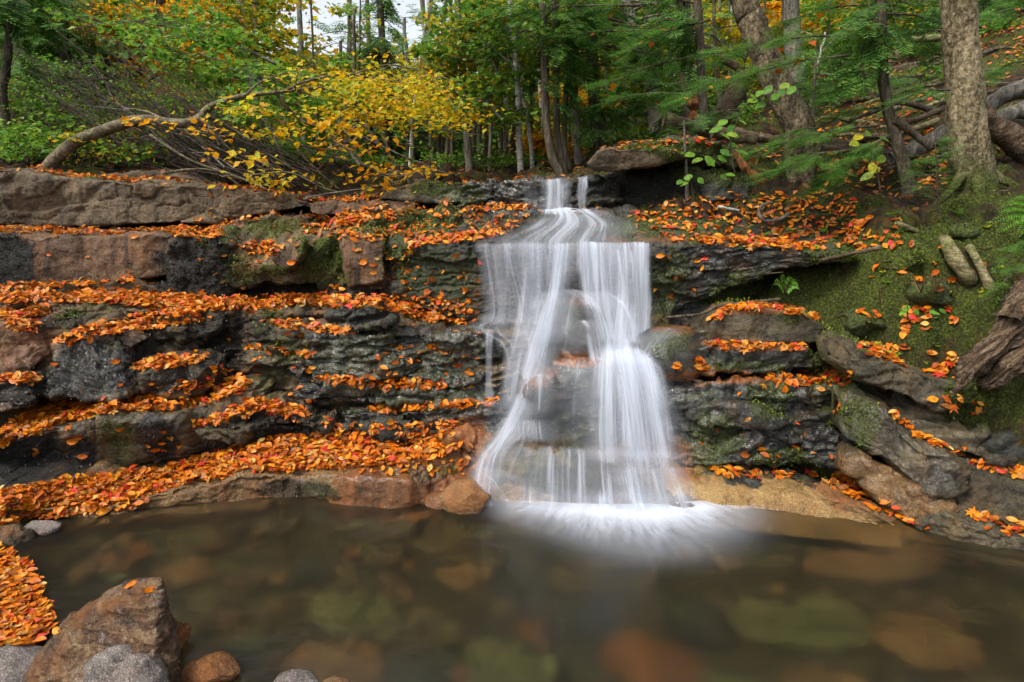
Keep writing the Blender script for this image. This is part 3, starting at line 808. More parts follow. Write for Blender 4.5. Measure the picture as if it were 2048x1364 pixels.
X('boulder', 'small dark lens shaped boulder above the wet left wall', [(795,495,5.95,505,5.95),(820,474,5.92,500,5.9),(860,464,5.95,498,5.88),(905,476,6.0,494,5.95)], 'slate', 'smooth', .25, .1)
hull_rock('boulder', 'dark grey boulder with pointed crown beside the upper water slab', [(868,452,6.2),(878,418,6.2),(898,410,6.25),(918,424,6.25),(920,455,6.2),(870,455,6.5),(890,412,6.55),(925,450,6.5)], 'slate', 'lump', .016, seed=14)
X('rock_slab', 'reddish flat slab in front of the mossy plank rock at the top', [(622,406,6.7,430,6.65),(640,402,6.65,436,6.6),(700,397,6.8,428,6.7),(830,400,7,418,6.9)], 'rust', 'face', .6, .05)
X('rock_slab', 'long olive mossy plank shaped slab on the rim left of the falls', [(740,384,7.1,397,7.1),(800,370,7.1,400,7.05),(870,364,7.05,406,7.0),(920,365,7.0,408,6.95),(955,367,7.0,406,6.95)], 'grey', 'face', .5, .04)
X('rock_ledge', 'glistening black upper ledge that the top fall drops over', [(925,364,6.95,428,6.9),(1000,362,6.9,428,6.9),(1070,361,6.75,428,6.75),(1130,359,6.65,430,6.65),(1190,356,6.6,432,6.6),(1235,362,6.7,424,6.7)], 'slate', 'slate', 1.0, .0, seed=44)
X('rock_ledge', 'low glistening ledge left of the upper water slab', [(900,428,6.5,484,6.3),(930,420,6.5,486,6.25),(1000,419,6.5,484,6.25),(1075,424,6.5,474,6.4)], 'slate', 'slate', .4, .03)
X('rock_ledge', 'broad wet ledge whose lip carries the main water curtain', [(770,508,5.85,602,5.9),(800,497,5.75,608,5.8),(850,490,5.65,615,5.75),(920,488,5.55,630,5.65),(980,488,5.5,640,5.55),(1090,489,5.5,660,5.55),(1160,489,5.5,700,5.5),(1290,488,5.5,710,5.5),(1320,490,5.5,710,5.5)], 'slate', 'wet', .95, .30, rnd=2, seed=52)
X('rock_ledge', 'long orange leaf strewn shelf across the left bank', [(-120,612,5.15,830,4.95),(0,609,5.2,820,5.05),(100,610,5.3,815,5.15),(200,614,5.4,805,5.3),(280,624,5.5,800,5.4),(380,627,5.55,790,5.45),(450,624,5.55,790,5.5),(520,620,5.55,880,5.3),(600,618,5.55,885,5.28),(700,624,5.5,885,5.25),(780,642,5.4,885,5.22),(900,657,5.3,885,5.2),(960,664,5.25,885,5.18),(1060,667,5.25,885,5.15)], 'brown', 'block', .75, .14, seed=61)
X('rock_slab', 'thin mossy slab crossing the long leaf shelf at left', [(60,606,5.35,626,5.3),(110,600,5.4,628,5.35),(200,602,5.5,630,5.4),(275,612,5.5,634,5.45)], 'brown', 'smooth', .3, .02)
X('rock_slab', 'sloping slab carrying a diagonal leaf ramp above the black moss bulge', [(95,660,5.05,695,5.05),(180,648,5.2,695,5.15),(300,642,5.32,685,5.28),(380,634,5.42,675,5.38),(405,642,5.42,672,5.4)], 'brown', 'block', .3, .12)
X('rock_block', 'reddish wedge shaped block at the far left under the long leaf shelf', [(-120,650,4.8,790,4.6),(0,650,4.85,775,4.7),(55,656,4.9,750,4.8),(100,670,5.0,705,4.95)], 'rust', 'face', .4, .12, seed=67)
X('rock_block', 'black moss bulge dripping with water left of the leaf topped boulder', [(80,702,5.0,795,4.75),(110,683,4.95,805,4.7),(170,670,4.95,810,4.7),(230,674,5.0,805,4.75),(280,702,5.1,785,4.9),(300,722,5.2,775,5.1)], 'brown', 'lump', .4, .22, rnd=6)
X('rock_block', 'square brown blocks standing right of the black moss bulge', [(250,652,5.3,750,5.25),(300,647,5.33,750,5.25),(360,642,5.36,740,5.3),(395,647,5.42,725,5.35)], 'brown', 'block', .3, .1)
hull_rock('rock_block', 'small reddish broken stone lodged under the diagonal leaf ramp', [(250,664,5.02),(268,656,5.0),(298,676,5.02),(262,694,4.98),(248,690,5.0),(255,664,5.25),(298,672,5.25),(265,700,5.25)], 'rust', 'smooth', .012, seed=19)
X('rock_slab', 'olive streaked slab with a thin leaf line right of the square blocks', [(500,658,5.35,702,5.35),(540,653,5.33,708,5.3),(600,658,5.3,708,5.3),(700,670,5.25,717,5.25),(738,682,5.25,717,5.25)], 'brown', 'block', .25, .12)
X('rock_slab', 'mossy lower slab with a thin leaf line under the olive streaked slab', [(480,702,5.3,738,5.3),(500,695,5.25,738,5.2),(560,703,5.2,740,5.2),(620,718,5.15,748,5.15),(642,730,5.2,752,5.2)], 'brown', 'block', .25, .1)
X('boulder', 'leaf topped brown boulder in the middle of the left bank', [(255,746,5.0,780,5.0),(290,732,4.95,795,4.9),(340,722,5.0,800,4.95),(380,719,5.05,795,5.0),(418,728,5.1,775,5.1)], 'brown', 'lump', .3, .15)
X('rock_slab', 'small leafy slab at the far left beneath the reddish wedge', [(-120,764,4.6,805,4.55),(0,759,4.7,805,4.65),(60,761,4.75,800,4.7),(95,768,4.8,795,4.8)], 'brown', 'block', .25, .1)
X('rock_slab', 'lowest little slab at the far left edge above the big leaf slope', [(-120,794,4.4,835,4.4),(0,794,4.5,830,4.45),(32,800,4.5,825,4.5)], 'rust', 'face', .2, .1)
hull_rock('rock_block', 'cracked dark slate block at the right end of the leaf shelf', [(655,630,5.25),(700,606,5.22),(752,612,5.15),(790,636,5.12),(760,655,5.12),(670,650,5.2),(690,608,5.5),(790,625,5.5),(670,655,5.5)], 'slate', 'slate', .014, seed=22)
X('rock_block', 'dark cracked slate blocks below the right half of the leaf shelf', [(635,674,5.2,762,5.2),(700,665,5.13,770,5.13),(780,668,5.12,770,5.12),(805,684,5.2,760,5.2)], 'slate', 'block', .25, .08)
X('rock_block', 'dark wet block dotted with stuck leaves left of the thin side stream', [(795,668,5.2,755,5.2),(860,671,5.15,765,5.15),(960,674,5.13,800,5.13),(985,684,5.2,800,5.2)], 'slate', 'slate', .3, .08)
X('rock_slab', 'leaf topped slab wedged against the right end of the leaf slope', [(350,826,4.95,846,4.95),(400,804,4.95,842,4.9),(460,784,5.0,830,4.95),(505,774,5.05,812,5.0),(516,780,5.1,804,5.05)], 'brown', 'face', .4, .12)
X('rock_slab', 'rough slab with a leafy crest above the bottom leaf shelf', [(372,852,4.85,885,4.85),(440,842,4.85,885,4.8),(500,820,4.88,874,4.85),(550,820,4.9,854,4.9),(620,840,4.95,854,4.95),(638,848,5,858,5)], 'brown', 'block', .35, .14)
X('rock_ledge', 'massive undercut ledge with black moss drapes over the bottom leaf shelf', [(-120,892,4.2,995,4.3),(-20,878,4.35,980,4.45),(60,864,4.5,965,4.6),(110,852,4.6,955,4.7),(180,844,4.65,946,4.78),(270,824,4.7,930,4.83),(340,832,4.75,921,4.9),(390,862,4.8,911,4.95),(450,864,4.85,898,5.0),(520,853,4.9,875,5.02),(600,853,5,866,5.1)], 'brown', 'face', .9, .12, seed=71)
X('rock_ledge', 'lowest leaf covered shelf along the left edge of the pool', [(-160,1020,3.9,1075,3.85),(0,1014,4.05,1060,4.0),(60,1012,4.12,1050,4.1),(130,1016,4.15,1042,4.15),(200,1013,4.2,1034,4.2),(290,998,4.3,1018,4.3),(360,978,4.38,1010,4.38),(440,961,4.42,1004,4.42),(470,949,4.45,997,4.45),(530,949,4.48,992,4.5),(600,947,4.52,992,4.52),(680,950,4.45,1002,4.45),(760,955,4.4,1007,4.42),(830,945,4.4,1005,4.42)], 'sand', 'face', .95, .12, .35, seed=83)
X('boulder', 'smooth wet orange boulder at the pool edge below the leaf heap', [(670,962,4.4,1002,4.42),(720,950,4.33,1008,4.38),(780,954,4.3,1010,4.36),(820,960,4.33,1006,4.38),(840,970,4.4,997,4.4)], 'orange', 'smooth', .4, .1, .3, rnd=8)
X('boulder', 'orange wet boulder sloping down toward the foot of the falls', [(815,945,4.5,992,4.45),(860,912,4.6,988,4.45),(910,896,4.68,978,4.5),(950,905,4.7,965,4.55),(972,924,4.6,965,4.55)], 'orange', 'lump', .4, .1, .1, rnd=6)
round_rock('boulder', 'tan boulder with dark cracks standing in the pool left of the foam', 930, 1000, 4.36, (.19, .15, .13), 'sand', 'smooth', 21, angular=.6)
round_rock('boulder', 'small ochre stone on the pool edge left of the tan boulder', 872, 1003, 4.42, (.08, .08, .05), 'orange', 'smooth', 26, angular=.5, res=3)
X('rock_slab', 'upper thin strata slab with leaf patches left of the falls', [(610,772,5.2,804,5.2),(700,769,5.15,804,5.1),(800,776,5.1,806,5.1),(890,782,5.05,808,5.05),(962,789,5.05,808,5.05)], 'slate', 'slate', .25, .08)
X('rock_slab', 'middle thin strata slab where the side stream lands', [(700,826,5.05,852,5.05),(760,826,5.0,854,5),(850,819,4.95,852,4.95),(930,807,4.9,854,4.9),(1010,807,4.85,864,4.85),(1032,814,4.9,864,4.9)], 'slate', 'slate', .35, .06)
X('rock_slab', 'lowest thin strata slab just above the bottom leaf heap', [(580,866,5.05,890,5.1),(700,856,5.0,886,5.05),(800,854,4.95,882,5.0),(900,854,4.9,882,4.9),(962,860,4.85,892,4.85)], 'slate', 'slate', .3, .06)
X('rock_slab', 'reddish brown sloping slab beside the lower left cascade', [(900,862,4.75,885,4.7),(940,852,4.76,910,4.62),(985,858,4.76,930,4.6),(1000,870,4.76,920,4.65)], 'orange', 'face', .35, .1)
# ------------------------------------------------------------------ rocks in the falls
round_rock('boulder', 'rounded dark boulder in the middle of the falls under the main curtain', 1168, 672, 5.34, (.27, .28, .33), 'slate', 'smooth', 141, angular=.25)
X('boulder', 'small dark round boulder below the rounded dark boulder in the falls', [(1140,668,5.17,725,5.12),(1160,647,5.12,730,5.07),(1192,646,5.1,725,5.05),(1218,668,5.15,715,5.1)], 'slate', 'smooth', .25, .05, rnd=6)
X('boulder', 'small wet round stone at the right of the central boulders in the falls', [(1175,690,5.08,725,5.03),(1198,674,5.04,728,5.0),(1225,676,5.04,725,5.0),(1245,692,5.08,720,5.05)], 'slate', 'smooth', .2, .05, rnd=6)
X('rock_slab', 'brown topped slab that throws the lower bell of water', [(1085,742,5.08,805,5.0),(1105,723,5.03,805,4.95),(1160,720,4.98,805,4.9),(1230,724,4.95,805,4.9),(1300,720,4.97,805,4.9),(1345,730,5.05,805,4.95)], 'slate', 'smooth', .4, .1, rnd=6)
X('rock_ledge', 'dark rock face behind the lower bell of water', [(1028,798,5.0,860,4.9),(1058,758,4.95,890,4.85),(1100,754,4.93,900,4.85),(1170,775,4.93,905,4.85),(1240,780,4.93,905,4.85),(1360,795,4.93,910,4.85),(1405,805,5,910,4.9)], 'slate', 'slate', .35, .05, rnd=5)
round_rock('boulder', 'low dark boulder at the foot of the left cascade', 1066, 868, 4.86, (.22, .2, .13), 'slate', 'smooth', 142, angular=.3)
round_rock('boulder', 'domed brown topped boulder right of the left cascade', 1076, 806, 4.98, (.20, .2, .23), 'slate', 'smooth', 143, angular=.25)
X('rock_slab', 'wet shelf left of the falls where the thin film lands', [(918,658,5.38,700,5.33),(980,646,5.33,710,5.28),(1040,646,5.33,710,5.28),(1068,662,5.33,705,5.3)], 'slate', 'face', .35, .1)
round_rock('boulder', 'orange topped boulder at the right of the falls', 1336, 712, 5.08, (.31, .28, .26), 'slate', 'smooth', 144, angular=.35)
X('rock_slab', 'broad brown base slab the falls run down into the pool', [(932,915,4.75,1005,4.52),(975,894,4.65,1015,4.42),(1040,894,4.58,1020,4.37),(1100,905,4.52,1024,4.33),(1200,950,4.45,1026,4.32),(1300,990,4.37,1028,4.3),(1380,1013,4.32,1034,4.27),(1435,1026,4.3,1044,4.25)], 'brown', 'smooth', .8, .22, .3, rnd=3, seed=91)
X('rock_slab', 'low sandy slab at the waterline under the left cascade', [(940,992,4.5,1018,4.4),(1000,972,4.48,1024,4.35),(1060,982,4.43,1026,4.33),(1150,1013,4.35,1029,4.3)], 'sand', 'smooth', .3, .2, .3)
# ------------------------------------------------------------------ right bank rocks
X('rock_ledge', 'dark layered overhanging slab right of the main water curtain', [(1290,488,5.4,645,5.5),(1400,486,5.3,602,5.45),(1450,486,5.25,580,5.4),(1520,492,5.2,550,5.3),(1560,498,5.2,537,5.25),(1640,504,5.2,530,5.25),(1705,510,5.2,522,5.2)], 'slate', 'schist', .8, .25, seed=97)
X('rock_ledge', 'mossy dark rock face between main curtain and arched boulder', [(1290,616,5.45,750,5.3),(1350,606,5.5,750,5.3),(1410,606,5.5,750,5.3),(1450,626,5.5,750,5.3)], 'slate', 'lump', .3, .1)
X('boulder', 'dark arched boulder rimmed with orange leaves on the right', [(1410,660,5.05,692,5.05),(1424,640,5.0,694,5.0),(1460,620,4.97,692,4.98),(1520,613,4.94,688,4.95),(1580,623,4.96,686,4.97),(1640,643,5.0,684,5.0),(1658,660,5.05,684,5.05)], 'grey', 'smooth', .35, .05)
X('rock_slab', 'rounded mossy slab under the dark arched boulder', [(1398,696,5.0,748,4.98),(1420,688,4.94,752,4.93),(1500,690,4.9,752,4.9),(1600,694,4.9,740,4.9),(1635,705,4.97,734,4.97)], 'slate', 'lump', .3, .06)
X('rock_ledge', 'right hand wet wall with an orange silted shelf on top', [(1300,744,5.0,945,4.75),(1360,746,4.92,940,4.7),(1420,752,4.87,935,4.68),(1500,766,4.85,935,4.68),(1600,772,4.85,935,4.7),(1700,766,4.85,935,4.75),(1732,770,4.9,925,4.8)], 'slate', 'block', .5, .02, seed=101)
X('rock_slab', 'dripping dark slab jutting from the right hand wet wall', [(1393,814,4.76,850,4.73),(1440,806,4.68,855,4.66),(1500,816,4.66,860,4.64),(1565,836,4.7,854,4.68)], 'slate', 'face', .25, .05)
hull_rock('rock_block', 'dark wet block low on the right hand wall beside the diagonal slab', [(1612,868,4.66),(1700,860,4.62),(1722,925,4.58),(1620,930,4.62),(1612,868,4.9),(1722,860,4.9),(1722,930,4.85)], 'slate', 'slate', .016, seed=33)
X('rock_slab', 'leaf covered layered slab beside the driftwood', [(1700,708,4.55,745,4.5),(1720,708,4.45,760,4.42),(1800,731,4.38,795,4.33),(1880,761,4.3,815,4.25),(1935,781,4.25,808,4.25)], 'grey', 'schist', .45, .14, seed=103)
X('rock_slab', 'grey diagonal slab with a leaf trail above the pool at right', [(1710,808,4.5,880,4.4),(1750,812,4.4,910,4.3),(1800,847,4.25,950,4.15),(1850,897,4.1,990,4.02),(1900,917,4.05,990,3.98),(1928,937,4.05,980,4.0)], 'grey', 'face', .35, .3, seed=107)
X('rock_slab', 'dark mossy slab behind the grey diagonal slab', [(1800,812,4.5,860,4.4),(1870,822,4.4,890,4.3),(1950,857,4.25,915,4.15),(2020,887,4.15,930,4.1)], 'grey', 'schist', .35, .1, seed=109)
X('rock_block', 'tan and dark block wedged beneath the grey diagonal slab', [(1722,912,4.35,965,4.3),(1760,932,4.25,1000,4.2),(1820,982,4.08,1045,4.05),(1870,992,3.98,1055,3.95),(1905,992,3.98,1050,3.95)], 'sand', 'face', .3, .1, seed=113)
X('rock_slab', 'tan waterline slab dotted with leaves at right of the pool', [(1612,986,4.35,1010,4.3),(1660,996,4.25,1030,4.2),(1720,1016,4.15,1050,4.1),(1780,1046,4.05,1068,4.0),(1850,1070,3.93,1084,3.9),(1892,1080,3.9,1090,3.88)], 'sand', 'face', .3, .14, .3, seed=127)
X('rock_block', 'dark layered block in the bottom right corner of the bank', [(1875,1030,3.92,1090,3.88),(1900,1025,3.88,1097,3.83),(1960,1050,3.8,1105,3.77),(2050,1080,3.7,1125,3.63),(2160,1115,3.6,1165,3.5)], 'grey', 'schist', .4, .16, .3, seed=131)
X('rock_block', 'grey block at the right edge above the corner block', [(1930,942,4.15,1015,4.0),(1960,936,4.08,1036,3.92),(2050,966,3.95,1066,3.8),(2160,996,3.85,1096,3.7)], 'grey', 'schist', .4, .12, seed=137)
X('rock_slab', 'thin wet slab with a leaf line between right wall and sandy slab', [(1393,941,4.65,960,4.6),(1450,951,4.6,975,4.5),(1520,956,4.55,990,4.45),(1600,968,4.5,1010,4.4),(1662,991,4.4,1020,4.3)], 'slate', 'face', .3, .05)
X('rock_slab', 'smooth sandy slab sliding under the pool at right of the foam', [(1350,955,4.55,1036,4.26),(1420,958,4.54,1046,4.2),(1500,972,4.46,1054,4.15),(1600,996,4.34,1066,4.05),(1700,1034,4.15,1078,3.98),(1800,1066,3.98,1088,3.9)], 'golden', 'smooth', .3, .12, .12, rnd=2)
hull_rock('boulder', 'large overhanging mossy boulder right of the top fall', [(1172,326,6.45),(1200,298,6.35),(1265,292,6.3),(1330,300,6.35),(1385,312,6.45),(1260,340,6.4),(1195,346,6.5),(1175,335,6.7),(1200,300,7.1),(1385,300,7.1),(1300,340,7.0)], 'tan', 'smooth', .018, seed=41)
X('rock_ledge', 'shaded mossy wall under the overhanging boulder', [(1185,356,7.0,428,6.85),(1260,347,7,422,6.8),(1340,340,6.9,414,6.75),(1400,335,6.85,405,6.7),(1490,345,6.85,398,6.7)], 'slate', 'lump', .5, .1, seed=139)
X('rock_ledge', 'moss capped ledge behind the overhanging boulder', [(1250,292,6.75,332,6.75),(1330,282,6.72,330,6.7),(1400,284,6.72,326,6.7),(1480,298,6.8,334,6.8)], 'grey', 'lump', .6, .1)
hull_rock('rock_block', 'small pale pinkish stone on the mossy bank below the birch', [(1808,530,4.72),(1838,502,4.75),(1845,506,4.7),(1835,525,4.66),(1812,535,4.7),(1815,530,4.9),(1842,505,4.9)], 'pale', 'smooth', .012, seed=44)
round_rock('boulder', 'grey lichened boulder in the woods above the plank slab', 855, 358, 8.2, (.22, .2, .12), 'grey', 'lump', 46, res=3)
# ------------------------------------------------------------------ near shore
hull_rock('boulder', 'tall rust banded pointed boulder in the front left corner', [(322,1156,2.60),(300,1160,2.62),(255,1166,2.66),(190,1196,2.70),(130,1240,2.70),(70,1318,2.6),(20,1400,2.5),(352,1330,2.50),(370,1430,2.42),(338,1240,2.56),(322,1160,2.78),(255,1170,2.85),(150,1230,2.95),(60,1340,3.0),(365,1340,2.85),(300,1420,2.30),(270,1300,2.42),(250,1190,2.56)], 'wedge', 'sharp', .009, seed=47)
round_rock('boulder', 'round purple grey granite boulder leaning on the pointed boulder', 240, 1365, 2.36, (.17, .12, .12), 'pale', 'lump', 52, angular=.5)
round_rock('boulder', 'pale granite boulder under the left flank of the pointed boulder', 20, 1352, 2.62, (.20, .18, .13), 'pale', 'smooth', 53, angular=.4)
round_rock('boulder', 'orange brown wet boulder behind the pointed boulder', 352, 1275, 2.80, (.075, .10, .10), 'orange', 'smooth', 54, angular=.4)
round_rock('boulder', 'orange wet boulder right of the pointed boulder at the bottom', 418, 1350, 2.55, (.13, .10, .065), 'orange', 'smooth', 55, angular=.5)
round_rock('boulder', 'pale speckled stone at the bottom edge of the pool', 588, 1366, 2.54, (.10, .08, .05), 'pale', 'smooth', 56, angular=.3)
round_rock('boulder', 'flat tan stone at the bottom edge beside the speckled stone', 672, 1374, 2.52, (.07, .06, .03), 'sand', 'smooth', 57, angular=.3)
round_rock('boulder', 'pale grey stone at the left tip of the pool', 78, 1056, 4.0, (.15, .10, .05), 'pale', 'smooth', 58, rot=-.2, angular=.3)
round_rock('boulder', 'dark stone half under the left shore leaves', 12, 1075, 3.85, (.10, .10, .08), 'brown', 'lump', 59, angular=.4)
# stones under the water
UND = [(640,1310,2.75,.26,.18,.14,'sand','large sunken tan boulder near the bottom edge of the pool'), (700,1190,3.2,.26,.16,.10,None,'green algae covered stone sunk in the middle of the pool'), (350,1105,3.7,.18,.12,.08,'sand','long tan stone under water in the left part of the pool'),
 (1320,1250,2.95,.26,.18,.10,'orange','orange brown sunken boulder below the foam'), (1640,1210,3.1,.36,.22,.12,None,'broad olive sunken slab at the right of the pool'), (1880,1250,2.9,.28,.2,.12,'sand','dull brown sunken boulder near the right edge'), (1010,1290,2.8,.22,.2,.1,None,'dim greenish stone on the pool floor near the bottom'),
 (1760,1110,3.6,.4,.15,.08,'sand','long sandy sunken ledge off the right bank'), (540,1040,4.1,.14,.1,.08,'grey','grey sunken stone near the back of the pool at left'), (220,1085,3.85,.17,.1,.06,'orange','orange sunken stone near the left tip of the pool'), (480,1130,3.5,.15,.11,.08,'brown','brown sunken stone left of the pool centre'),
 (420,1060,4.0,.12,.1,.07,'brown','small brown sunken stone near the bottom leaf shelf'), (830,1025,4.2,.16,.1,.1,'orange','orange sunken stone in front of the wet orange boulder'), (600,1120,3.6,.15,.12,.08,'slate','dark sunken stone in the left middle of the pool'), (760,1100,3.7,.14,.1,.08,'brown','brown sunken stone left of the foam'),
 (1500,1340,2.65,.22,.16,.1,None,'pale olive sunken stone near the bottom right'), (260,1160,3.3,.16,.12,.07,'slate','dark flat sunken stone behind the pointed boulder'), (1180,1180,3.2,.2,.14,.08,'slate','dark sunken stone beneath the front of the foam'), (930,1120,3.55,.16,.1,.08,'sand','sandy sunken stone left of the foam edge'), (1930,1180,3.2,.2,.16,.1,'brown','brown sunken stone under the right corner block'),
 (150,1120,3.6,.14,.1,.05,'sand','flat sunken stone in the shallow left tip of the pool'), (1430,1190,3.2,.18,.14,.06,'slate','dark sunken stone right of the foam front'), (820,1300,2.75,.2,.16,.08,'slate','dark sunken stone beside the sunken tan boulder'), (1700,1330,2.7,.2,.16,.08,'sand','low sunken stone near the bottom right corner')]
M['algae'] = rock_mat('algae_stone', (.035, .038, .014), (.11, .115, .036), (.2, .20, .075), stain_amt=.1, streak=.1, moss=.6, rough=.6, layered=.2, crack=.2)
for k, (px, py, Y, sx, sy, sz, mt, lab) in enumerate(UND):
    p = onz(px, py, 0.0) ; p = p + np.array([0, .15, 0]); p[2] = ground_z(p[0], p[1])[0] + sz * .25
    p[2] = min(p[2], -.10 - sz)
    round_rock('sunken_stone', lab, p, None, None, (sx * 1.1, sy * 1.2, sz), mt or 'algae', 'lump', 70 + k, 'stone', random.uniform(-.7, .7), 'stones under the pool water', .3, 4)

cob = {'brown': 'small brown cobble on the pool floor', 'sand': 'small tan cobble on the pool floor', 'orange': 'small orange cobble on the pool floor', 'grey': 'small grey cobble on the pool floor', 'algae': 'small greenish cobble on the pool floor'}
for k in range(130):
    while True:
        x, y = random.uniform(-2.9, 2.6), random.uniform(2.5, 4.3)
        px, py = pix(np.array([x, y, 0]))
        if random.random() < (1 if px[0] < 900 else .35): break
    z = ground_z(x, y)[0]
    if z > -.12: continue
    mt = random.choice(['brown', 'sand', 'sand', 'orange', 'grey', 'algae']); sz = random.uniform(.03, .09)
    round_rock('sunken_stone', cob[mt], np.array([x, y, min(z + sz * .2, -.06 - sz * .6)]), None, None, (sz * random.uniform(.9, 1.5), sz, sz * .6), mt, 'lump', 200 + k, 'stone', random.uniform(-1, 1), cob[mt].replace('cobble', 'cobbles'), .3, 3)
# stones half sunk in the mossy bank
for k, (px, py, Y, sx, sy, sz, mt, lab) in enumerate([(1780,600,4.85,.12,.12,.09,'grey','mossy stone in the bank left of the withered ferns'),(1870,555,4.75,.16,.14,.10,'slate','dark rock in the hollow behind the birch roots'),(1990,640,4.4,.12,.1,.07,'grey','mossy stone between birch roots and driftwood'),(1745,545,5.0,.18,.14,.10,'slate','dark rock under the tip of the layered slab'),(1925,470,4.95,.14,.12,.08,'grey','mossy stone above the birch root stubs'),(1660,650,5.1,.16,.12,.12,'slate','dark mossy rock right of the arched boulder'),(1700,600,5.1,.12,.12,.1,'grey','mossy rock low under the dark overhang'),(1980,840,4.25,.12,.1,.07,'grey','mossy stone under the driftwood tip'),(2030,700,4.2,.12,.1,.08,'slate','dark stone behind the driftwood fork')]):
    p = P(px, py, Y); p[2] = ground_z(p[0], p[1])[0] + sz * .25
    round_rock('boulder', lab, p, None, None, (sx, sy, sz), mt, 'lump', 300 + k, 'boulder', .3 * k, None, .6, 3)
# ------------------------------------------------------------------ pool
def grid(nu, nv, f):
    u, v = np.meshgrid(np.linspace(0, 1, nu), np.linspace(0, 1, nv), indexing='ij')
    p = f(u.ravel(), v.ravel())
    ii, jj = np.meshgrid(np.arange(nu - 1), np.arange(nv - 1), indexing='ij')
    F = np.stack([ii * nv + jj, (ii + 1) * nv + jj, (ii + 1) * nv + jj + 1, ii * nv + jj + 1], -1).reshape(-1, 4)
    return u.ravel(), v.ravel(), p, F
u, v, p, F = grid(140, 90, lambda u, v: np.stack([-4.6 + 9.2 * u, -1.5 + 6.6 * v, 0 * u], 1))
p[:, 2] = fbm(p * np.array([1.6, 1.6, 1]), 2, 5) * .006
tag(link(bpy.data.objects.new('water', mesh('water', p, F, M['pool']))), kind='structure')

def set_uv(me, uv):
    l = me.uv_layers.new(name='UVMap')
    vi = np.empty(len(me.loops), np.int32); me.loops.foreach_get('vertex_index', vi)
    l.data.foreach_set('uv', uv[vi].astype(np.float32).ravel())
def set_f(me, name, val):
    a = me.attributes.new(name, 'FLOAT', 'POINT'); a.data.foreach_set('value', np.asarray(val, np.float32))

falls = empty('waterfall', P(1200, 1020, 4.3), 'silky white waterfall spilling over dark ledges into the pool', 'waterfall')
def sheet(name, rows, layers=2, edge=.3, fade=(.04, .06), gap=.03, nu=40, seed=0):
    """Falling water between a left and a right path; rows (pxL, pyL, pxR, pyR, Y, density) from the lip down."""
    rows = np.array(rows, float)
    L = np.array([P(r[0], r[1], r[4]) for r in rows]); R = np.array([P(r[2], r[3], r[4]) for r in rows])
    nv = 60
    Ls, Rs, D = spline(L, nv), spline(R, nv), np.interp(np.linspace(0, len(rows) - 1, nv), np.arange(len(rows)), rows[:, 5])
    ln = np.concatenate([[0], np.cumsum(np.linalg.norm(np.diff((Ls + Rs) / 2, axis=0), axis=1))])
    wid = np.linalg.norm(R - L, axis=1).mean()
    V_, F_, UV_, DN_, PH_, n = [], [], [], [], [], 0
    for k in range(layers):
        u, v, p, F = grid(nu, nv, lambda u, v: np.zeros((len(u), 3)))
        vi = np.clip(np.round(v * (nv - 1)).astype(int), 0, nv - 1)
        pp = Ls[vi] * (1 - u)[:, None] + Rs[vi] * u[:, None]
        q = np.stack([u * wid * 9, v * 1.2, 0 * u + k * 7 + seed], 1)
        pp[:, 2] += (.035 * noise3(np.stack([u * wid * 5 + seed, 0 * u, 0 * u + k], 1), 6)) * (1 - v) ** 4
        pp[:, 1] += -gap * k + .035 * noise3(q, 3)
        dd = D[vi] * sstep(0, edge, u + .5 * edge * noise3(q * np.array([.6, 4, 1]), 8)) * sstep(0, edge, 1 - u + .5 * edge * noise3(q * np.array([.6, 4, 1]), 9))
        if fade[0]: dd = dd * sstep(0, fade[0], v)
        if fade[1]: dd = dd * sstep(0, fade[1], 1 - v)
        V_.append(pp); F_.append(F + n); n += len(pp)
        UV_.append(np.stack([u * wid + seed * .37, ln[vi]], 1)); DN_.append(dd * (1 if k == 0 else .75)); PH_.append(np.full(len(pp), seed * 3.1 + k * 1.7))
    me = mesh(name, np.concatenate(V_), np.concatenate(F_), M['fall'])
    set_uv(me, np.concatenate(UV_)); set_f(me, 'dens', np.concatenate(DN_)); set_f(me, 'phase', np.concatenate(PH_))
    return centred(name, me, falls)

S = sheet
# top fall
S('upper_stream', [(1070,358,1146,356,6.52,.4),(1072,364,1148,362,6.44,.7),(1072,390,1148,390,6.40,.66),(1066,426,1150,428,6.36,.7)], 2, .4, seed=1)
S('upper_stream', [(1152,355,1178,354,6.52,.5),(1154,362,1178,362,6.44,.75),(1152,385,1176,386,6.40,.6),(1156,424,1172,424,6.37,.5)], 2, .25, seed=2)
S('upper_stream', [(1040,362,1082,360,6.58,.1),(1042,390,1080,392,6.55,.25),(1044,424,1080,424,6.5,.35)], 1, .3, seed=3)
# water sliding over the mid slab
S('slab_film', [(1065,416,1205,414,6.32,.85),(1055,430,1250,434,6.06,.66),(1025,446,1288,448,5.80,.58),(985,463,1300,465,5.58,.52),(952,479,1306,481,5.40,.50),(948,489,1308,490,5.34,.48),(948,510,1308,510,5.29,.42),(950,545,1306,545,5.26,.30),(952,580,1304,580,5.25,.2)], 2, .4, (.05, .2), .03, 60, 4)
S('slab_film', [(1075,416,1195,416,6.30,.9),(1072,424,1200,426,6.2,.7),(1072,432,1215,438,6.08,.35)], 1, .2, (.1, .4), .0, 40, 5)
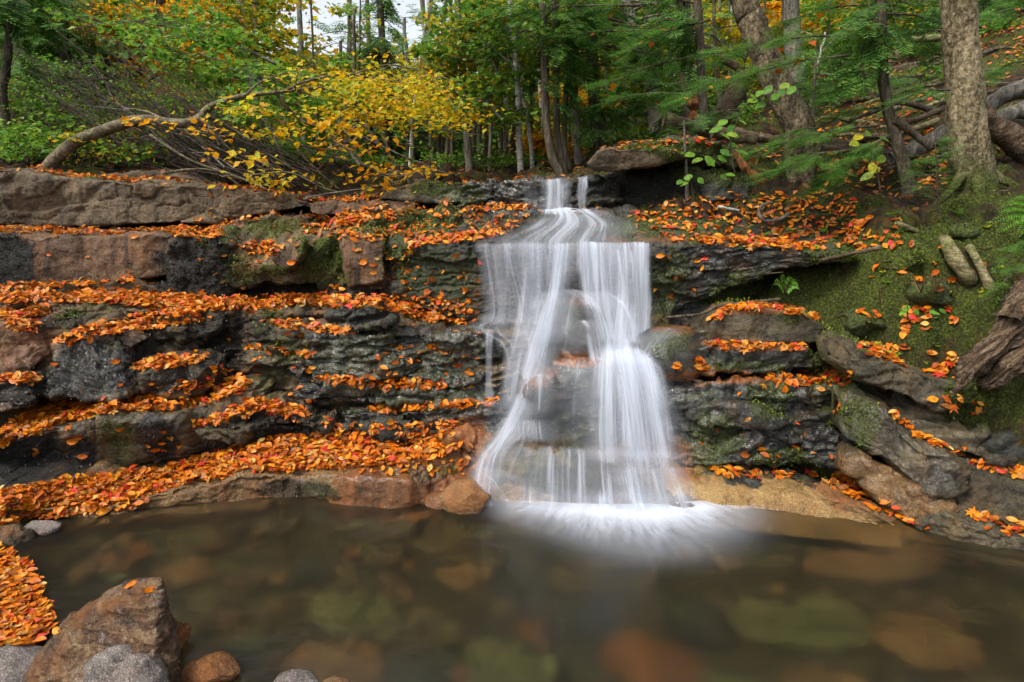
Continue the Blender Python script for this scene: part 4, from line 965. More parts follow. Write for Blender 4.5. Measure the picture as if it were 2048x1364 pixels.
# main curtain
S('main_curtain', [(1146,484,1304,484,5.43,.30),(1148,491,1306,490,5.36,.80),(1152,540,1306,540,5.28,.74),(1158,600,1307,600,5.22,.74),(1168,650,1306,650,5.16,.76),(1180,690,1306,690,5.08,.8),(1186,735,1312,735,4.98,.7)], 2, .12, (.03, .08), .03, 80, 6)
S('main_curtain', [(1195,488,1302,488,5.40,.2),(1205,520,1302,520,5.24,.5),(1212,600,1300,600,5.15,.6),(1200,690,1300,690,5.02,.85),(1195,730,1305,730,4.92,.8)], 1, .3, (.1, .12), .02, 50, 16)
S('left_curtain', [(1086,486,1158,485,5.43,.30),(1086,493,1160,492,5.36,.74),(1084,540,1150,540,5.28,.78),(1080,590,1140,592,5.22,.80),(1062,650,1132,650,5.13,.84),(1038,720,1122,720,5.00,.70),(1022,770,1106,770,4.90,.66),(1000,830,1072,830,4.76,.76),(970,880,1050,872,4.64,.80),(944,915,1020,900,4.56,.80),(930,950,1012,945,4.46,.72),(930,985,1005,985,4.36,.62),(928,1018,1015,1016,4.31,.6)], 2, .5, (.02, .03), .03, 60, 7)
S('left_curtain', [(1098,500,1146,500,5.34,.3),(1092,590,1132,592,5.19,.6),(1072,650,1116,650,5.10,.7),(1050,720,1100,720,4.97,.5),(1012,830,1052,830,4.73,.6),(985,880,1030,872,4.61,.7),(955,925,1000,920,4.50,.6)], 1, .6, (.1, .1), .03, 40, 27)
S('left_curtain', [(1040,488,1105,487,5.43,.2),(1036,540,1100,540,5.35,.46),(1028,600,1092,600,5.28,.5),(1018,660,1085,660,5.2,.55),(1002,720,1072,720,5.08,.5),(992,790,1060,790,4.90,.45),(975,850,1040,850,4.74,.45)], 2, .35, (.03, .2), .02, 50, 8)
S('thin_film', [(945,486,1100,487,5.45,.30),(945,500,1100,500,5.38,.44),(955,560,1095,560,5.36,.42),(960,620,1090,625,5.33,.40),(950,650,1085,652,5.26,.5)], 2, .15, (.02, .08), .015, 60, 9)
S('thin_film', [(930,640,1080,646,5.27,.35),(935,662,1080,668,5.20,.45),(985,690,1078,690,5.14,.5),(1000,740,1070,740,5.06,.42),(1000,790,1060,790,4.98,.3)], 1, .25, (.1, .2), .0, 50, 10)
S('side_stream', [(968,658,990,660,5.20,.35),(968,672,988,672,5.06,.6),(969,740,986,740,5.0,.5),(966,800,992,800,4.94,.75)], 2, .35, (.03, .02), .01, 14, 11)
S('side_stream', [(952,799,1006,799,4.99,.3),(948,806,1010,806,4.82,.5),(955,830,1000,830,4.80,.2)], 1, .4, (.2, .5), .0, 20, 12)
S('soft_veil', [(950,486,1305,486,5.44,.3),(955,500,1305,500,5.34,.3),(985,590,1300,590,5.24,.24),(1000,660,1290,660,5.02,.15),(1010,720,1230,720,4.98,.12)], 1, .2, (.03, .3), .0, 60, 31)
S('soft_veil', [(1060,500,1165,500,5.28,.3),(1040,600,1150,600,5.16,.4),(1005,700,1140,700,5.0,.46),(975,790,1110,790,4.82,.44),(945,880,1080,880,4.58,.46),(915,940,1050,940,4.42,.42),(915,1000,1040,1000,4.30,.4)], 1, .5, (.1, .1), .0, 50, 34)
S('soft_veil', [(1030,700,1210,700,4.98,.2),(1020,780,1190,780,4.80,.2),(1000,850,1180,850,4.68,.2),(985,890,1200,895,4.58,.2)], 1, .3, (.2, .2), .0, 60, 32)
S('soft_veil', [(1140,720,1350,715,4.9,.3),(1130,800,1375,795,4.78,.42),(1120,880,1390,880,4.66,.42),(1110,930,1395,930,4.55,.35)], 1, .3, (.15, .15), .0, 60, 33)
# water arching over the boulders
S('boulder_veil', [(1105,575,1230,580,5.14,.25),(1140,594,1270,606,5.06,.42),(1160,625,1290,640,4.99,.46),(1180,690,1300,700,4.93,.6)], 2, .25, (.1, .1), .02, 40, 13)
S('boulder_veil', [(1060,580,1180,575,5.14,.25),(1050,625,1165,610,5.04,.44),(1030,700,1150,690,4.96,.46)], 2, .3, (.1, .2), .0, 30, 14)
S('boulder_veil', [(1150,641,1225,636,5.03,.4),(1158,660,1240,655,4.98,.58),(1165,700,1248,700,4.94,.58),(1175,735,1255,730,4.88,.66)], 1, .3, (.1, .2), .0, 30, 15)
S('boulder_veil', [(1296,652,1392,648,4.92,.4),(1272,676,1360,672,4.87,.55),(1258,705,1330,702,4.85,.6),(1245,740,1318,742,4.82,.6)], 1, .4, (.15, .2), .0, 30, 17)
S('boulder_veil', [(1110,640,1200,640,4.99,.2),(1095,680,1190,680,4.95,.4),(1085,712,1180,716,4.90,.34)], 1, .45, (.2, .2), .0, 40, 41)
S('boulder_veil', [(1120,720,1235,722,4.92,.3),(1115,745,1240,750,4.84,.44),(1110,800,1230,805,4.79,.3),(1110,860,1225,870,4.74,.24)], 1, .4, (.1, .3), .0, 50, 42)
S('boulder_veil', [(1000,835,1130,835,4.70,.3),(990,855,1140,860,4.64,.4),(985,885,1150,890,4.60,.35)], 1, .4, (.2, .2), .0, 40, 43)
# lower bell
S('lower_bell', [(1180,670,1306,665,5.05,.4),(1182,705,1314,700,4.93,.9),(1174,735,1330,732,4.83,.95),(1166,790,1348,788,4.75,.82),(1160,850,1362,850,4.69,.68),(1158,905,1376,908,4.64,.6),(1160,945,1384,950,4.57,.45),(1160,985,1392,990,4.48,.3)], 2, .25, (.06, .3), .03, 80, 18)
S('lower_bell', [(1205,690,1300,688,4.98,.5),(1205,722,1322,720,4.82,.9),(1215,790,1342,790,4.71,.6),(1222,850,1354,850,4.65,.5),(1222,910,1366,910,4.60,.45),(1222,960,1376,960,4.50,.3)], 2, .35, (.08, .35), .02, 60, 19)
S('boulder_veil', [(1040,744,1112,744,4.86,.4),(1034,765,1116,768,4.78,.55),(1030,800,1118,800,4.75,.45),(1026,835,1118,838,4.74,.3)], 1, .25, (.1, .2), .0, 40, 20)
S('boulder_veil', [(1105,715,1200,715,4.93,.2),(1108,745,1200,750,4.88,.28),(1110,800,1190,800,4.84,.2),(1112,870,1190,880,4.8,.12)], 1, .2, (.1, .2), .0, 40, 21)
# over the base slab into the pool
S('base_film', [(985,884,1370,895,4.66,.40),(965,900,1400,925,4.52,.42),(955,940,1412,950,4.40,.42),(950,985,1422,990,4.28,.44),(945,1020,1432,1024,4.20,.42)], 2, .3, (.15, .12), .02, 80, 22)
S('base_film', [(1190,920,1385,930,4.52,.5),(1195,960,1400,965,4.38,.5),(1200,1000,1415,1005,4.25,.55),(1205,1026,1425,1030,4.20,.5)], 2, .35, (.15, .15), .015, 60, 23)
S('base_film', [(945,935,1000,930,4.50,.5),(950,955,1060,955,4.42,.5),(960,985,1120,985,4.36,.45),(970,1018,1170,1016,4.26,.5)], 1, .35, (.1, .15), .0, 50, 24)
S('spray', [(985,965,1430,965,4.24,.15),(965,995,1450,998,4.18,.42),(950,1022,1475,1024,4.12,.50),(945,1050,1500,1052,4.06,.15)], 2, .6, (.3, .35), .03, 60, 40)
# foam fanning out over the pool
c0 = onz(1225, 995, .0)
nu_, nv_ = 120, 50
u, v, p, F = grid(nu_, nv_, lambda u, v: np.zeros((len(u), 3)))
ang = math.radians(180) + u * math.radians(180)
half = .80
px_ = (u - .5) * 2
r = .02 + v * 1.35
base = np.stack([c0[0] + px_ * half * 1.12, c0[1] - .16 - 0 * u + .12 * px_ ** 2, 0 * u], 1)
dirx = px_ * .85; diry = -np.sqrt(np.maximum(.05, 1 - (px_ * .75) ** 2))
p = base + np.stack([dirx * r, diry * r * .85, 0 * r], 1)
p[:, 2] = .014 + .02 * np.exp(-r / .10) * sstep(1.0, .6, np.abs(px_))
cx = p[:, 0] - (onz(1290, 1040, 0)[0])
dens = np.exp(-(r / .20) ** 1.3) * (.55 * sstep(1.0, .55, np.abs(px_)) + .40 * np.exp(-(cx / .4) ** 2)) + .55 * np.exp(-(r / .58) ** 1.5) * np.exp(-(cx / .70) ** 2)
dens = np.clip(dens * 1.1, 0, 1.0) * sstep(1, .7, v) * (.45 + .55 * sstep(0, .10, v))
me = mesh('foam', p, F, M['foam'])
set_uv(me, np.stack([px_ * .8, r], 1)); set_f(me, 'dens', dens)
o = centred('foam', me); tag(o, 'soft white foam fanning out on the pool below the falls', 'foam', kind='stuff')
# ------------------------------------------------------------------ fallen leaves
SV = np.concatenate(SURF_V); SF = np.concatenate(SURF_F)
BVH = BVHTree.FromPolygons([tuple(v) for v in SV], [tuple(int(i) for i in f) for f in SF])
EYE = Vector((0, 0, CAMZ))
def cast(px, py):
    d = Vector(P(px, py, 5.0)) - EYE
    return BVH.ray_cast(EYE, d.normalized(), 60)
def drop(x, y, z):
    return BVH.ray_cast(Vector((x, y, z)), Vector((0, 0, -1)), 20)

def beech_template(w, fold, curl, twist):
    xs = [0, .14, .36, .62, .85, 1.0]; hw = [.02, .5, .95, 1.0, .55, .0]
    V, F = [], []
    for x, h in zip(xs, hw):
        z = curl * (x - .5) ** 2 * 4 - curl
        V += [(x - .5, 0, z), (x - .5, w * h, z + fold * h * w + twist * (x - .5)), (x - .5, -w * h, z + fold * h * w - twist * (x - .5))]
    for k in range(5):
        a, b = 3 * k, 3 * k + 3
        F += [(a, b, b + 1, a + 1), (a, a + 2, b + 2, b)]
    return np.array(V), np.array(F)
def maple_template(seed):
    r = np.random.default_rng(seed)
    ang = [0, 22, 48, 72, 100, 128, 158, 180]; rad = [1.0, .45, .85, .40, .72, .33, .36, .22]
    pts = [(0, 0, .06)]
    full = list(zip(ang, rad)) + [(-a, q) for a, q in list(zip(ang, rad))[-2:0:-1]]
    for a, q in full:
        q = q * .55; t = math.radians(a)
        pts.append((q * math.cos(t), q * math.sin(t), r.uniform(-.1, .12)))
    n = len(full)
    F = [(0, 1 + k, 1 + (k + 1) % n, 1 + (k + 1) % n) for k in range(n)]
    return np.array(pts), np.array(F)
TEMPL = [beech_template(RNG.uniform(.22, .32), RNG.uniform(-.1, .7), RNG.uniform(-.08, .16), RNG.uniform(-.12, .12)) for _ in range(14)]
MAPLE = [maple_template(s) for s in range(4)]

def orient(n, yaw, tilt_axis, tilt):
    n = n / np.linalg.norm(n)
    t = np.array([math.cos(yaw), math.sin(yaw), 0.]); t -= n * (t @ n)
    if np.linalg.norm(t) < 1e-3: t = np.array([1., 0, 0]) - n * n[0]
    t /= np.linalg.norm(t); b = np.cross(n, t)
    R = np.stack([t, b, n], 1)
    Rt = np.array(Matrix.Rotation(tilt, 3, Vector((math.cos(tilt_axis), math.sin(tilt_axis), 0))))
    return R @ Rt

LEAVES = []   # (pos, R, size, kind, region)
def inpoly(x, y, poly):
    c = False; n = len(poly)
    for i in range(n):
        x1, y1 = poly[i]; x2, y2 = poly[(i + 1) % n]
        if (y1 > y) != (y2 > y) and x < (x2 - x1) * (y - y1) / (y2 - y1) + x1: c = not c
    return c
def put(loc, nrm, region, kind, lo=.06, hi=.11, pile=.02, tilt=.45):
    if loc[2] < .012: loc = (loc[0], loc[1], .012); nrm = (0, 0, 1); tilt = .06; pile = .008
    n = np.array(nrm); n = n * .6 + np.array([0, 0, .4]) if n[2] > .2 else n
    yaw = random.uniform(0, 6.283)
    R = orient(n, yaw, random.uniform(0, 6.283), random.gauss(0, tilt))
    s = random.uniform(lo, hi)
    LEAVES.append((np.array(loc) + n / np.linalg.norm(n) * (.006 + random.random() ** 1.5 * pile), R, s, kind, region))
def region(name, poly, n, minz=.35, lo=.042, hi=.086, pile=.022, tilt=.34, maple=.05, red=.012):
    xs = [p[0] for p in poly]; ys = [p[1] for p in poly]
    got = tries = 0
    while got < n and tries < n * 9:
        tries += 1
        x, y = random.uniform(min(xs), max(xs)), random.uniform(min(ys), max(ys))
        if not inpoly(x, y, poly): continue
        loc, nrm, i, d = cast(x, y)
        if loc is None: continue
        if loc.z < .012: loc = Vector(onz(x, y, .014)); nrm = Vector((0, 0, 1))
        if nrm.z < minz: 
            continue
        k = 'red' if random.random() < red else 'maple' if random.random() < maple else 'beech'
        put(loc, nrm, name, k, lo * (1.2 if k != 'beech' else 1), hi * (1.3 if k != 'beech' else 1), pile, tilt)
        got += 1
def strip(name, pts, n, dY=(.0, .5), **kw):
    """Leaves dropped from above along a polyline of (px, py, Y)."""
    pts = np.array(pts, float)
    for _ in range(n):
        t = random.uniform(0, len(pts) - 1.001); i = int(t); f = t - i
        q = pts[i] * (1 - f) + pts[i + 1] * f
        p = P(q[0], q[1], q[2]); p[1] += random.uniform(*dY)
        loc, nrm, i_, d = drop(p[0], p[1], p[2] + .35)
        if loc is None or nrm.z < .3: continue
        put(loc, nrm, name, 'beech' if random.random() < .95 else 'maple', .045, .085, kw.get('pile', .03), kw.get('tilt', .45))

R_ = region
R_('long shelf', [(0,588),(330,590),(460,598),(640,592),(800,598),(850,602),(800,628),(700,618),(600,612),(450,622),(300,620),(200,606),(0,608)], 1500, pile=.045)
strip('long shelf', [(-60,606,5.25),(100,606,5.35),(200,610,5.45),(280,620,5.55),(380,623,5.6),(520,617,5.6),(620,615,5.6),(700,620,5.55),(780,638,5.45)], 900, (0, .45), pile=.06, tilt=.6)
R_('thin mossy slab', [(0,612),(90,612),(100,632),(0,642)], 150)
R_('diagonal leaf ramp', [(110,682),(200,648),(300,628),(400,616),(430,640),(330,655),(240,670),(130,692)], 480, pile=.035)
R_('right end of the long shelf', [(760,596),(860,590),(900,612),(945,625),(930,652),(840,640),(780,625)], 380, pile=.035, red=.06)
R_('big leaf slope', [(0,865),(60,822),(150,800),(260,796),(340,786),(430,742),(505,765),(480,790),(350,822),(240,822),(110,852),(40,888),(0,894)], 1200, pile=.045)
R_('leafy crest', [(380,850),(450,830),(500,798),(560,803),(625,832),(600,846),(540,828),(500,834),(430,853),(385,856)], 430, pile=.035)
R_('bottom leaf shelf', [(0,985),(60,972),(330,938),(450,902),(560,878),(680,862),(900,866),(925,895),(850,930),(700,938),(600,942),(450,958),(350,975),(250,1005),(130,1016),(0,1040)], 2700, pile=.045, red=.035)
R_('left edge of the bottom shelf', [(0,1000),(130,1005),(300,990),(300,1012),(180,1028),(0,1050)], 260, minz=.05, pile=.03)
strip('strip under the pale ledge', [(-60,458,6.0),(70,462,6.2),(220,462,6.3),(340,458,6.4),(430,448,6.6),(560,425,6.8)], 520, (-.15, .3), pile=.03, tilt=.5)
R_('top of the black moss block', [(335,455),(450,440),(450,470),(420,480),(350,478)], 170)
R_('foot of the rusty ledge', [(0,570),(140,566),(270,555),(270,566),(140,575),(0,584)], 120, minz=.2)
strip('top left ledge', [(20,345,6.7),(130,352,6.75),(230,356,6.85),(330,362,6.95)], 260, (0, .45), pile=.03, tilt=.6)
strip('top left ledge', [(330,362,6.95),(600,390,7.15)], 60, (0, .4), pile=.02, tilt=.6)
R_('mossy boulders left of the falls', [(610,425),(700,415),(900,398),(925,420),(905,482),(700,485),(600,470)], 300, minz=.3)
R_('leaf trail by the reddish slab', [(620,432),(790,424),(800,440),(690,452),(640,445)], 220, minz=.2, red=.1)
R_('leaf trail by the reddish slab', [(600,400),(760,392),(760,400),(620,404)], 60, minz=.1)
R_('trough beside the tilted slab', [(470,490),(560,482),(560,512),(500,512)], 80, minz=.1)
R_('upper ledges left of the top fall', [(925,408),(1075,410),(1060,420),(925,424)], 130, minz=.1)
R_('upper ledges left of the top fall', [(930,430),(1050,430),(1040,460),(940,470)], 60, minz=-.4)
R_('red leaf trail left of the water slab', [(810,490),(880,472),(1000,462),(1010,472),(900,488),(820,496)], 210, minz=.1, red=.12)
strip('rim of the top fall', [(925,362,7.0),(1070,360,6.85)], 50, (0, .3), tilt=.7)
for nm, pl, k in [('olive streaked slab', [(515,642),(620,645),(715,664),(690,670),(560,658)], 110), ('mossy lower slab', [(485,687),(635,710),(610,716),(490,699)], 80), ('leaf topped boulder', [(258,738),(330,710),(418,712),(400,728),(300,742)], 170),
                  ('far left little slabs', [(0,750),(85,752),(70,768),(0,768)], 80), ('upper thin strata slab', [(620,755),(780,760),(895,770),(885,780),(700,778)], 170), ('middle thin strata slab', [(735,816),(850,810),(1000,800),(985,814),(760,828)], 170),
                  ('lowest thin strata slab', [(640,850),(920,846),(905,858),(650,862)], 60), ('reddish wedge block', [(10,640),(85,645),(70,665),(20,660)], 50), ('orange boulders', [(800,880),(940,890),(960,930),(900,960),(820,950),(700,950)], 70)]:
    R_(nm, pl, k, minz=.15, pile=.03)
for nm, pl, k in [('arched boulder', [(1412,645),(1450,615),(1520,605),(1590,615),(1645,640),(1600,630),(1520,616),(1440,634)], 170), ('shelf under the arched boulder', [(1410,684),(1625,690),(1600,702),(1430,700)], 80), ('right hand silted shelf', [(1520,750),(1705,742),(1705,768),(1560,772)], 110),
                  ('left end of the silted shelf', [(1340,735),(1400,718),(1420,742)], 40), ('layered slab beside the driftwood', [(1705,688),(1800,690),(1935,715),(1960,735),(1905,765),(1800,730),(1720,708)], 130), ('moss above the layered slab', [(1710,622),(1900,612),(1930,650),(1800,672)], 40),
                  ('dark mossy slab', [(1850,795),(1960,800),(1960,822),(1860,822)], 14), ('tan waterline slab', [(1610,942),(1700,948),(1760,995),(1860,1060),(1720,1010)], 80), ('thin wet slab', [(1400,930),(1590,945),(1570,960),(1450,952)], 45),
                  ('bottom right corner block', [(1930,1022),(2048,1042),(2048,1080),(1980,1060)], 34), ('grey block at the right edge', [(1930,922),(2048,930),(2048,965)], 24)]:
    R_(nm, pl, k, minz=.2, lo=.052, hi=.092, pile=.012, tilt=.24, maple=.12, red=.05)
R_('grey diagonal slab', [(1760,800),(1835,868),(1940,906),(1900,908),(1800,856)], 34, minz=.1, lo=.06, hi=.10, tilt=.2, maple=.2)
R_('leaf slope right of the falls', [(1250,425),(1340,402),(1450,386),(1700,386),(1740,440),(1700,492),(1560,492),(1330,482)], 560, minz=.1, lo=.045, hi=.082, maple=.10, red=.05, pile=.012)
R_('rim of the dark layered slab', [(1390,474),(1560,480),(1665,498),(1560,502),(1400,488)], 230, minz=.1, pile=.02)
R_('mossy bank', [(1700,430),(1800,430),(1800,500),(1700,500)], 45, minz=.0)
R_('mossy bank', [(1750,480),(2000,480),(2000,600),(1750,560)], 16, minz=-.2, lo=.07)
R_('wet wall left of the falls', [(650,495),(960,495),(960,650),(800,600)], 60, minz=-.8, lo=.05, hi=.085, pile=.004, tilt=.12)
R_('dark blocks by the side stream', [(790,665),(960,660),(960,790),(700,790)], 60, minz=-.8, lo=.05, hi=.085, pile=.004, tilt=.12)
R_('right hand wet wall', [(1390,770),(1700,770),(1700,920),(1390,920)], 24, minz=-.8, lo=.05, hi=.085, pile=.004, tilt=.12)
R_('dark layered slab', [(1305,495),(1420,500),(1400,580),(1310,600)], 10, minz=-.8, lo=.06, hi=.09, pile=.004, tilt=.12)
R_('left bank faces', [(0,470),(780,470),(780,590),(0,590)], 22, minz=-.8, lo=.05, hi=.085, pile=.004, tilt=.12)
R_('left bank faces', [(100,660),(660,660),(660,840),(100,780)], 40, minz=-.8, lo=.05, hi=.085, pile=.004, tilt=.12)
R_('massive undercut ledge', [(40,860),(360,850),(360,900),(60,930)], 16, minz=-.8, lo=.06, hi=.09, pile=.006, tilt=.15)
R_('left shore of the pool', [(0,1088),(60,1130),(110,1245),(80,1292),(0,1292)], 520, minz=-.1, lo=.045, hi=.08, pile=.02)
R_('steep slope behind the birch', [(1900,80),(2048,42),(2048,140),(1960,120)], 110, minz=-.1)
R_('duff under the leaning birch', [(1480,280),(1900,290),(1900,385),(1700,380),(1560,330)], 220, minz=-.1, pile=.01)
R_('duff under the leaning birch', [(1560,200),(1870,190),(1870,290),(1640,290)], 220, minz=-.1, pile=.01)
R_('moss cap of the overhanging boulder', [(1210,285),(1450,275),(1450,300),(1240,298)], 60, minz=.2)
for px, py in ((300,1178),(115,1262),(262,1172)):
    loc, nrm, i, d = cast(px, py)
    put(loc, nrm, 'pointed boulder at the front', 'beech', .06, .07, .004, .1)

TW = {'beech': 'orange fallen leaf', 'maple': 'large lobed orange leaf', 'red': 'bright red fallen leaf'}
area = []
for pos, R, s, k, reg in LEAVES:
    n = R[:, 2]; v = np.array([0, 0, CAMZ]) - pos; d = np.linalg.norm(v)
    seen = 1.0
    hit = BVH.ray_cast(EYE, Vector(-v).normalized(), d - .05)
    if hit[0] is not None: seen = 0
    x, y = pix(pos)
    if not (0 < x[0] < 2048 and 0 < y[0] < 1364): seen = 0
    area.append(seen * s * s * (abs(n @ v) / d + .15) / d ** 2)
order = np.argsort(-np.array(area))
single = set(int(i) for i in order[:300])
TM = {}
def single_mesh(kind, j):
    key = (kind, j)
    if key not in TM:
        V, F = TEMPL[j] if kind == 'beech' else MAPLE[j]
        me = mesh('fallen_leaf', V, [tuple(dict.fromkeys(int(i) for i in f)) for f in F], M['litter_red' if kind == 'red' else 'litter1'])
        TM[key] = me
    return TM[key]
bag, bagr = Bag(), Bag()
for i, (pos, R, s, k, reg) in enumerate(LEAVES):
    j = random.randrange(len(TEMPL) if k == 'beech' else len(MAPLE))
    if i in single:
        me = single_mesh(k, j)
        o = bpy.data.objects.new('fallen_leaf', me)
        m4 = Matrix([[*(R[r] * s), pos[r]] for r in range(3)] + [[0, 0, 0, 1]])
        o.matrix_world = m4
        link(o); tag(o, TW[k] + ' lying on the ' + reg, 'leaf', TW[k].replace('leaf', 'leaves') + ' on the ' + reg, 'thing')
    else:
        V, F = TEMPL[j] if k == 'beech' else MAPLE[j]
        V = V @ (R * s).T + pos
        (bagr if k == 'red' else bag).add(V, F)
me = bag.build('leaf_litter', M['litter'])
tag(link(bpy.data.objects.new('leaf_litter', me)), 'orange autumn leaves covering the rock shelves', 'leaf litter', kind='stuff')
tag(link(bpy.data.objects.new('red_leaf_litter', bagr.build('red_leaf_litter', M['litter_red']))), 'scattered red leaves among the orange litter', 'leaf litter', kind='stuff')
# withered brown leaves over the woodland floor
bag = Bag()
for _ in range(5200):
    x, y = random.uniform(-9, 9), random.uniform(5.5, 15)
    if abs(x) > y * .95: continue
    loc, nrm, i, d = drop(x, y, 14)
    if loc is None or nrm.z < .3: continue
    V, F = TEMPL[random.randrange(len(TEMPL))]
    R = orient(np.array(nrm), random.uniform(0, 6.28), random.uniform(0, 6.28), random.gauss(0, .5))
    bag.add(V @ (R * random.uniform(.06, .11)).T + np.array(loc) + np.array([0, 0, .012]), F)
tag(link(bpy.data.objects.new('withered_leaves', bag.build('withered_leaves', M['litter_brown']))), 'withered brown leaves on the woodland floor', 'leaf litter', kind='stuff')
# moss tufts on the mossy surfaces
pat = np.concatenate(SURF_PAT)
def tufts(name, chan, mat, n, thr, lo, hi, label):
    cand = np.where((pat[:, chan] > thr) & (SV[:, 1] < 9) & (SV[:, 1] > 3.2) & (np.abs(SV[:, 0]) < 6.5))[0]
    ids = RNG.choice(cand, min(n, len(cand)), replace=True)
    c = SV[ids] + RNG.normal(size=(len(ids), 3)) * .010
    az = RNG.uniform(0, 6.283, len(ids)); L = RNG.uniform(lo, hi, len(ids))
    dirv = np.stack([np.cos(az) * .8, np.sin(az) * .8 - .35, RNG.uniform(.2, 1, len(ids))], 1); dirv /= np.linalg.norm(dirv, axis=1)[:, None]
    side = np.stack([-np.sin(az), np.cos(az), 0 * az], 1)
    wv_ = (L * .28)[:, None] * side
    V = np.stack([c - wv_ * .3, c + dirv * (L * .55)[:, None] - wv_, c + dirv * L[:, None], c + dirv * (L * .55)[:, None] + wv_], 1).reshape(-1, 3)
    F = np.arange(len(V)).reshape(-1, 4)
    tag(link(bpy.data.objects.new(name, mesh(name, V, F, M[mat]))), label, 'moss', kind='stuff')
tufts('moss', 1, 'moss', 170000, .35, .010, .032, 'green moss tufts on the banks and boulders')
M['blackmoss'] = leaf_mat('black_moss_tuft', [(0, (.006, .005, .004)), (.7, (.028, .022, .016)), (.92, (.06, .05, .035)), (1, (.16, .14, .12))], .1, .45)
tufts('black_moss', 0, 'blackmoss', 32000, .5, .010, .024, 'dark wet moss hanging on the rock faces')  # tufts also fall on the shade painted under the overhang
# ------------------------------------------------------------------ trees and plants
def unit(a): return a / (np.linalg.norm(a, axis=-1, keepdims=True) + 1e-9)

def leaf_quads(c, size, rng, flat=.75, droop=.25, dirs=None, width=.32):
    """One folded leaf (a quad) per centre; size may be an array."""
    n = len(c)
    size = np.broadcast_to(np.asarray(size, float), (n,)) * rng.uniform(.65, 1.25, n)
    az = rng.uniform(0, 6.283, n)
    a = np.stack([np.cos(az), np.sin(az), -droop + rng.normal(size=n) * .35], 1)
    if dirs is not None: a = a * .7 + dirs
    a = unit(a)
    up = unit(np.stack([rng.normal(size=n) * (1 - flat), rng.normal(size=n) * (1 - flat), np.full(n, flat)], 1) + rng.normal(size=(n, 3)) * .25)
    b = unit(np.cross(up, a)); nn = np.cross(a, b)
    L = size[:, None]; W = L * width
    V = np.stack([c, c + a * L * .48 - b * W + nn * L * .07, c + a * L - nn * L * .06, c + a * L * .48 + b * W + nn * L * .07], 1).reshape(-1, 3)
    return V, np.arange(4 * n).reshape(-1, 4)

def clusters(centres, radii, per, rng, thick=.28):
    """Leaf centres in flat layered clusters."""
    k = len(centres)
    idx = rng.integers(0, k, k * per)
    d = rng.normal(size=(len(idx), 3)); d[:, 2] *= thick
    d = d / 1.6
    return centres[idx] + d * radii[idx][:, None]

# flat needle sprays (template along +x, unit length, in the xy plane)
def spray_template(ntw, nneedle, seed, near):
    r = np.random.default_rng(seed); V, F = [], []
    def quad(p, d, L, w):
        d = unit(np.array(d)); s = np.cross([0, 0, 1], d); s = unit(s)
        b = len(V)
        V.extend([p - s * w * .5, p + d * L * .5 - s * w, p + d * L, p + d * L * .5 + s * w]); F.append((b, b + 1, b + 2, b + 3))
    for k in range(ntw):
        x = .06 + .84 * k / ntw
        L = (.50 * (1 - x * .75)) * r.uniform(.8, 1.15)
        for sg in (-1, 1):
            d = np.array([math.cos(math.radians(48)), sg * math.sin(math.radians(48)), r.uniform(-.18, .02)])
            o = np.array([x, 0, -.10 * x * x])
            if near:
                m = max(3, int(nneedle * .7 * L / .5))
                for i in range(m):
                    t = (i + .5) / m
                    q = o + d * L * t
                    for s2 in (-1, 1):
                        ang = math.atan2(d[1], d[0]) + s2 * math.radians(62)
                        quad(q, [math.cos(ang), math.sin(ang), r.uniform(-.15, .15)], .070 * (1 - t * .4), .015)
            else:
                quad(o, d, L, .030)
                q = o + d * L * .45
                ang = math.atan2(d[1], d[0]) + sg * .7
                quad(q, [math.cos(ang), math.sin(ang), -.1], L * .45, .026)
    quad(np.array([0, 0, 0.]), [1, 0, -.1], 1.0, .012)
    return np.array(V), np.array(F)
FAR_SPRAY = [spray_template(6, 0, s, False) for s in range(4)]
NEAR_SPRAY = [spray_template(7, 9, s + 10, True) for s in range(4)]

def add_sprays(bag, pos, dirs, L, rng, near=False, roll=.35):
    T = NEAR_SPRAY if near else FAR_SPRAY
    which = rng.integers(0, len(T), len(pos))
    dirs = unit(dirs)
    for k, (V, F) in enumerate(T):
        m = np.where(which == k)[0]
        if not len(m): continue
        d = dirs[m]
        side = unit(np.cross(np.array([0, 0, 1.]), d) + rng.normal(size=(len(m), 3)) * roll * .5)
        up = np.cross(d, side)
        R = np.stack([d, side, up], 2)
        W = np.einsum('nij,vj->nvi', R * (np.broadcast_to(L, (len(pos),))[m] * rng.uniform(.7, 1.2, len(m)))[:, None, None], V) + pos[m][:, None, :]
        FF = (F[None] + (np.arange(len(m)) * len(V))[:, None, None]).reshape(-1, 4)
        bag.add(W.reshape(-1, 3), FF)

def px_path(path, Y, dY=0.0):
    q = [P(c[0], c[1], c[2] if len(c) > 2 else Y + (dY * i / max(1, len(path) - 1))) for i, c in enumerate(path)]
    return np.array(q)

def wood(bag, path, r0, r1, n=8, seg=24, rng=None, wob=.0, flare=0.):
    p = spline(path, seg)
    t = np.linspace(0, 1, seg)
    r = r0 * (1 - t) + r1 * t
    if flare: r = r * (1 + flare * np.exp(-t * seg / 3.0))
    if rng is not None and wob: p = p + rng.normal(size=p.shape) * wob * np.linspace(.3, 1, seg)[:, None]
    V, F = tube(p, r, n)
    if rng is not None:
        V = V + ((fbm(V * 6, 3, 17) * .12 + fbm(V * np.array([20, 20, 9]), 3, 18) * .10) * np.repeat(r, n))[:, None] * unit(V - np.repeat(p, n, 0))
    bag.add(V, F)
    return p

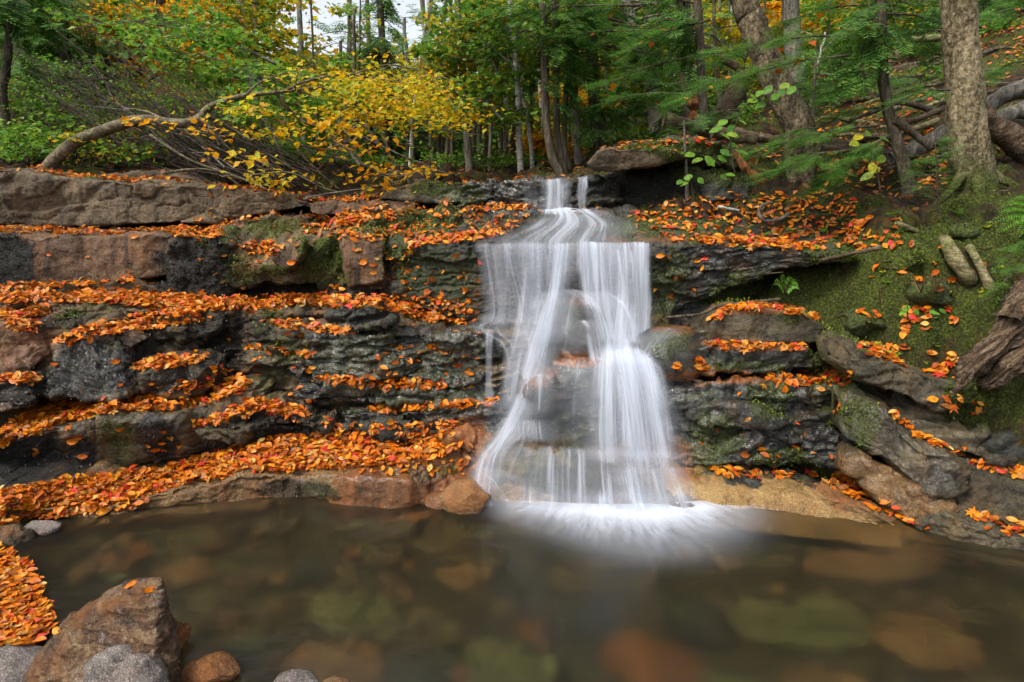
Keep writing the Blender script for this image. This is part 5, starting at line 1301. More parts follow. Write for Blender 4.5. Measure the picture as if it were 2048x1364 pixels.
def tree(name, label, path, Y, w0, w1, bark, crown=None, mat=None, kind='broad', rng_seed=1, dY=0., group=None, cat='tree', flare=.18, ns=9, leaf=.085, twigs=True, rough=0, limb=.35, roots=()):
    """path: photo pixels from the base up; widths in photo pixels; crown: [(px, py, rx, ry, clusters, leaves per cluster)]."""
    rng = np.random.default_rng(rng_seed)
    pw = px_path(path, Y, dY)
    base = pw[0].copy()
    gz = ground_z(base[0], base[1])[0]
    if abs(gz - base[2]) < 1.2:
        pw = np.vstack([[base[0], base[1], min(gz, base[2]) - .35], pw])
    root = empty(name, tuple(pw[0]), label, cat, group)
    tb = Bag()
    k = Y / FPX / 2
    n = ns
    wood(tb, pw, w0 * k, w1 * k, n, 40 if ns > 10 else 26, rng, .004, flare)
    for rp, r0_, r1_ in roots: wood(tb, px_path(rp, Y), r0_ * k, r1_ * k, 10, 20, rng, .003)
    sp = spline(pw, 40)
    if crown:
        cb = Bag()
        for (cx, cy, rx, ry, nc, per) in crown:
            c = P(cx, cy, Y + dY * .5)
            R = np.array([rx, (rx + ry) * .5, ry]) * Y / FPX
            d = rng.normal(size=(nc, 3)); d = unit(d) * (rng.uniform(0, 1, (nc, 1)) ** .45)
            cen = c + d * R
            if kind == 'broad':
                rad = np.full(nc, .42) * rng.uniform(.6, 1.3, nc) * max(.55, min(1.3, R[0] / 1.2))
                pts_ = clusters(cen, rad, per, rng)
                V, F = leaf_quads(pts_, leaf, rng)
                cb.add(V, F)
                lim = cen[rng.permutation(nc)[:max(2, int(nc * limb))]]
            else:
                # needle branches reach out of the trunk line
                if Y < 10: nc = int(nc * .65); cen = cen[:nc]; d = d[:nc]
                i = np.clip(np.searchsorted(sp[:, 2], cen[:, 2] + .15), 0, 39)
                o = sp[i]
                o = np.where(np.linalg.norm((o - cen)[:, :2], axis=1)[:, None] < 2.4, o, cen - d * .3)
                v = cen - o; ln = np.linalg.norm(v, axis=1)
                per = max(5, int(per * .6)); t = rng.uniform(.25, 1.05, (nc, per))
                pos = (o[:, None] + v[:, None] * t[..., None]); pos[..., 2] -= (t ** 2) * .12
                az = rng.choice([-1, 1], (nc, per)) * rng.uniform(.3, 1.2, (nc, per)); az[:, 0] = 0
                u = unit(v + 1e-6); ca, sa = np.cos(az), np.sin(az)
                dr = np.stack([u[:, None, 0] * ca - u[:, None, 1] * sa, u[:, None, 0] * sa + u[:, None, 1] * ca, np.broadcast_to(u[:, None, 2] * .4 - .25, ca.shape)], -1)
                add_sprays(cb, pos.reshape(-1, 3), dr.reshape(-1, 3), leaf, rng)
                lim = cen[rng.permutation(nc)[:max(2, int(nc * limb * 1.6))]]
            if twigs:
                for e in lim:
                    i = int(np.clip(np.searchsorted(sp[:, 2], e[2] - (.5 if kind == 'broad' else -.1)), 2, 39))
                    o = sp[i]
                    if np.linalg.norm(o - e) > 3.2: continue
                    mid = (o + e) / 2 + np.array([0, 0, .18 if kind == 'broad' else .06]) + rng.normal(size=3) * .06
                    wood(tb, [o, mid, e], max(.008, w1 * k * .35), .004, 5, 8)
        part(cb.build('crown', M[mat], smooth=False), 'crown', root)
    part(tb.build('trunk', M[bark]), 'trunk', root)
    return root

def part(me, name, root):
    o = bpy.data.objects.new(name, me)
    co = verts_of(me) - np.array(root.location)
    me.vertices.foreach_set('co', co.astype(np.float32).ravel()); me.update()
    link(o, root)
    return o

def solid(name, label, cat, bags, group=None):
    """Thing of one mesh (one bag, material) or an Empty with named parts [(part, bag, mat)]."""
    if len(bags) == 1:
        o = centred(name, bags[0][1].build(name, M[bags[0][2]]))
        return tag(o, label, cat, group, 'thing')
    v = np.concatenate(bags[0][1].v)
    root = empty(name, tuple(np.array([v[:, 0].mean(), v[:, 1].mean(), v[:, 2].min()])), label, cat, group)
    for pn, b, m in bags:
        part(b.build(pn, M[m], smooth=(m not in ('green', 'yellow', 'gold', 'bright', 'mixed', 'hemlock'))), pn, root)
    return root

T = tree
# --- trunks standing behind the falls (photo left to right)
T('birch_tree', 'large yellow birch with peeling tan bark on the mossy bank at right', [(1950,372),(1938,300),(1932,220),(1925,120),(1916,0),(1905,-220)], 5.55, 72, 54, 'bark_birch', [(1900,-260,300,90,26,60)], 'mixed', flare=.6, ns=24, rng_seed=3, roots=[([(1930,340,5.52),(1905,376,5.42),(1878,404,5.40),(1845,425,5.6)], 22, 6), ([(1965,330,5.6),(1995,354,5.48),(2035,374,5.42),(2065,388,5.6)], 24, 6), ([(1950,345,5.5),(1958,382,5.36),(1955,420,5.34),(1950,440,5.5)], 26, 8)])
T('birch_tree', 'leaning shaggy birch trunk left of the large yellow birch', [(1600,272),(1572,205),(1535,125),(1503,40),(1485,-10),(1430,-200)], 6.9, 58, 44, 'bark_birch2', [(1420,-240,260,80,22,60)], 'mixed', flare=.25, ns=18, rng_seed=4)
T('hemlock_tree', 'dark curved trunk at the rim, first of the clump behind the top fall', [(1122,354),(1104,312),(1092,240),(1090,150),(1085,0),(1078,-150)], 8.2, 18, 13, 'bark_dark', [(1060,90,150,110,22,12),(1100,-60,200,80,20,10)], 'hemlock', 'hem', 11, leaf=.34)
T('hemlock_tree', 'straight dark trunk second in the clump behind the top fall', [(1131,352),(1117,290),(1112,200),(1111,100),(1109,0),(1106,-150)], 8.4, 14, 11, 'bark_dark', [(1150,60,140,90,18,12),(1140,170,120,60,10,12)], 'hemlock', 'hem', 12, leaf=.34)
T('hemlock_tree', 'dark bowed trunk third in the clump behind the top fall', [(1140,348),(1129,300),(1129,240),(1135,150),(1141,60),(1148,-120)], 8.6, 13, 9, 'bark_dark', [(1200,30,150,90,18,12)], 'hemlock', 'hem', 13, leaf=.34)
T('spruce_tree', 'grey barked trunk rising right of the dark clump', [(1160,345),(1154,280),(1148,200),(1144,120),(1140,0),(1136,-120)], 8.9, 17, 13, 'bark_grey', [(1180,120,130,70,14,12)], 'hemlock', 'hem', 14, leaf=.34)
T('spruce_tree', 'thick straight dark trunk between the clump and the overhanging boulder', [(1200,305),(1194,260),(1188,190),(1184,120),(1178,0),(1170,-120)], 9.0, 27, 20, 'bark_dark', [(1250,90,170,110,26,12),(1230,220,110,60,14,12),(1180,-40,220,70,20,10)], 'hemlock', 'hem', 15, leaf=.36)
T('spruce_tree', 'brown leaning trunk crossing behind the hemlock sprays', [(1312,262),(1300,150),(1278,80),(1250,0),(1225,-90)], 11, 28, 20, 'bark_grey', [(1310,40,170,90,22,12)], 'hemlock', 'hem', 16, leaf=.36)
T('spruce_tree', 'dark trunk behind the broken red stump', [(1382,285),(1378,220),(1372,150),(1366,0),(1360,-120)], 9.0, 30, 24, 'bark_dark', [(1350,80,160,90,24,12),(1300,210,130,60,16,12)], 'hemlock', 'hem', 17, leaf=.36)
T('spruce_tree', 'slim dark trunk right of the red stump', [(1413,295),(1408,230),(1402,150),(1398,60),(1392,-100)], 7.6, 19, 15, 'bark_dark', [(1390,60,130,70,14,12)], 'hemlock', 'hem', 18, leaf=.34)
T('spruce_tree', 'broad grey trunk with the golden glow beside it at the top right', [(1594,170),(1589,120),(1584,60),(1580,-10),(1574,-120)], 10.5, 34, 29, 'bark_grey', [(1620,-60,220,60,16,12)], 'hemlock', 'hem', 19, leaf=.36)
T('young_spruce', 'crooked slender trunk with a dead side limb in front of the large birch', [(1818,385),(1806,330),(1790,262),(1771,195),(1765,120),(1762,40),(1752,-120)], 5.9, 27, 15, 'bark_dark', [(1740,30,190,70,22,12),(1690,110,110,40,10,12)], 'hemlock', 'hem', 20, leaf=.30, flare=.2)
T('birch_tree', 'slim flaking birch trunk nearest the left end of the clump', [(1042,352),(1037,250),(1035,170),(1028,80),(1020,0),(1012,-120)], 9.0, 13, 9, 'bark_white', [(1010,40,120,80,16,60)], 'green', rng_seed=21, leaf=.09)
T('birch_tree', 'broken bark birch trunk slanting beside the slim flaking birch', [(1066,352),(1058,260),(1046,190),(1040,130)], 9.2, 10, 6, 'bark_white', rng_seed=22)
T('birch_tree', 'thin white birch stem glowing between the dark trunks', [(1092,300),(1086,240),(1080,180),(1076,90),(1070,-60)], 10.5, 9, 7, 'bark_white', [(1080,10,140,60,12,60)], 'yellow', rng_seed=23, leaf=.09)
T('maple_tree', 'tall grey trunk standing alone left of the top fall', [(940,362),(934,260),(926,150),(918,60),(912,-80)], 9.6, 17, 11, 'bark_grey', [(930,60,110,70,14,70),(880,170,90,60,14,70),(960,140,80,90,14,60)], 'mixed', rng_seed=24, leaf=.10)
T('birch_tree', 'pale twin birch stem high at the left of the sky gap', [(520,235),(508,190),(495,130),(486,60),(478,-10),(470,-120)], 13, 15, 11, 'bark_white', [(470,-20,120,50,14,60),(520,60,80,60,8,50)], 'mixed', rng_seed=25, leaf=.12)
T('birch_tree', 'slender pale stem just right of the twin birch', [(525,205),(514,150),(508,70),(512,-20),(516,-90)], 13.3, 9, 7, 'bark_white', [(540,-30,90,40,8,60)], 'yellow', rng_seed=26, leaf=.12)
T('ash_tree', 'brown trunk in the golden thicket at left', [(256,180),(254,120),(256,50),(252,-60)], 12.5, 17, 13, 'bark_grey', [(260,40,110,60,20,70)], 'gold', rng_seed=27, leaf=.11)
T('ash_tree', 'dark leaning trunk in the golden thicket at left', [(262,182),(285,110),(310,55),(330,-40)], 12.0, 20, 14, 'bark_dark', [(330,30,130,70,26,70),(360,120,110,50,16,60)], 'gold', rng_seed=28, leaf=.11)
T('ash_tree', 'thin straight trunk right of the leaning trunk at left', [(276,180),(284,120),(300,60),(305,-40)], 12.8, 11, 8, 'bark_grey', [(420,60,120,60,20,70)], 'mixed', rng_seed=29, leaf=.11)
T('spruce_tree', 'shadowed trunk at the far left edge with a forked branch', [(5,200),(12,140),(20,60),(24,-20),(28,-120)], 8.5, 17, 12, 'bark_dark', [(-20,40,110,100,24,12),(80,20,120,70,24,12)], 'hemlock', 'hem', 30, leaf=.36)
T('spruce_tree', 'dense dark spruce in the top left corner', [(120,250),(125,150),(130,50),(132,-120)], 11.5, 18, 12, 'bark_dark', [(120,110,110,90,34,14),(150,0,130,70,26,14),(40,160,90,60,20,12)], 'hemlock', 'hem', 31, leaf=.42)
T('spruce_tree', 'dark shaded spruce under the golden thicket at left', [(190,250),(188,160),(186,60),(185,-80)], 13, 14, 9, 'bark_dark', [(200,150,80,60,24,14),(180,60,70,60,14,12)], 'hemlock', 'hem', 32, leaf=.42)
T('spruce_tree', 'bluish spruce standing in the sky gap', [(775,300),(772,200),(766,100),(760,0),(757,-120)], 15, 17, 11, 'bark_dark', [(765,120,75,55,30,14),(765,200,95,50,26,14),(768,20,40,60,10,12)], 'hemlock', 'hem', 33, leaf=.46)
T('spruce_tree', 'second slim spruce beside the bluish spruce', [(742,300),(741,200),(738,100),(734,-10)], 16, 12, 8, 'bark_dark', [(735,150,60,70,18,14)], 'hemlock', 'hem', 34, leaf=.46)
T('maple_tree', 'sparse yellow maple spreading limbs in front of the pale sky', [(862,300),(858,200),(856,110),(858,60),(862,-60)], 17, 17, 11, 'bark_grey', [(865,95,70,45,8,34),(850,185,100,35,14,60)], 'yellow', rng_seed=35, leaf=.13, limb=.9)
T('maple_tree', 'turning maple filling the left side of the sky gap', [(610,300),(606,200),(602,100),(596,-60)], 16, 13, 9, 'bark_grey', [(600,160,90,40,16,60),(650,90,50,40,5,36),(560,110,60,50,7,40)], 'mixed', rng_seed=36, leaf=.13)
T('maple_tree', 'pale green maple right of the sky gap', [(690,320),(694,220),(698,120),(700,-40)], 14, 11, 8, 'bark_grey', [(700,30,40,50,6,40),(700,180,80,50,14,60),(650,150,60,40,8,50)], 'mixed', rng_seed=37, leaf=.12)
T('maple_tree', 'golden maple shining behind the middle of the clump', [(1010,340),(1012,200),(1016,80),(1018,-60)], 14, 12, 9, 'bark_grey', [(1000,40,90,60,18,70),(1080,90,90,70,20,70),(960,200,60,50,8,60)], 'yellow', rng_seed=38, leaf=.12)
T('maple_tree', 'golden maple glowing low between the rim trunks', [(1085,345),(1086,280),(1090,200),(1100,60)], 10.4, 8, 6, 'bark_grey', [(1075,285,45,26,10,60),(1130,300,30,20,5,50),(1150,200,60,40,8,50)], 'gold', rng_seed=39, leaf=.11)
T('maple_tree', 'yellow green maple glowing through the hemlock sprays', [(1270,300),(1268,200),(1265,100),(1262,-60)], 15, 11, 8, 'bark_grey', [(1250,110,80,60,24,80),(1330,90,70,50,16,70),(1190,180,60,50,12,60)], 'yellow', rng_seed=40, leaf=.13)
T('maple_tree', 'deep gold maple behind the broad grey trunk at the top right', [(1545,180),(1546,110),(1548,40),(1550,-60)], 15, 9, 7, 'bark_grey', [(1540,60,50,60,26,80),(1645,55,50,60,26,80),(1700,60,60,50,20,70)], 'gold', rng_seed=41, leaf=.13)
T('maple_tree', 'yellow green maple between leaning birch and crooked trunk', [(1700,180),(1702,100),(1704,20),(1706,-60)], 14, 9, 7, 'bark_grey', [(1700,50,90,60,22,70),(1540,130,40,50,8,60)], 'mixed', rng_seed=42, leaf=.12)
T('maple_tree', 'green leaved tree behind the large birch', [(1850,140),(1852,80),(1850,0),(1848,-70)], 13, 12, 9, 'bark_dark', [(1850,40,90,60,20,70),(1980,20,80,40,14,60)], 'green', rng_seed=43, leaf=.11)
T('spruce_tree', 'dark trunk at the top right edge beyond the large birch', [(2010,120),(2008,60),(2004,-20),(2000,-90)], 11, 20, 16, 'bark_dark', [(2040,10,130,50,22,12)], 'hemlock', 'hem', 44, leaf=.38)
T('spruce_tree', 'thin dark trunk close behind the large birch on the right', [(1972,130),(1970,70),(1966,-10),(1960,-90)], 11.5, 12, 9, 'bark_dark', [(1990,-30,120,40,12,12)], 'hemlock', 'hem', 45, leaf=.38)
# --- young stems of the dark wood behind the falls: one tree each
r_ = np.random.default_rng(5)
for i in range(64):
    if i < 40: x = r_.uniform(860, 1500); Y = r_.uniform(10.0, 17)
    elif i < 54: x = r_.uniform(1440, 2040); Y = r_.uniform(9.5, 14)
    else: x = r_.uniform(600, 900); Y = r_.uniform(11, 16)
    g = P(x, 340, Y); gz = ground_z(g[0], Y)[0]
    # base pixel on the ground
    _, py = pix(np.array([g[0], Y, gz]))
    lean = r_.normal() * 14
    top = r_.uniform(-60, 90)
    w_ = r_.uniform(5, 11)
    b = Bag(); wood(b, px_path([(x, py[0] + 4), (x + lean * .3 + r_.normal() * 4, py[0] * .6 + top * .4), (x + lean, top)], Y), w_ * Y / FPX / 2, w_ * .6 * Y / FPX / 2, 6, 14, r_, .01)
    for _ in range(5):
        t = r_.uniform(.15, .9); py_ = py[0] * (1 - t) + top * t; a = P(x + lean * t, py_, Y); e = a + np.array([r_.choice([-1, 1]) * r_.uniform(.2, .7), r_.normal() * .2, r_.uniform(-.1, .25)])
        wood(b, [a, (a + e) / 2 + np.array([0, 0, .05]), e], .010, .003, 4, 5)
    kind = ['dark slim sapling', 'grey slim sapling', 'pale slim birch sapling'][0 if i % 5 else (1 if i % 2 else 2)]
    zone = 'in the dark wood behind the falls' if i < 40 else 'on the wooded slope at right' if i < 54 else 'in the thicket left of the tall grey trunk'
    bk = {'d': 'bark_dark', 'g': 'bark_grey', 'p': 'bark_white'}[kind[0]]
    fb = Bag()
    cz = np.array([P(x + lean * t + r_.normal() * 14, py[0] * (1 - t) + top * t, Y + r_.normal() * .3) for t in r_.uniform(.25, 1.0, 7)])
    v = r_.normal(size=(7 * 5, 3)); v[:, 2] = -.2
    add_sprays(fb, np.repeat(cz, 5, 0) + v * .12, v, .36, r_)
    solid('sapling', kind + ' ' + zone, 'sapling', [('trunk', b, bk), ('crown', fb, 'hemlock')], kind + 's ' + zone)

# --- the wood beyond: one mass
rng = np.random.default_rng(77)
def mass(name, label, boxes, mat, size, per):
    B = Bag()
    for (x0, x1, y0, y1, Y0, Y1, n) in boxes:
        c = np.array([P(rng.uniform(x0, x1), rng.uniform(y0, y1), rng.uniform(Y0, Y1)) for _ in range(n)])
        g = ground_z(c[:, 0], c[:, 1]); c = c[c[:, 2] > g - .5]
        if not len(c): continue
        q = clusters(c, c[:, 1] * .030 + .2, per, rng, .35)
        V, F = leaf_quads(q, size * q[:, 1] / 22, rng, width=.4)
        B.add(V, F)
    tag(link(bpy.data.objects.new(name, B.build(name, M[mat], False))), label, 'woods', kind='stuff')
mass('far_yellow_woods', 'far yellow foliage closing the view beyond the trunks', [(150,560,-60,190,18,26,70),(620,760,110,220,19,26,22),(800,930,120,230,19,27,30),(930,1230,-60,250,18,26,90),(1230,1760,-60,190,17,25,120),(1040,1180,230,320,16,20,18),(1500,1660,0,130,17,22,40)], 'yellow', .30, 70)
mass('far_green_woods', 'far green foliage closing the view beyond the trunks', [(-150,560,-80,240,18,28,110),(540,700,120,260,20,28,26),(700,940,160,330,20,28,50),(930,1500,-60,330,20,28,150),(1500,2200,-60,200,16,24,140),(560,930,220,340,17,24,70)], 'green', .32, 70)
mass('far_evergreen_woods', 'far dark evergreen foliage between the trunks', [(-150,240,-60,220,16,26,60),(560,1000,230,350,16,24,110),(1000,1500,180,340,17,24,120),(1700,2200,-40,150,15,22,60)], 'hemlock', .36, 70)

# --- yellow maple boughs over the bank
def bough(name, label, start, end, Y, n, spread, mat, bark='bark_grey', leaf=.095, per=34, seed=1, w=7, group=None, cat='branch', thick=.22):
    rr = np.random.default_rng(seed)
    a, e = P(*start), P(*end)
    tb, cb = Bag(), Bag()
    p = wood(tb, [a, (a + e) / 2 + np.array([0, 0, .12]), e], w * Y / FPX / 2, .004, 6, 18, rr, .004)
    cen = []
    for _ in range(n):
        t = rr.uniform(.25, 1.0); o = p[int(t * 17)]
        q = o + rr.normal(size=3) * np.array([spread, spread * .8, spread * .45]) * Y / FPX
        cen.append(q); wood(tb, [o, (o + q) / 2 + rr.normal(size=3) * .03, q], .006, .002, 4, 6)
    cen = np.array(cen)
    V, F = leaf_quads(clusters(cen, np.full(n, .24) * rr.uniform(.7, 1.3, n), per, rr, thick), leaf, rr, width=.36)
    cb.add(V, F)
    return solid(name, label, cat, [('limb', tb, bark), ('foliage', cb, mat)], group)
# bent birch with its yellow crown
bb, bc = Bag(), Bag()
W7 = 7.3 / FPX / 2
rr = np.random.default_rng(8)
main = px_path([(84,352),(110,318),(150,285),(205,262),(260,243),(300,240),(335,245),(372,246),(398,236),(415,218),(440,205),(490,191),(540,186),(590,180)], 7.2, .5)
V, F = tube(spline(main, 60), np.interp(np.linspace(0, 1, 60), [0, .3, .6, .75, 1], np.array([24, 20, 16, 12, 6]) * W7), 12); bb.add(V, F)
ends = []
for pth, w0, w1 in [([(372,246),(396,275),(415,300),(424,330),(445,358),(462,380)], 9, 6), ([(398,238),(428,262),(446,285),(462,320),(490,350),(520,380)], 11, 7), ([(410,232),(440,242),(500,280),(555,310),(605,378)], 7, 4), ([(553,188),(575,215),(610,245),(660,258),(730,278)], 8, 4), ([(500,282),(545,266),(592,262)], 6, 4), ([(590,180),(640,176),(700,190),(780,215)], 6, 3), ([(560,186),(620,160),(700,150),(800,165)], 6, 3), ([(660,258),(720,240),(800,235),(880,235)], 5, 3), ([(335,245),(300,225),(250,215)], 5, 3), ([(490,191),(520,165),(560,150)], 5, 3), ([(730,278),(790,285),(860,300)], 4, 2), ([(600,290),(650,300),(690,300)], 4, 2), ([(700,150),(780,130),(870,150)], 4, 2)]:
    p = wood(bb, px_path(pth, 7.5 + rr.normal() * .15, .4), w0 * W7, w1 * W7, 7, 22, rr, .004)
    ends.append(p[-1])
cen = []
for (cx, cy, rx, ry, n) in [(650,190,90,40,22),(740,220,100,45,36),(830,215,95,45,40),(890,235,55,30,22),(800,180,90,30,24),(700,160,80,25,16),(560,230,70,35,10),(640,240,60,25,10),(850,165,70,25,16),(920,250,30,20,8)]:
    for _ in range(n): cen.append(P(rr.normal(cx, rx * .6), rr.normal(cy, ry * .6), 7.9 + rr.normal() * .5))
for e in cen[::3]:
    o = min(ends + [main[-1]], key=lambda q: np.linalg.norm(q - e))
    if np.linalg.norm(o - e) < 2.2: wood(bb, [o, (o + e) / 2 + rr.normal(size=3) * .08, e], .008, .002, 4, 7)
cen = np.array(cen)
V, F = leaf_quads(clusters(cen, rr.uniform(.18, .40, len(cen)), 11, rr, .16), .080, rr, width=.36); bc.add(V, F)
root = empty('bent_birch', tuple(main[0]), 'bent birch arching over the top left ledge with a cloud of yellow leaves', 'tree')
part(bb.build('trunk', M['bark_bent']), 'trunk', root); part(bc.build('crown', M['yellow'], False), 'crown', root)
for i, (s, e, Y, n, sp, mt, lab, lf) in enumerate([
    ((560,300,7.2),(500,230,7.1),7.1,6,40,'yellow','yellow leaf spray hanging right under the bend of the birch',.095),
    ((440,290,7.0),(410,270,6.9),6.9,5,34,'gold','small golden leaf spray under the birch arch',.085),
    ((560,380,6.9),(525,330,6.8),6.8,6,34,'yellow','yellow leaf spray dangling low beside the fallen limbs',.09),
    ((720,330,7.0),(650,300,6.9),6.9,5,40,'gold','orange gold twig hanging below the yellow crown',.10),
    ((830,380,7.2),(765,352,7.0),7.0,6,34,'gold','orange leaf twig low above the mossy plank slab',.085),
    ((760,290,7.4),(700,260,7.3),7.3,6,46,'gold','golden twig in the middle of the yellow crown',.10),
    ((560,130,9.0),(250,40,9.0),9.0,22,70,'bright','bright green beech bough high at left',.10),
    ((600,190,8.6),(300,95,8.6),8.6,22,55,'bright','long bright green beech bough below the highest one at left',.10),
    ((620,230,8.2),(430,130,8.2),8.2,18,50,'bright','bright green beech bough ending over the birch arch',.10),
    ((650,260,8.0),(560,190,8.0),8.0,12,60,'bright','green beech twig behind the birch bend',.10),
    ((420,60,10),(120,60,10),10,14,60,'green','shaded green bough near the top left corner',.10),
    ((1000,160,8.8),(960,90,8.8),8.8,16,70,'green','green bough left of the rim clump',.10),
    ((1010,250,8.6),(940,200,8.6),8.6,14,55,'green','low green bough beside the tall grey trunk',.10),
    ((940,100,9.0),(1060,60,9.0),9.0,16,70,'bright','fresh green bough at the top centre',.10)]):
    bough('leafy_bough', lab, s, e, Y, n, sp, mt, 'bark_grey', lf, 34 if Y > 7.5 else 16, 100 + i)

# --- bare stems raked over the left slope: each is its own fallen sapling
r_ = np.random.default_rng(6)
for i in range(88):
    t = r_.uniform(0, 1)
    ex, ey = r_.uniform(380, 640), r_.uniform(330, 384)
    L = r_.uniform(170, 520)
    ang = math.radians(r_.normal(29, 9) + (ex - 500) * .02)
    sx, sy = ex - L * math.cos(ang), ey - L * math.sin(ang)
    if sx < -40: sx = -40
    Y0, Y1 = r_.uniform(7.6, 8.8), r_.uniform(7.2, 7.9)
    a, e = P(sx, sy, Y0), P(ex, ey, Y1)
    mid = (a + e) / 2 + np.array([r_.normal() * .10, 0, -r_.uniform(-.05, .20)]); m1 = (e + mid) / 2 + r_.normal(size=3) * .05; m2 = (a + mid) / 2 + r_.normal(size=3) * .07
    b = Bag(); w_ = r_.uniform(1.2, 3.8)
    p = wood(b, [e, m1, mid, m2, a], w_ * W7, w_ * .35 * W7, 5, 16, r_, .006)
    for _ in range(9):
        k = r_.integers(3, 15); q = p[k] + (a - e) * r_.uniform(.02, .2) + np.array([r_.normal() * .13, r_.normal() * .08, r_.normal() * .16])
        wood(b, [p[k], (p[k] + q) / 2 + r_.normal(size=3) * .01, q], .006, .002, 4, 5)
    solid('bare_stem', 'bare dark stem raked down the slope under the bent birch' if w_ < 3.4 else 'thicker grey bare stem raked down the slope under the bent birch', 'branch', [('stem', b, 'twig' if w_ < 3.4 or i % 3 else 'bark_grey')], 'bare dark stems raked down the left slope' if w_ < 3.4 else 'thicker bare stems raked down the left slope')
for i, (pth, w, lab) in enumerate([
    ([(300,270),(380,320),(450,345),(520,372),(575,395),(622,408)], 6, 'pale fallen limb ending on the reddish slab'), ([(330,345),(400,338),(470,350),(440,352)], 5, 'pale horizontal limb on the back of the top left ledge'),
    ([(590,405),(640,390),(720,378),(800,362)], 5, 'dark crooked limb lying in front of the mossy plank slab'), ([(500,350),(580,345),(640,372),(700,392)], 4, 'thin pale limb across the thicket'), ([(540,310),(600,345),(650,372)], 5, 'pale limb slanting down behind the ledge'),
    ([(640,250),(690,300),(760,345),(830,352)], 4, 'thin arching twig left of the rim'), ([(700,260),(780,300),(850,330),(900,350)], 4, 'bare arching branch under the yellow crown'), ([(765,265),(780,310),(800,362)], 6, 'pale broken birch stem under the yellow crown'), ([(845,240),(900,262),(960,270)], 3, 'bare twig at the right end of the yellow crown'),
    ([(560,210),(590,290),(640,345),(680,378)], 5, 'grey limb dropping from the birch to the bank'), ([(470,210),(540,260),(620,300),(700,322),(760,340)], 4, 'long thin limb across the thicket under the yellow crown')]):
    b = Bag(); wood(b, px_path(pth, 7.0 + .08 * i), w * W7, w * .4 * W7, 6, 22, rr, .004)
    solid('fallen_limb', lab, 'branch', [('limb', b, 'bark_bent' if 'pale' in lab or i % 2 else 'bark_grey')])

# --- bushes on the left slope
r_ = np.random.default_rng(9)
spots = [(330,215,9.8,'bright'),(270,180,10.6,'green'),(390,200,10.4,'bright'),(450,190,10.8,'mixed'),(160,160,10.4,'green'),(240,250,9.0,'bright'),(500,215,10.6,'bright'),(90,160,10,'bright'),(950,320,11,'bright'),(1170,290,11,'bright'),(1000,250,12,'mixed'),(1300,230,12,'mixed'),(1420,180,12,'green'),(1460,250,9.5,'bright'),(1620,215,10.6,'bright'),(1700,200,10,'green'),(1880,110,11,'green'),(1990,100,10.6,'bright'),(1840,180,9.5,'green'),(20,300,7.9,'bright'),(90,320,7.9,'bright'),(150,310,8.0,'green'),(30,240,8.8,'green'),(110,260,8.6,'bright'),(60,200,9.6,'green'),(180,250,8.9,'green'),(230,290,8.3,'mixed'),(120,210,9.6,'green'),(300,330,8.0,'green'),(350,300,8.6,'green'),(230,220,9.8,'mixed'),
         (420,320,8.6,'green'),(-40,270,8.3,'bright'),(200,330,7.9,'mixed'),(520,300,9.0,'green'),(620,330,9.2,'green'),(600,280,9.8,'bright'),(680,340,9.2,'green'),(740,350,9.5,'green'),(470,240,10.5,'mixed'),(380,240,10.4,'green'),(320,190,11.4,'mixed'),(560,340,8.6,'green'),(1000,345,10.5,'green'),(1070,350,9.6,'green'),(880,350,10.2,'green'),(1240,300,10.5,'green'),(0,330,7.6,'bright'),(60,340,7.7,'bright')]
for i, (px, py, Y, mt) in enumerate(spots):
    c = P(px, py, Y); gz = ground_z(c[0], Y)[0]
    b, f = Bag(), Bag()
    base = np.array([c[0], Y, gz - .03]); cen = []
    for _ in range(12):
        e = base + np.array([r_.normal() * .34, r_.normal() * .3, max(.15, c[2] - gz + .25) * r_.uniform(.4, 1.1)])
        wood(b, [base + r_.normal(size=3) * .05, (base + e) / 2 + r_.normal(size=3) * .05, e], .009, .002, 4, 6); cen.append(e)
    V, F = leaf_quads(clusters(np.array(cen), np.full(12, .20), 26, r_, .35), .075, r_, width=.36); f.add(V, F)
    cn = {'bright': 'fresh green', 'green': 'dark green', 'mixed': 'yellowing'}[mt]
    zn = 'on the shaded slope left of the bent birch' if px < 300 else 'in the thicket behind the top left ledge' if px < 760 else 'between trunks behind the falls' if px < 1400 else 'on the wooded slope at right'
    solid('bush', f'{cn} leafy bush {zn}', 'bush', [('stem', b, 'twig'), ('foliage', f, mt)], f'{cn} bushes {zn}')

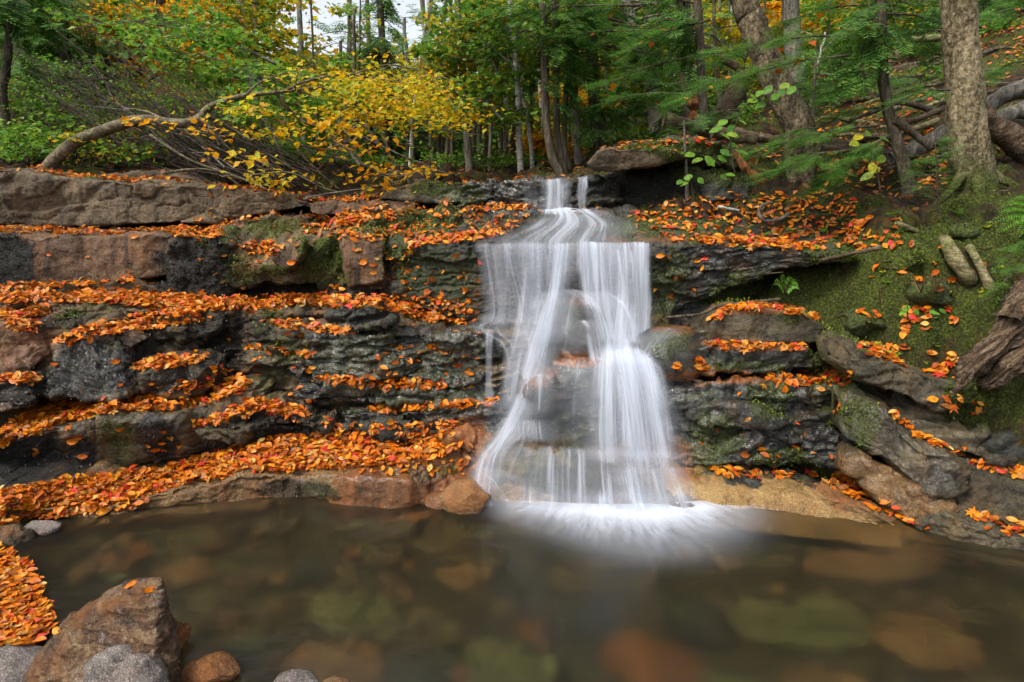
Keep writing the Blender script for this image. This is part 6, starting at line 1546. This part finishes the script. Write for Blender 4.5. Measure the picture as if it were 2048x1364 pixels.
# --- needle boughs in front of the right hand wood
def needle_bough(label, start, end, Y, n, side, L=.24, seed=1, leaves=0, near=True, w=5, dY=0., mat='needles', name='hemlock_bough'):
    rr = np.random.default_rng(seed)
    a, e = P(start[0], start[1], Y), P(end[0], end[1], Y + dY)
    tb, cb = Bag(), Bag()
    p = wood(tb, [a, (a + e) / 2 + np.array([0, 0, .06]), e], w * Y / FPX / 2, .003, 5, 20, rr, .004)
    pos, dr, u = [], [], unit(e - a)
    for k in range(n):
        t = (k + rr.uniform(0, 1)) / n; o = p[int((.12 + .88 * t) * 19)]
        sg = rr.choice([-1, 1]); out = rr.uniform(.15, 1) * side * Y / FPX * (1.15 - t)
        az = sg * rr.uniform(.5, 1.25)
        d = np.array([u[0] * math.cos(az) - u[1] * math.sin(az), u[0] * math.sin(az) + u[1] * math.cos(az), rr.uniform(-.42, .08)])
        q = o + d * out
        wood(tb, [o, q], .004, .002, 3, 3)
        for m in range(3):
            pos.append(o + d * out * (m / 3 + .2)); dr.append(d + rr.normal(size=3) * np.array([.45, .45, .15]) + u * .4)
    add_sprays(cb, np.array(pos), np.array(dr), L, rr, near, .5)
    parts = [('limb', tb, 'bark_dark'), ('needles', cb, mat)]
    if leaves:
        lb = Bag(); cc = np.array(pos)[rr.integers(0, len(pos), leaves)] + rr.normal(size=(leaves, 3)) * .05
        V, F = leaf_quads(cc, .085, rr, width=.4); lb.add(V, F)
    o = solid(name, label, 'branch', parts)
    if leaves:
        for i in range(leaves):
            me = mesh('caught_leaf', V[4 * i:4 * i + 4], [(0, 1, 2, 3)], M['litter1'])
            tag(centred('caught_leaf', me), 'orange leaf caught in the ' + label, 'leaf', 'orange leaves caught in the ' + label, 'thing')
    return o
N = needle_bough
N('lit hemlock bough before the leaning birch', (1760,70), (1420,110), 6.0, 26, 70, .26, 1, 7)
N('lower hemlock bough over the leaning birch', (1700,110), (1440,175), 5.8, 22, 60, .24, 2, 6)
N('high hemlock bough above the leaning birch', (1800,10), (1560,45), 6.4, 10, 70, .28, 3, 5)
N('dark hemlock bough left of the leaning birch', (1420,40), (1240,110), 7.4, 14, 80, .30, 4, 7)
N('dark hemlock bough over the dark wood', (1400,110), (1190,180), 7.6, 14, 80, .30, 5, 5)
N('low hemlock bough above the overhanging boulder', (1390,190), (1210,205), 7.4, 12, 60, .28, 6, 4)
N('hemlock bough reaching left over the rim clump', (1330,60), (1040,90), 8.0, 15, 90, .32, 7, 5)
N('upper hemlock bough reaching over the top fall', (1280,10), (980,40), 8.0, 15, 90, .32, 8, 5)
N('hemlock bough hanging behind the top fall trunks', (1230,130), (1000,150), 8.6, 13, 80, .32, 9, 0)
N('hemlock bough with dark tips above the red stump', (1480,150), (1340,215), 7.0, 18, 60, .26, 10, 3)
N('low feathery hemlock bough over the leaf slope', (1760,250), (1500,310), 5.7, 30, 70, .22, 11, 3)
N('lowest feathery hemlock bough over the leaf slope', (1700,300), (1530,355), 5.5, 26, 70, .22, 12, 2)
N('shaded hemlock bough drooping beside the crooked trunk', (1780,270), (1650,370), 5.5, 24, 60, .20, 13, 1)
N('hemlock bough against the large birch', (1900,180), (1780,215), 5.4, 12, 50, .18, 14, 1)
N('hemlock bough low between the birches', (1850,150), (1650,200), 7.0, 22, 80, .28, 15, 3)
N('hemlock bough at the top between the birches', (1900,60), (1700,90), 7.2, 9, 80, .30, 16, 3)
N('needle twig entering from the right edge', (2090,520), (1985,585), 4.4, 9, 40, .13, 17, 0)
N('needle twig high at the right edge above the fern', (2080,480), (2010,520), 4.4, 7, 36, .12, 18, 0)
# spruce sapling at the foot of the large birch
tb, cb = Bag(), Bag(); rr = np.random.default_rng(31)
base = P(1878,432,5.0); top = P(1870,275,5.0)
wood(tb, [base, (base + top) / 2, top], .010, .003, 5, 12)
pos, dr = [], []
for k in range(34):
    t = rr.uniform(.2, 1); o = base * (1 - t) + top * t; az = rr.uniform(0, 6.283); L = .30 * (1.12 - t) + .05
    d = np.array([math.cos(az), math.sin(az) * .7, rr.uniform(-.05, .3)]); wood(tb, [o, o + d * L], .004, .001, 3, 3)
    for m in range(3): pos.append(o + d * L * (.25 + .3 * m)); dr.append(d + rr.normal(size=3) * .3)
add_sprays(cb, np.array(pos), np.array(dr), .13, rr, True)
solid('spruce_sapling', 'little green spruce sapling at the foot of the large birch', 'sapling', [('trunk', tb, 'bark_dark'), ('needles', cb, 'hemlock')])
# small hemlock growing in the leaf slope
tb, cb = Bag(), Bag(); base = P(1375,400,6.6); top = P(1368,240,6.5)
wood(tb, [base, (base + top) / 2, top], .022, .010, 6, 12, rr)
pos = np.array([top + rr.normal(size=3) * np.array([.15, .15, .08]) for _ in range(14)]); dr = rr.normal(size=(14, 3)); dr[:, 2] = -.2
add_sprays(cb, pos, dr, .2, rr, True)
solid('hemlock_sapling', 'thin sapling standing in front of the shaded mossy wall', 'sapling', [('trunk', tb, 'bark_grey'), ('needles', cb, 'hemlock')])

# --- broad leaved shrub, ferns
def oval_leaf(bag, c, d, n, L, W):
    d = unit(np.array(d, float)); n = np.array(n, float); b = unit(np.cross(n, d)); n = np.cross(d, b)
    xs = [0, .15, .4, .65, .88, 1]; hw = [.05, .65, 1, .85, .4, 0]
    V, F = [], []
    for x, h in zip(xs, hw):
        z = -.12 * x * x * L
        V += [c + d * x * L + n * z, c + d * x * L + b * h * W + n * (z + .10 * h * W), c + d * x * L - b * h * W + n * (z + .10 * h * W)]
    for k in range(5):
        p, q = 3 * k, 3 * k + 3
        F += [(p, q, q + 1, p + 1), (p, p + 2, q + 2, q)]
    bag.add(np.array(V), np.array(F))
def viburnum(label, stem, leaves, Y, L, mat='bright'):
    tb, cb = Bag(), Bag(); rr = np.random.default_rng(len(leaves))
    wood(tb, px_path(stem, Y), .006, .003, 5, 16)
    for (x, y) in leaves:
        c = P(x, y, Y + rr.normal() * .06); az = rr.uniform(2.2, 4.6)
        oval_leaf(cb, c, [math.cos(az) * (1 if rr.random() < .7 else -1), -.3 + rr.normal() * .3, -.35 + rr.normal() * .25], [rr.normal() * .3, -.65, .7], L * rr.uniform(.8, 1.2), L * .36)
    solid('viburnum_shrub', label, 'shrub', [('stem', tb, 'twig'), ('foliage', cb, mat)])
viburnum('tall shrub with big light green oval leaves before the leaning birch', [(1470,345),(1460,300),(1475,240),(1500,205),(1560,180)], [(1500,190),(1525,180),(1545,172),(1515,200),(1540,195),(1570,180),(1590,172),(1490,208),(1555,188),(1530,205),(1455,240),(1470,250),(1445,255),(1462,268),(1440,265),(1475,270),(1455,290),(1470,300),(1440,300),(1478,240),(1580,168)], 5.3, .095)
viburnum('small shrub with drooping oval leaves above the shaded wall', [(1440,330),(1420,315),(1400,310)], [(1390,308),(1410,312),(1425,318),(1405,316),(1435,312)], 5.4, .10)
viburnum('low green seedling in front of the shaded mossy wall', [(1385,385),(1382,365),(1380,352)], [(1370,352),(1385,350),(1395,356),(1378,362),(1365,360),(1440,350),(1450,348)], 5.9, .085)
viburnum('shrub with rounded yellow green leaves left of the large birch', [(1760,380),(1752,330),(1740,300)], [(1745,325),(1760,335),(1748,345),(1725,270),(1740,265),(1755,272),(1718,285),(1770,312)], 5.3, .10, 'mixed')
viburnum('tiny green seedlings under the withered ferns', [(1815,640),(1815,625),(1815,612)], [(1805,615),(1820,612),(1828,620),(1812,622),(1868,620),(1878,618),(1860,624)], 4.55, .055)
def fern(label, base, tips, Y, W, mat, name='fern', n=22):
    tb, cb = Bag(), Bag()
    for (x, y) in tips:
        a, e = P(base[0], base[1], Y), P(x, y, Y - .08)
        p = wood(tb, [a, (a + e) / 2 + np.array([0, 0, .05]), e], .0035, .001, 4, 24)
        u = unit(e - a); s = unit(np.cross(u, np.array([.1, -.8, .6])))
        for k in range(n):
            t = .15 + .85 * k / n; o = p[int(t * 23)]; L = W * (math.sin(math.pi * min(1, t * .85 + .12)) ** .7) * (1.05 - t * .6)
            for sg in (-1, 1):
                d = unit(s * sg + u * .55 + np.array([0, 0, -.15]))
                w2 = np.cross(d, np.cross(u, s)) * L * .14
                cb.add(np.array([o - w2 * .5, o + d * L * .5 - w2, o + d * L, o + d * L * .5 + w2]), np.array([[0, 1, 2, 3]]))
    return solid(name, label, 'fern', [('stem', tb, 'twig'), ('frond', cb, mat)])
fern('bright green fern on the moss at the right edge', (2085,425), [(1970,452),(1985,425),(2010,408),(2040,398),(1990,470),(2030,480)], 4.6, .085, 'fern')
fern('withered tan fern on the mossy bank, left one of a pair', (1842,585), [(1812,568),(1808,550),(1850,548),(1858,560)], 4.6, .05, 'deadfern', n=12)
fern('withered pale fern on the mossy bank, right one of a pair', (1868,590), [(1888,562),(1855,555),(1872,552)], 4.6, .055, 'deadfern', n=12)
fern('small withered upright fern left of the withered pair', (1760,612), [(1752,572),(1766,570)], 4.75, .035, 'deadfern', n=12)
fern('small green fern under the dark layered slab', (1570,585), [(1545,570),(1560,555),(1590,560),(1600,580)], 5.2, .06, 'fern', n=14)

# --- logs, roots, driftwood
def log(label, path, Y, w0, w1, bark='log', dY=0., n=14, seed=1, name='fallen_log', cat='log', knob=.1):
    rr = np.random.default_rng(seed); b = Bag()
    p = px_path(path, Y, dY); sp = spline(p, 40)
    t = np.linspace(0, 1, 40); k = Y / FPX / 2
    r = (w0 * (1 - t) + w1 * t) * k * (1 + knob * np.interp(t, np.linspace(0, 1, 9), rr.normal(size=9)))
    V, F = tube(sp, r, n)
    c = np.repeat(sp, n, 0)
    V = V + unit(V - c) * ((fbm(V * np.array([5, 5, 5]), 4, seed) * .28 + fbm(V * 18, 3, seed + 1) * .14) * np.repeat(r, n))[:, None]
    # closed broken ends
    for e, s in ((0, 0), (39, 39 * n)):
        ring = np.arange(s, s + n); cc = sp[e] + unit(sp[e] - sp[1 if e == 0 else 38]) * r[e] * .25
        V = np.vstack([V, cc]); ci = len(V) - 1
        F = np.vstack([F, np.stack([ring, np.roll(ring, -1), np.full(n, ci), np.full(n, ci)], 1)])
    b.add(V, F)
    me = b.build(name, M[bark])
    return tag(centred(name, me), label, cat, None, 'thing')
log('mossy log with a ragged broken end above the overhanging boulder', [(1328,238),(1370,248),(1420,262),(1450,268)], 7.4, 26, 20, seed=1)
log('log with a pale broken end behind the light green shrub', [(1425,262),(1470,270),(1512,277)], 6.6, 24, 24, seed=2)
log('short dark log behind the pale ended log', [(1508,274),(1560,280)], 6.8, 20, 18, seed=3)
log('grey brown log lying behind the feathery hemlock', [(1640,288),(1690,298),(1750,305),(1810,318)], 6.4, 32, 22, seed=4)
log('smooth grey log pointing up to the large birch', [(1780,318),(1830,300),(1890,268)], 6.2, 26, 36, 'bark_grey', seed=5)
log('big split log right of the large birch', [(1955,225),(1990,250),(2040,290),(2110,340)], 5.9, 34, 46, 'deadwood', seed=6)
log('grey weathered log on the slope at the right edge', [(1960,222),(2010,190),(2090,165)], 7.2, 26, 40, 'bark_grey', seed=7)
log('second grey weathered log under the first at the right edge', [(1965,255),(2030,225),(2100,215)], 6.8, 26, 44, 'bark_grey', seed=8)
log('brown arched root on the slope left of the large birch', [(1786,118),(1800,88),(1840,78),(1890,75)], 7.6, 16, 12, 'rootmoss', seed=9, name='tree_root', cat='root')
log('long dark root on the slope between the trunks', [(1700,240),(1750,222),(1800,205),(1880,225)], 7.2, 8, 10, 'bark_dark', seed=10, name='tree_root', cat='root')
log('low brown root running to the large birch', [(1790,245),(1830,240),(1890,215)], 6.8, 12, 10, 'log', seed=11, name='tree_root', cat='root')
log('dead side limb sloping from the crooked trunk', [(1790,240),(1820,262),(1862,296)], 5.85, 15, 12, 'bark_dark', seed=12, name='dead_limb', cat='branch')
log('broken dead trunk leaning left of the shaggy birch', [(1396,88),(1430,108),(1475,135)], 7.8, 14, 16, 'log', seed=13, name='broken_trunk', cat='log')
log('red rotten stump among the dark trunks', [(1386,240),(1388,215),(1386,186)], 8.4, 26, 20, 'redstump', seed=14, name='rotten_stump', cat='stump', knob=.2)
log('tall brown root mass leaning left of the shaggy birch', [(1430,262),(1452,218),(1478,175),(1490,145)], 8.2, 46, 20, 'log', seed=15, name='rotten_stump', cat='stump', knob=.2)
log('mottled birch root stub descending the mossy bank', [(1885,470,5.05),(1897,492,4.80),(1912,520,4.72),(1936,556,4.72),(1944,580,4.95)], 4.72, 18, 34, 'rootmoss', seed=16, name='tree_root', cat='root')
log('mossy birch root right of the root stub', [(1932,485,4.95),(1948,510,4.68),(1966,545,4.62),(1984,585,4.60),(1990,612,4.85)], 4.62, 14, 24, 'rootmoss', seed=17, name='tree_root', cat='root')
log('curled grey stick on the leaf slope', [(1545,405),(1525,410),(1518,425),(1530,442),(1560,438),(1580,425)], 5.9, 6, 7, 'bark_grey', seed=18, name='curled_stick', cat='stick', n=8)
log('short pale stick on the leaf slope', [(1436,413),(1456,417),(1478,421)], 6.3, 6, 5, 'bark_white', seed=19, name='stick', cat='stick', n=8)
log('brown peg of wood in the mossy bank', [(1792,445),(1815,455),(1835,463)], 5.1, 9, 11, 'rootmoss', seed=20, name='stick', cat='stick', n=8)
log('thin black root over the moss beside the arched boulder', [(1330,635),(1400,628),(1440,612),(1500,605),(1560,598)], 5.15, 5, 7, 'bark_dark', seed=21, name='tree_root', cat='root', n=8)
log('twisted dark root hanging over the mossy wall', [(1470,300),(1480,320),(1500,345),(1530,365)], 6.0, 12, 16, 'redstump', seed=22, name='tree_root', cat='root')
log('old brown stick lying on the mossy bank edge', [(1640,520),(1700,508),(1760,495)], 5.0, 7, 9, 'log', seed=25, name='stick', cat='stick', n=8)
# driftwood: two weathered prongs joined at the right edge
b = Bag()
for pth, ws, sd in [([(2100,590),(2040,645),(1990,690),(1945,730),(1920,768),(1904,790)], [56, 52, 44, 36, 18, 3], 1), ([(2110,650),(2060,690),(2010,730),(1975,760),(1955,768)], [52, 50, 48, 40, 12], 2), ([(2020,640),(2035,610),(2060,580),(2090,560)], [40, 44, 48, 50], 3)]:
    sp = spline(px_path(pth, 4.02, .08), 44); r = np.interp(np.linspace(0, 1, 44), np.linspace(0, 1, len(ws)), ws) * 4.02 / FPX / 2
    NS_ = 36; V, F = tube(sp, r, NS_); c = np.repeat(sp, NS_, 0); th = np.tile(np.minimum(np.arange(NS_), NS_ - np.arange(NS_)), 44)
    V = V + unit(V - c) * ((fbm(np.stack([th * .9, np.repeat(np.arange(44), NS_) * .05, 0 * th + sd], 1).astype(float), 4, sd, .7) * .95 + fbm(V * 12, 3, sd) * .3) * np.repeat(r, NS_))[:, None]
    b.add(V, F)
tag(centred('driftwood', b.build('driftwood', M['deadwood'])), 'forked weathered driftwood resting on the layered slab at the right edge', 'driftwood', None, 'thing')
# airy leafy trees filling the middle distance
for i, (bx, Y, crown, mt, lab) in enumerate([
    (980, 11.0, [(985,130,60,70,16,70),(1000,30,80,50,14,70)], 'bright', 'slim fresh green tree right of the tall grey trunk'),
    (1060, 11.5, [(1060,110,60,60,14,70),(1050,220,45,40,9,60)], 'mixed', 'slim turning tree behind the flaking birch'),
    (1165, 11.8, [(1165,60,70,60,16,70),(1170,240,50,40,10,60)], 'bright', 'slim fresh green tree behind the thick straight trunk'),
    (1230, 12.0, [(1225,30,80,50,16,70),(1235,170,60,50,12,70)], 'mixed', 'slim turning tree left of the brown leaning trunk'),
    (1340, 12.2, [(1345,150,60,60,14,70),(1335,40,70,50,14,70)], 'bright', 'slim fresh green tree behind the red stump'),
    (1440, 12.0, [(1440,60,60,60,14,70),(1450,150,45,40,8,60)], 'yellow', 'slim yellow tree between red stump and leaning birch'),
    (1660, 12.4, [(1660,120,60,50,12,70),(1670,20,70,50,12,70)], 'bright', 'slim fresh green tree right of the broad grey trunk'),
    (1770, 12.8, [(1780,80,70,50,12,70)], 'mixed', 'slim turning tree behind the crooked trunk')]):
    tree('young_maple', lab, [(bx, 320 if bx < 1400 else 210), (bx + 3, 200 if bx < 1400 else 140), (bx - 2, 60), (bx, -60)], Y, 8, 5, 'bark_grey', crown, mt, rng_seed=400 + i, leaf=.10)

# twigs and sticks strewn over the bank
r_ = np.random.default_rng(21)
for i in range(46):
    x, y = r_.uniform(1420, 2030), r_.uniform(385, 760)
    loc, nrm, _, _ = cast(x, y)
    if loc is None or nrm.z < .15: continue
    a = np.array(loc); L = r_.uniform(.08, .28); az = r_.uniform(0, 6.28)
    d = np.array([math.cos(az), math.sin(az), 0]); d -= np.array(nrm) * (d @ np.array(nrm))
    b = Bag(); wood(b, [a - d * L * .5 + np.array([0, 0, .006]), a + np.array(nrm) * .014 + r_.normal(size=3) * .008, a + d * L * .5], r_.uniform(.003, .007), .0025, 5, 8)
    solid('stick', 'thin brown twig lying on the mossy right bank', 'stick', [('stem', b, 'log' if i % 2 else 'twig')], 'thin twigs strewn over the right bank')
# little seedlings and fern tufts in the moss
for i in range(60):
    x, y = r_.uniform(1430, 2040), r_.uniform(400, 780)
    loc, nrm, _, _ = cast(x, y)
    if loc is None or nrm.z < .1 or (x < 1700 and y > 610): continue
    a = np.array(loc); cb = Bag(); kind = i % 3
    for k in range(5 if kind else 8):
        az = r_.uniform(0, 6.28); d = np.array([math.cos(az), math.sin(az) - .3, r_.uniform(.2, .9)])
        if kind: oval_leaf(cb, a + np.array([0, 0, r_.uniform(.01, .05)]), d, [r_.normal() * .3, -.5, .8], r_.uniform(.025, .05), r_.uniform(.008, .014))
        else:
            L = r_.uniform(.06, .13); u = unit(d); sd_ = unit(np.cross(u, [0, 0, 1.]))
            for q in range(8):
                t = .2 + .8 * q / 8; o = a + u * L * t - np.array([0, 0, .25 * t * t * L]); w2 = L * .30 * (1.1 - t)
                for sg in (-1, 1):
                    e = unit(sd_ * sg + u * .6); cb.add(np.array([o, o + e * w2 * .5 + u * .004, o + e * w2, o + e * w2 * .5 - u * .004]), np.array([[0, 1, 2, 3]]))
    nm = ('fern', 'seedling', 'seedling')[kind]
    solid(nm, ('tiny green fern tuft growing in the mossy right bank', 'tiny green seedling growing in the mossy right bank', 'tiny yellowing seedling growing in the mossy right bank')[kind], nm, [('foliage', cb, ('fern', 'bright', 'mixed')[kind])], ('tiny ferns', 'tiny green seedlings', 'tiny yellowing seedlings')[kind] + ' in the mossy bank')

# evergreen sprays and dark roots over the right hand slope
N('evergreen spray low on the slope left of the crooked trunk', (1760,215), (1640,255), 7.0, 16, 60, .24, 51, 1)
N('evergreen spray on the slope behind the crooked trunk', (1880,200), (1740,150), 8.0, 16, 70, .26, 52, 2)
N('evergreen spray between large birch and right edge', (2060,120), (1965,165), 7.0, 12, 50, .24, 53, 0)
N('evergreen spray at the foot of the leaning birch', (1640,255), (1555,290), 6.6, 12, 50, .22, 54, 0)
N('evergreen spray under the grey brown log', (1720,330), (1620,385), 5.6, 16, 50, .2, 55, 1)
N('evergreen spray right of the crooked trunk', (1890,310), (1830,350), 5.5, 10, 40, .18, 56, 0)
N('evergreen spray at the top right corner', (2070,20), (1960,40), 8.0, 14, 70, .3, 57, 1)
N('evergreen spray over the moss capped ledge', (1480,220), (1400,250), 7.2, 12, 50, .24, 58, 0)
r_ = np.random.default_rng(61)
for i in range(16):
    x, y, Y = r_.uniform(1660, 2060), r_.uniform(110, 320), 0
    loc, nrm, _, _ = cast(x, y)
    if loc is None: continue
    a = np.array(loc); L = r_.uniform(.4, 1.1); d = np.array([r_.uniform(.3, 1) * r_.choice([-1, 1]), r_.normal() * .4, 0]); d = unit(d)
    ps = []
    for t in (-1, -.4, .2, .7, 1.1):
        q = a + d * L * t + r_.normal(size=3) * np.array([.06, .06, 0]); q[2] = ground_z(q[0], q[1])[0] + .10 - .10 * abs(t); ps.append(q)
    b = Bag(); wood(b, ps, r_.uniform(.02, .045), .01, 8, 26, r_, .01)
    solid('tree_root', 'dark gnarled root creeping over the steep right slope', 'root', [('stem', b, 'bark_dark' if i % 3 else 'rootmoss')], 'dark roots over the steep right slope')
EXPO = 1.12
# ------------------------------------------------------------------ light
w = bpy.data.worlds.new('World'); scene.world = w; w.use_nodes = True
nt = w.node_tree; nt.nodes.clear()
sky = nt.nodes.new('ShaderNodeTexSky'); sky.sky_type = 'NISHITA'; sky.sun_disc = False
SUN_EL, SUN_ROT = math.radians(50), math.radians(228)
sky.sun_elevation = SUN_EL; sky.sun_rotation = SUN_ROT
sky.air_density = 1.0; sky.dust_density = 4.0; sky.ozone_density = 1.0
bg = nt.nodes.new('ShaderNodeBackground'); bg.inputs['Strength'].default_value = .14
ow = nt.nodes.new('ShaderNodeOutputWorld')
hs = nt.nodes.new('ShaderNodeHueSaturation'); hs.inputs['Saturation'].default_value = .32
nt.links.new(sky.outputs[0], hs.inputs['Color']); nt.links.new(hs.outputs[0], bg.inputs[0]); nt.links.new(bg.outputs[0], ow.inputs[0])
ld = bpy.data.lights.new('sun', 'SUN'); ld.energy = 1.5; ld.angle = math.radians(11); ld.color = (1, .90, .74)
lo = bpy.data.objects.new('sun', ld); COL.objects.link(lo)
sd = Vector((math.sin(SUN_ROT) * math.cos(SUN_EL), math.cos(SUN_ROT) * math.cos(SUN_EL), math.sin(SUN_EL)))
lo.rotation_euler = (-sd).to_track_quat('-Z', 'Y').to_euler()
lo.location = sd * 30
scene.view_settings.view_transform = 'Standard'; scene.view_settings.look = 'None'
scene.view_settings.exposure = EXPO; scene.view_settings.gamma = 1
scene.render.engine = 'CYCLES'
cy = scene.cycles
cy.use_denoising = True; cy.denoising_prefilter = 'ACCURATE'
cy.max_bounces = 10; cy.diffuse_bounces = 4; cy.glossy_bounces = 3; cy.transmission_bounces = 4; cy.transparent_max_bounces = 24
cy.sample_clamp_indirect = 8
cy.caustics_reflective = False
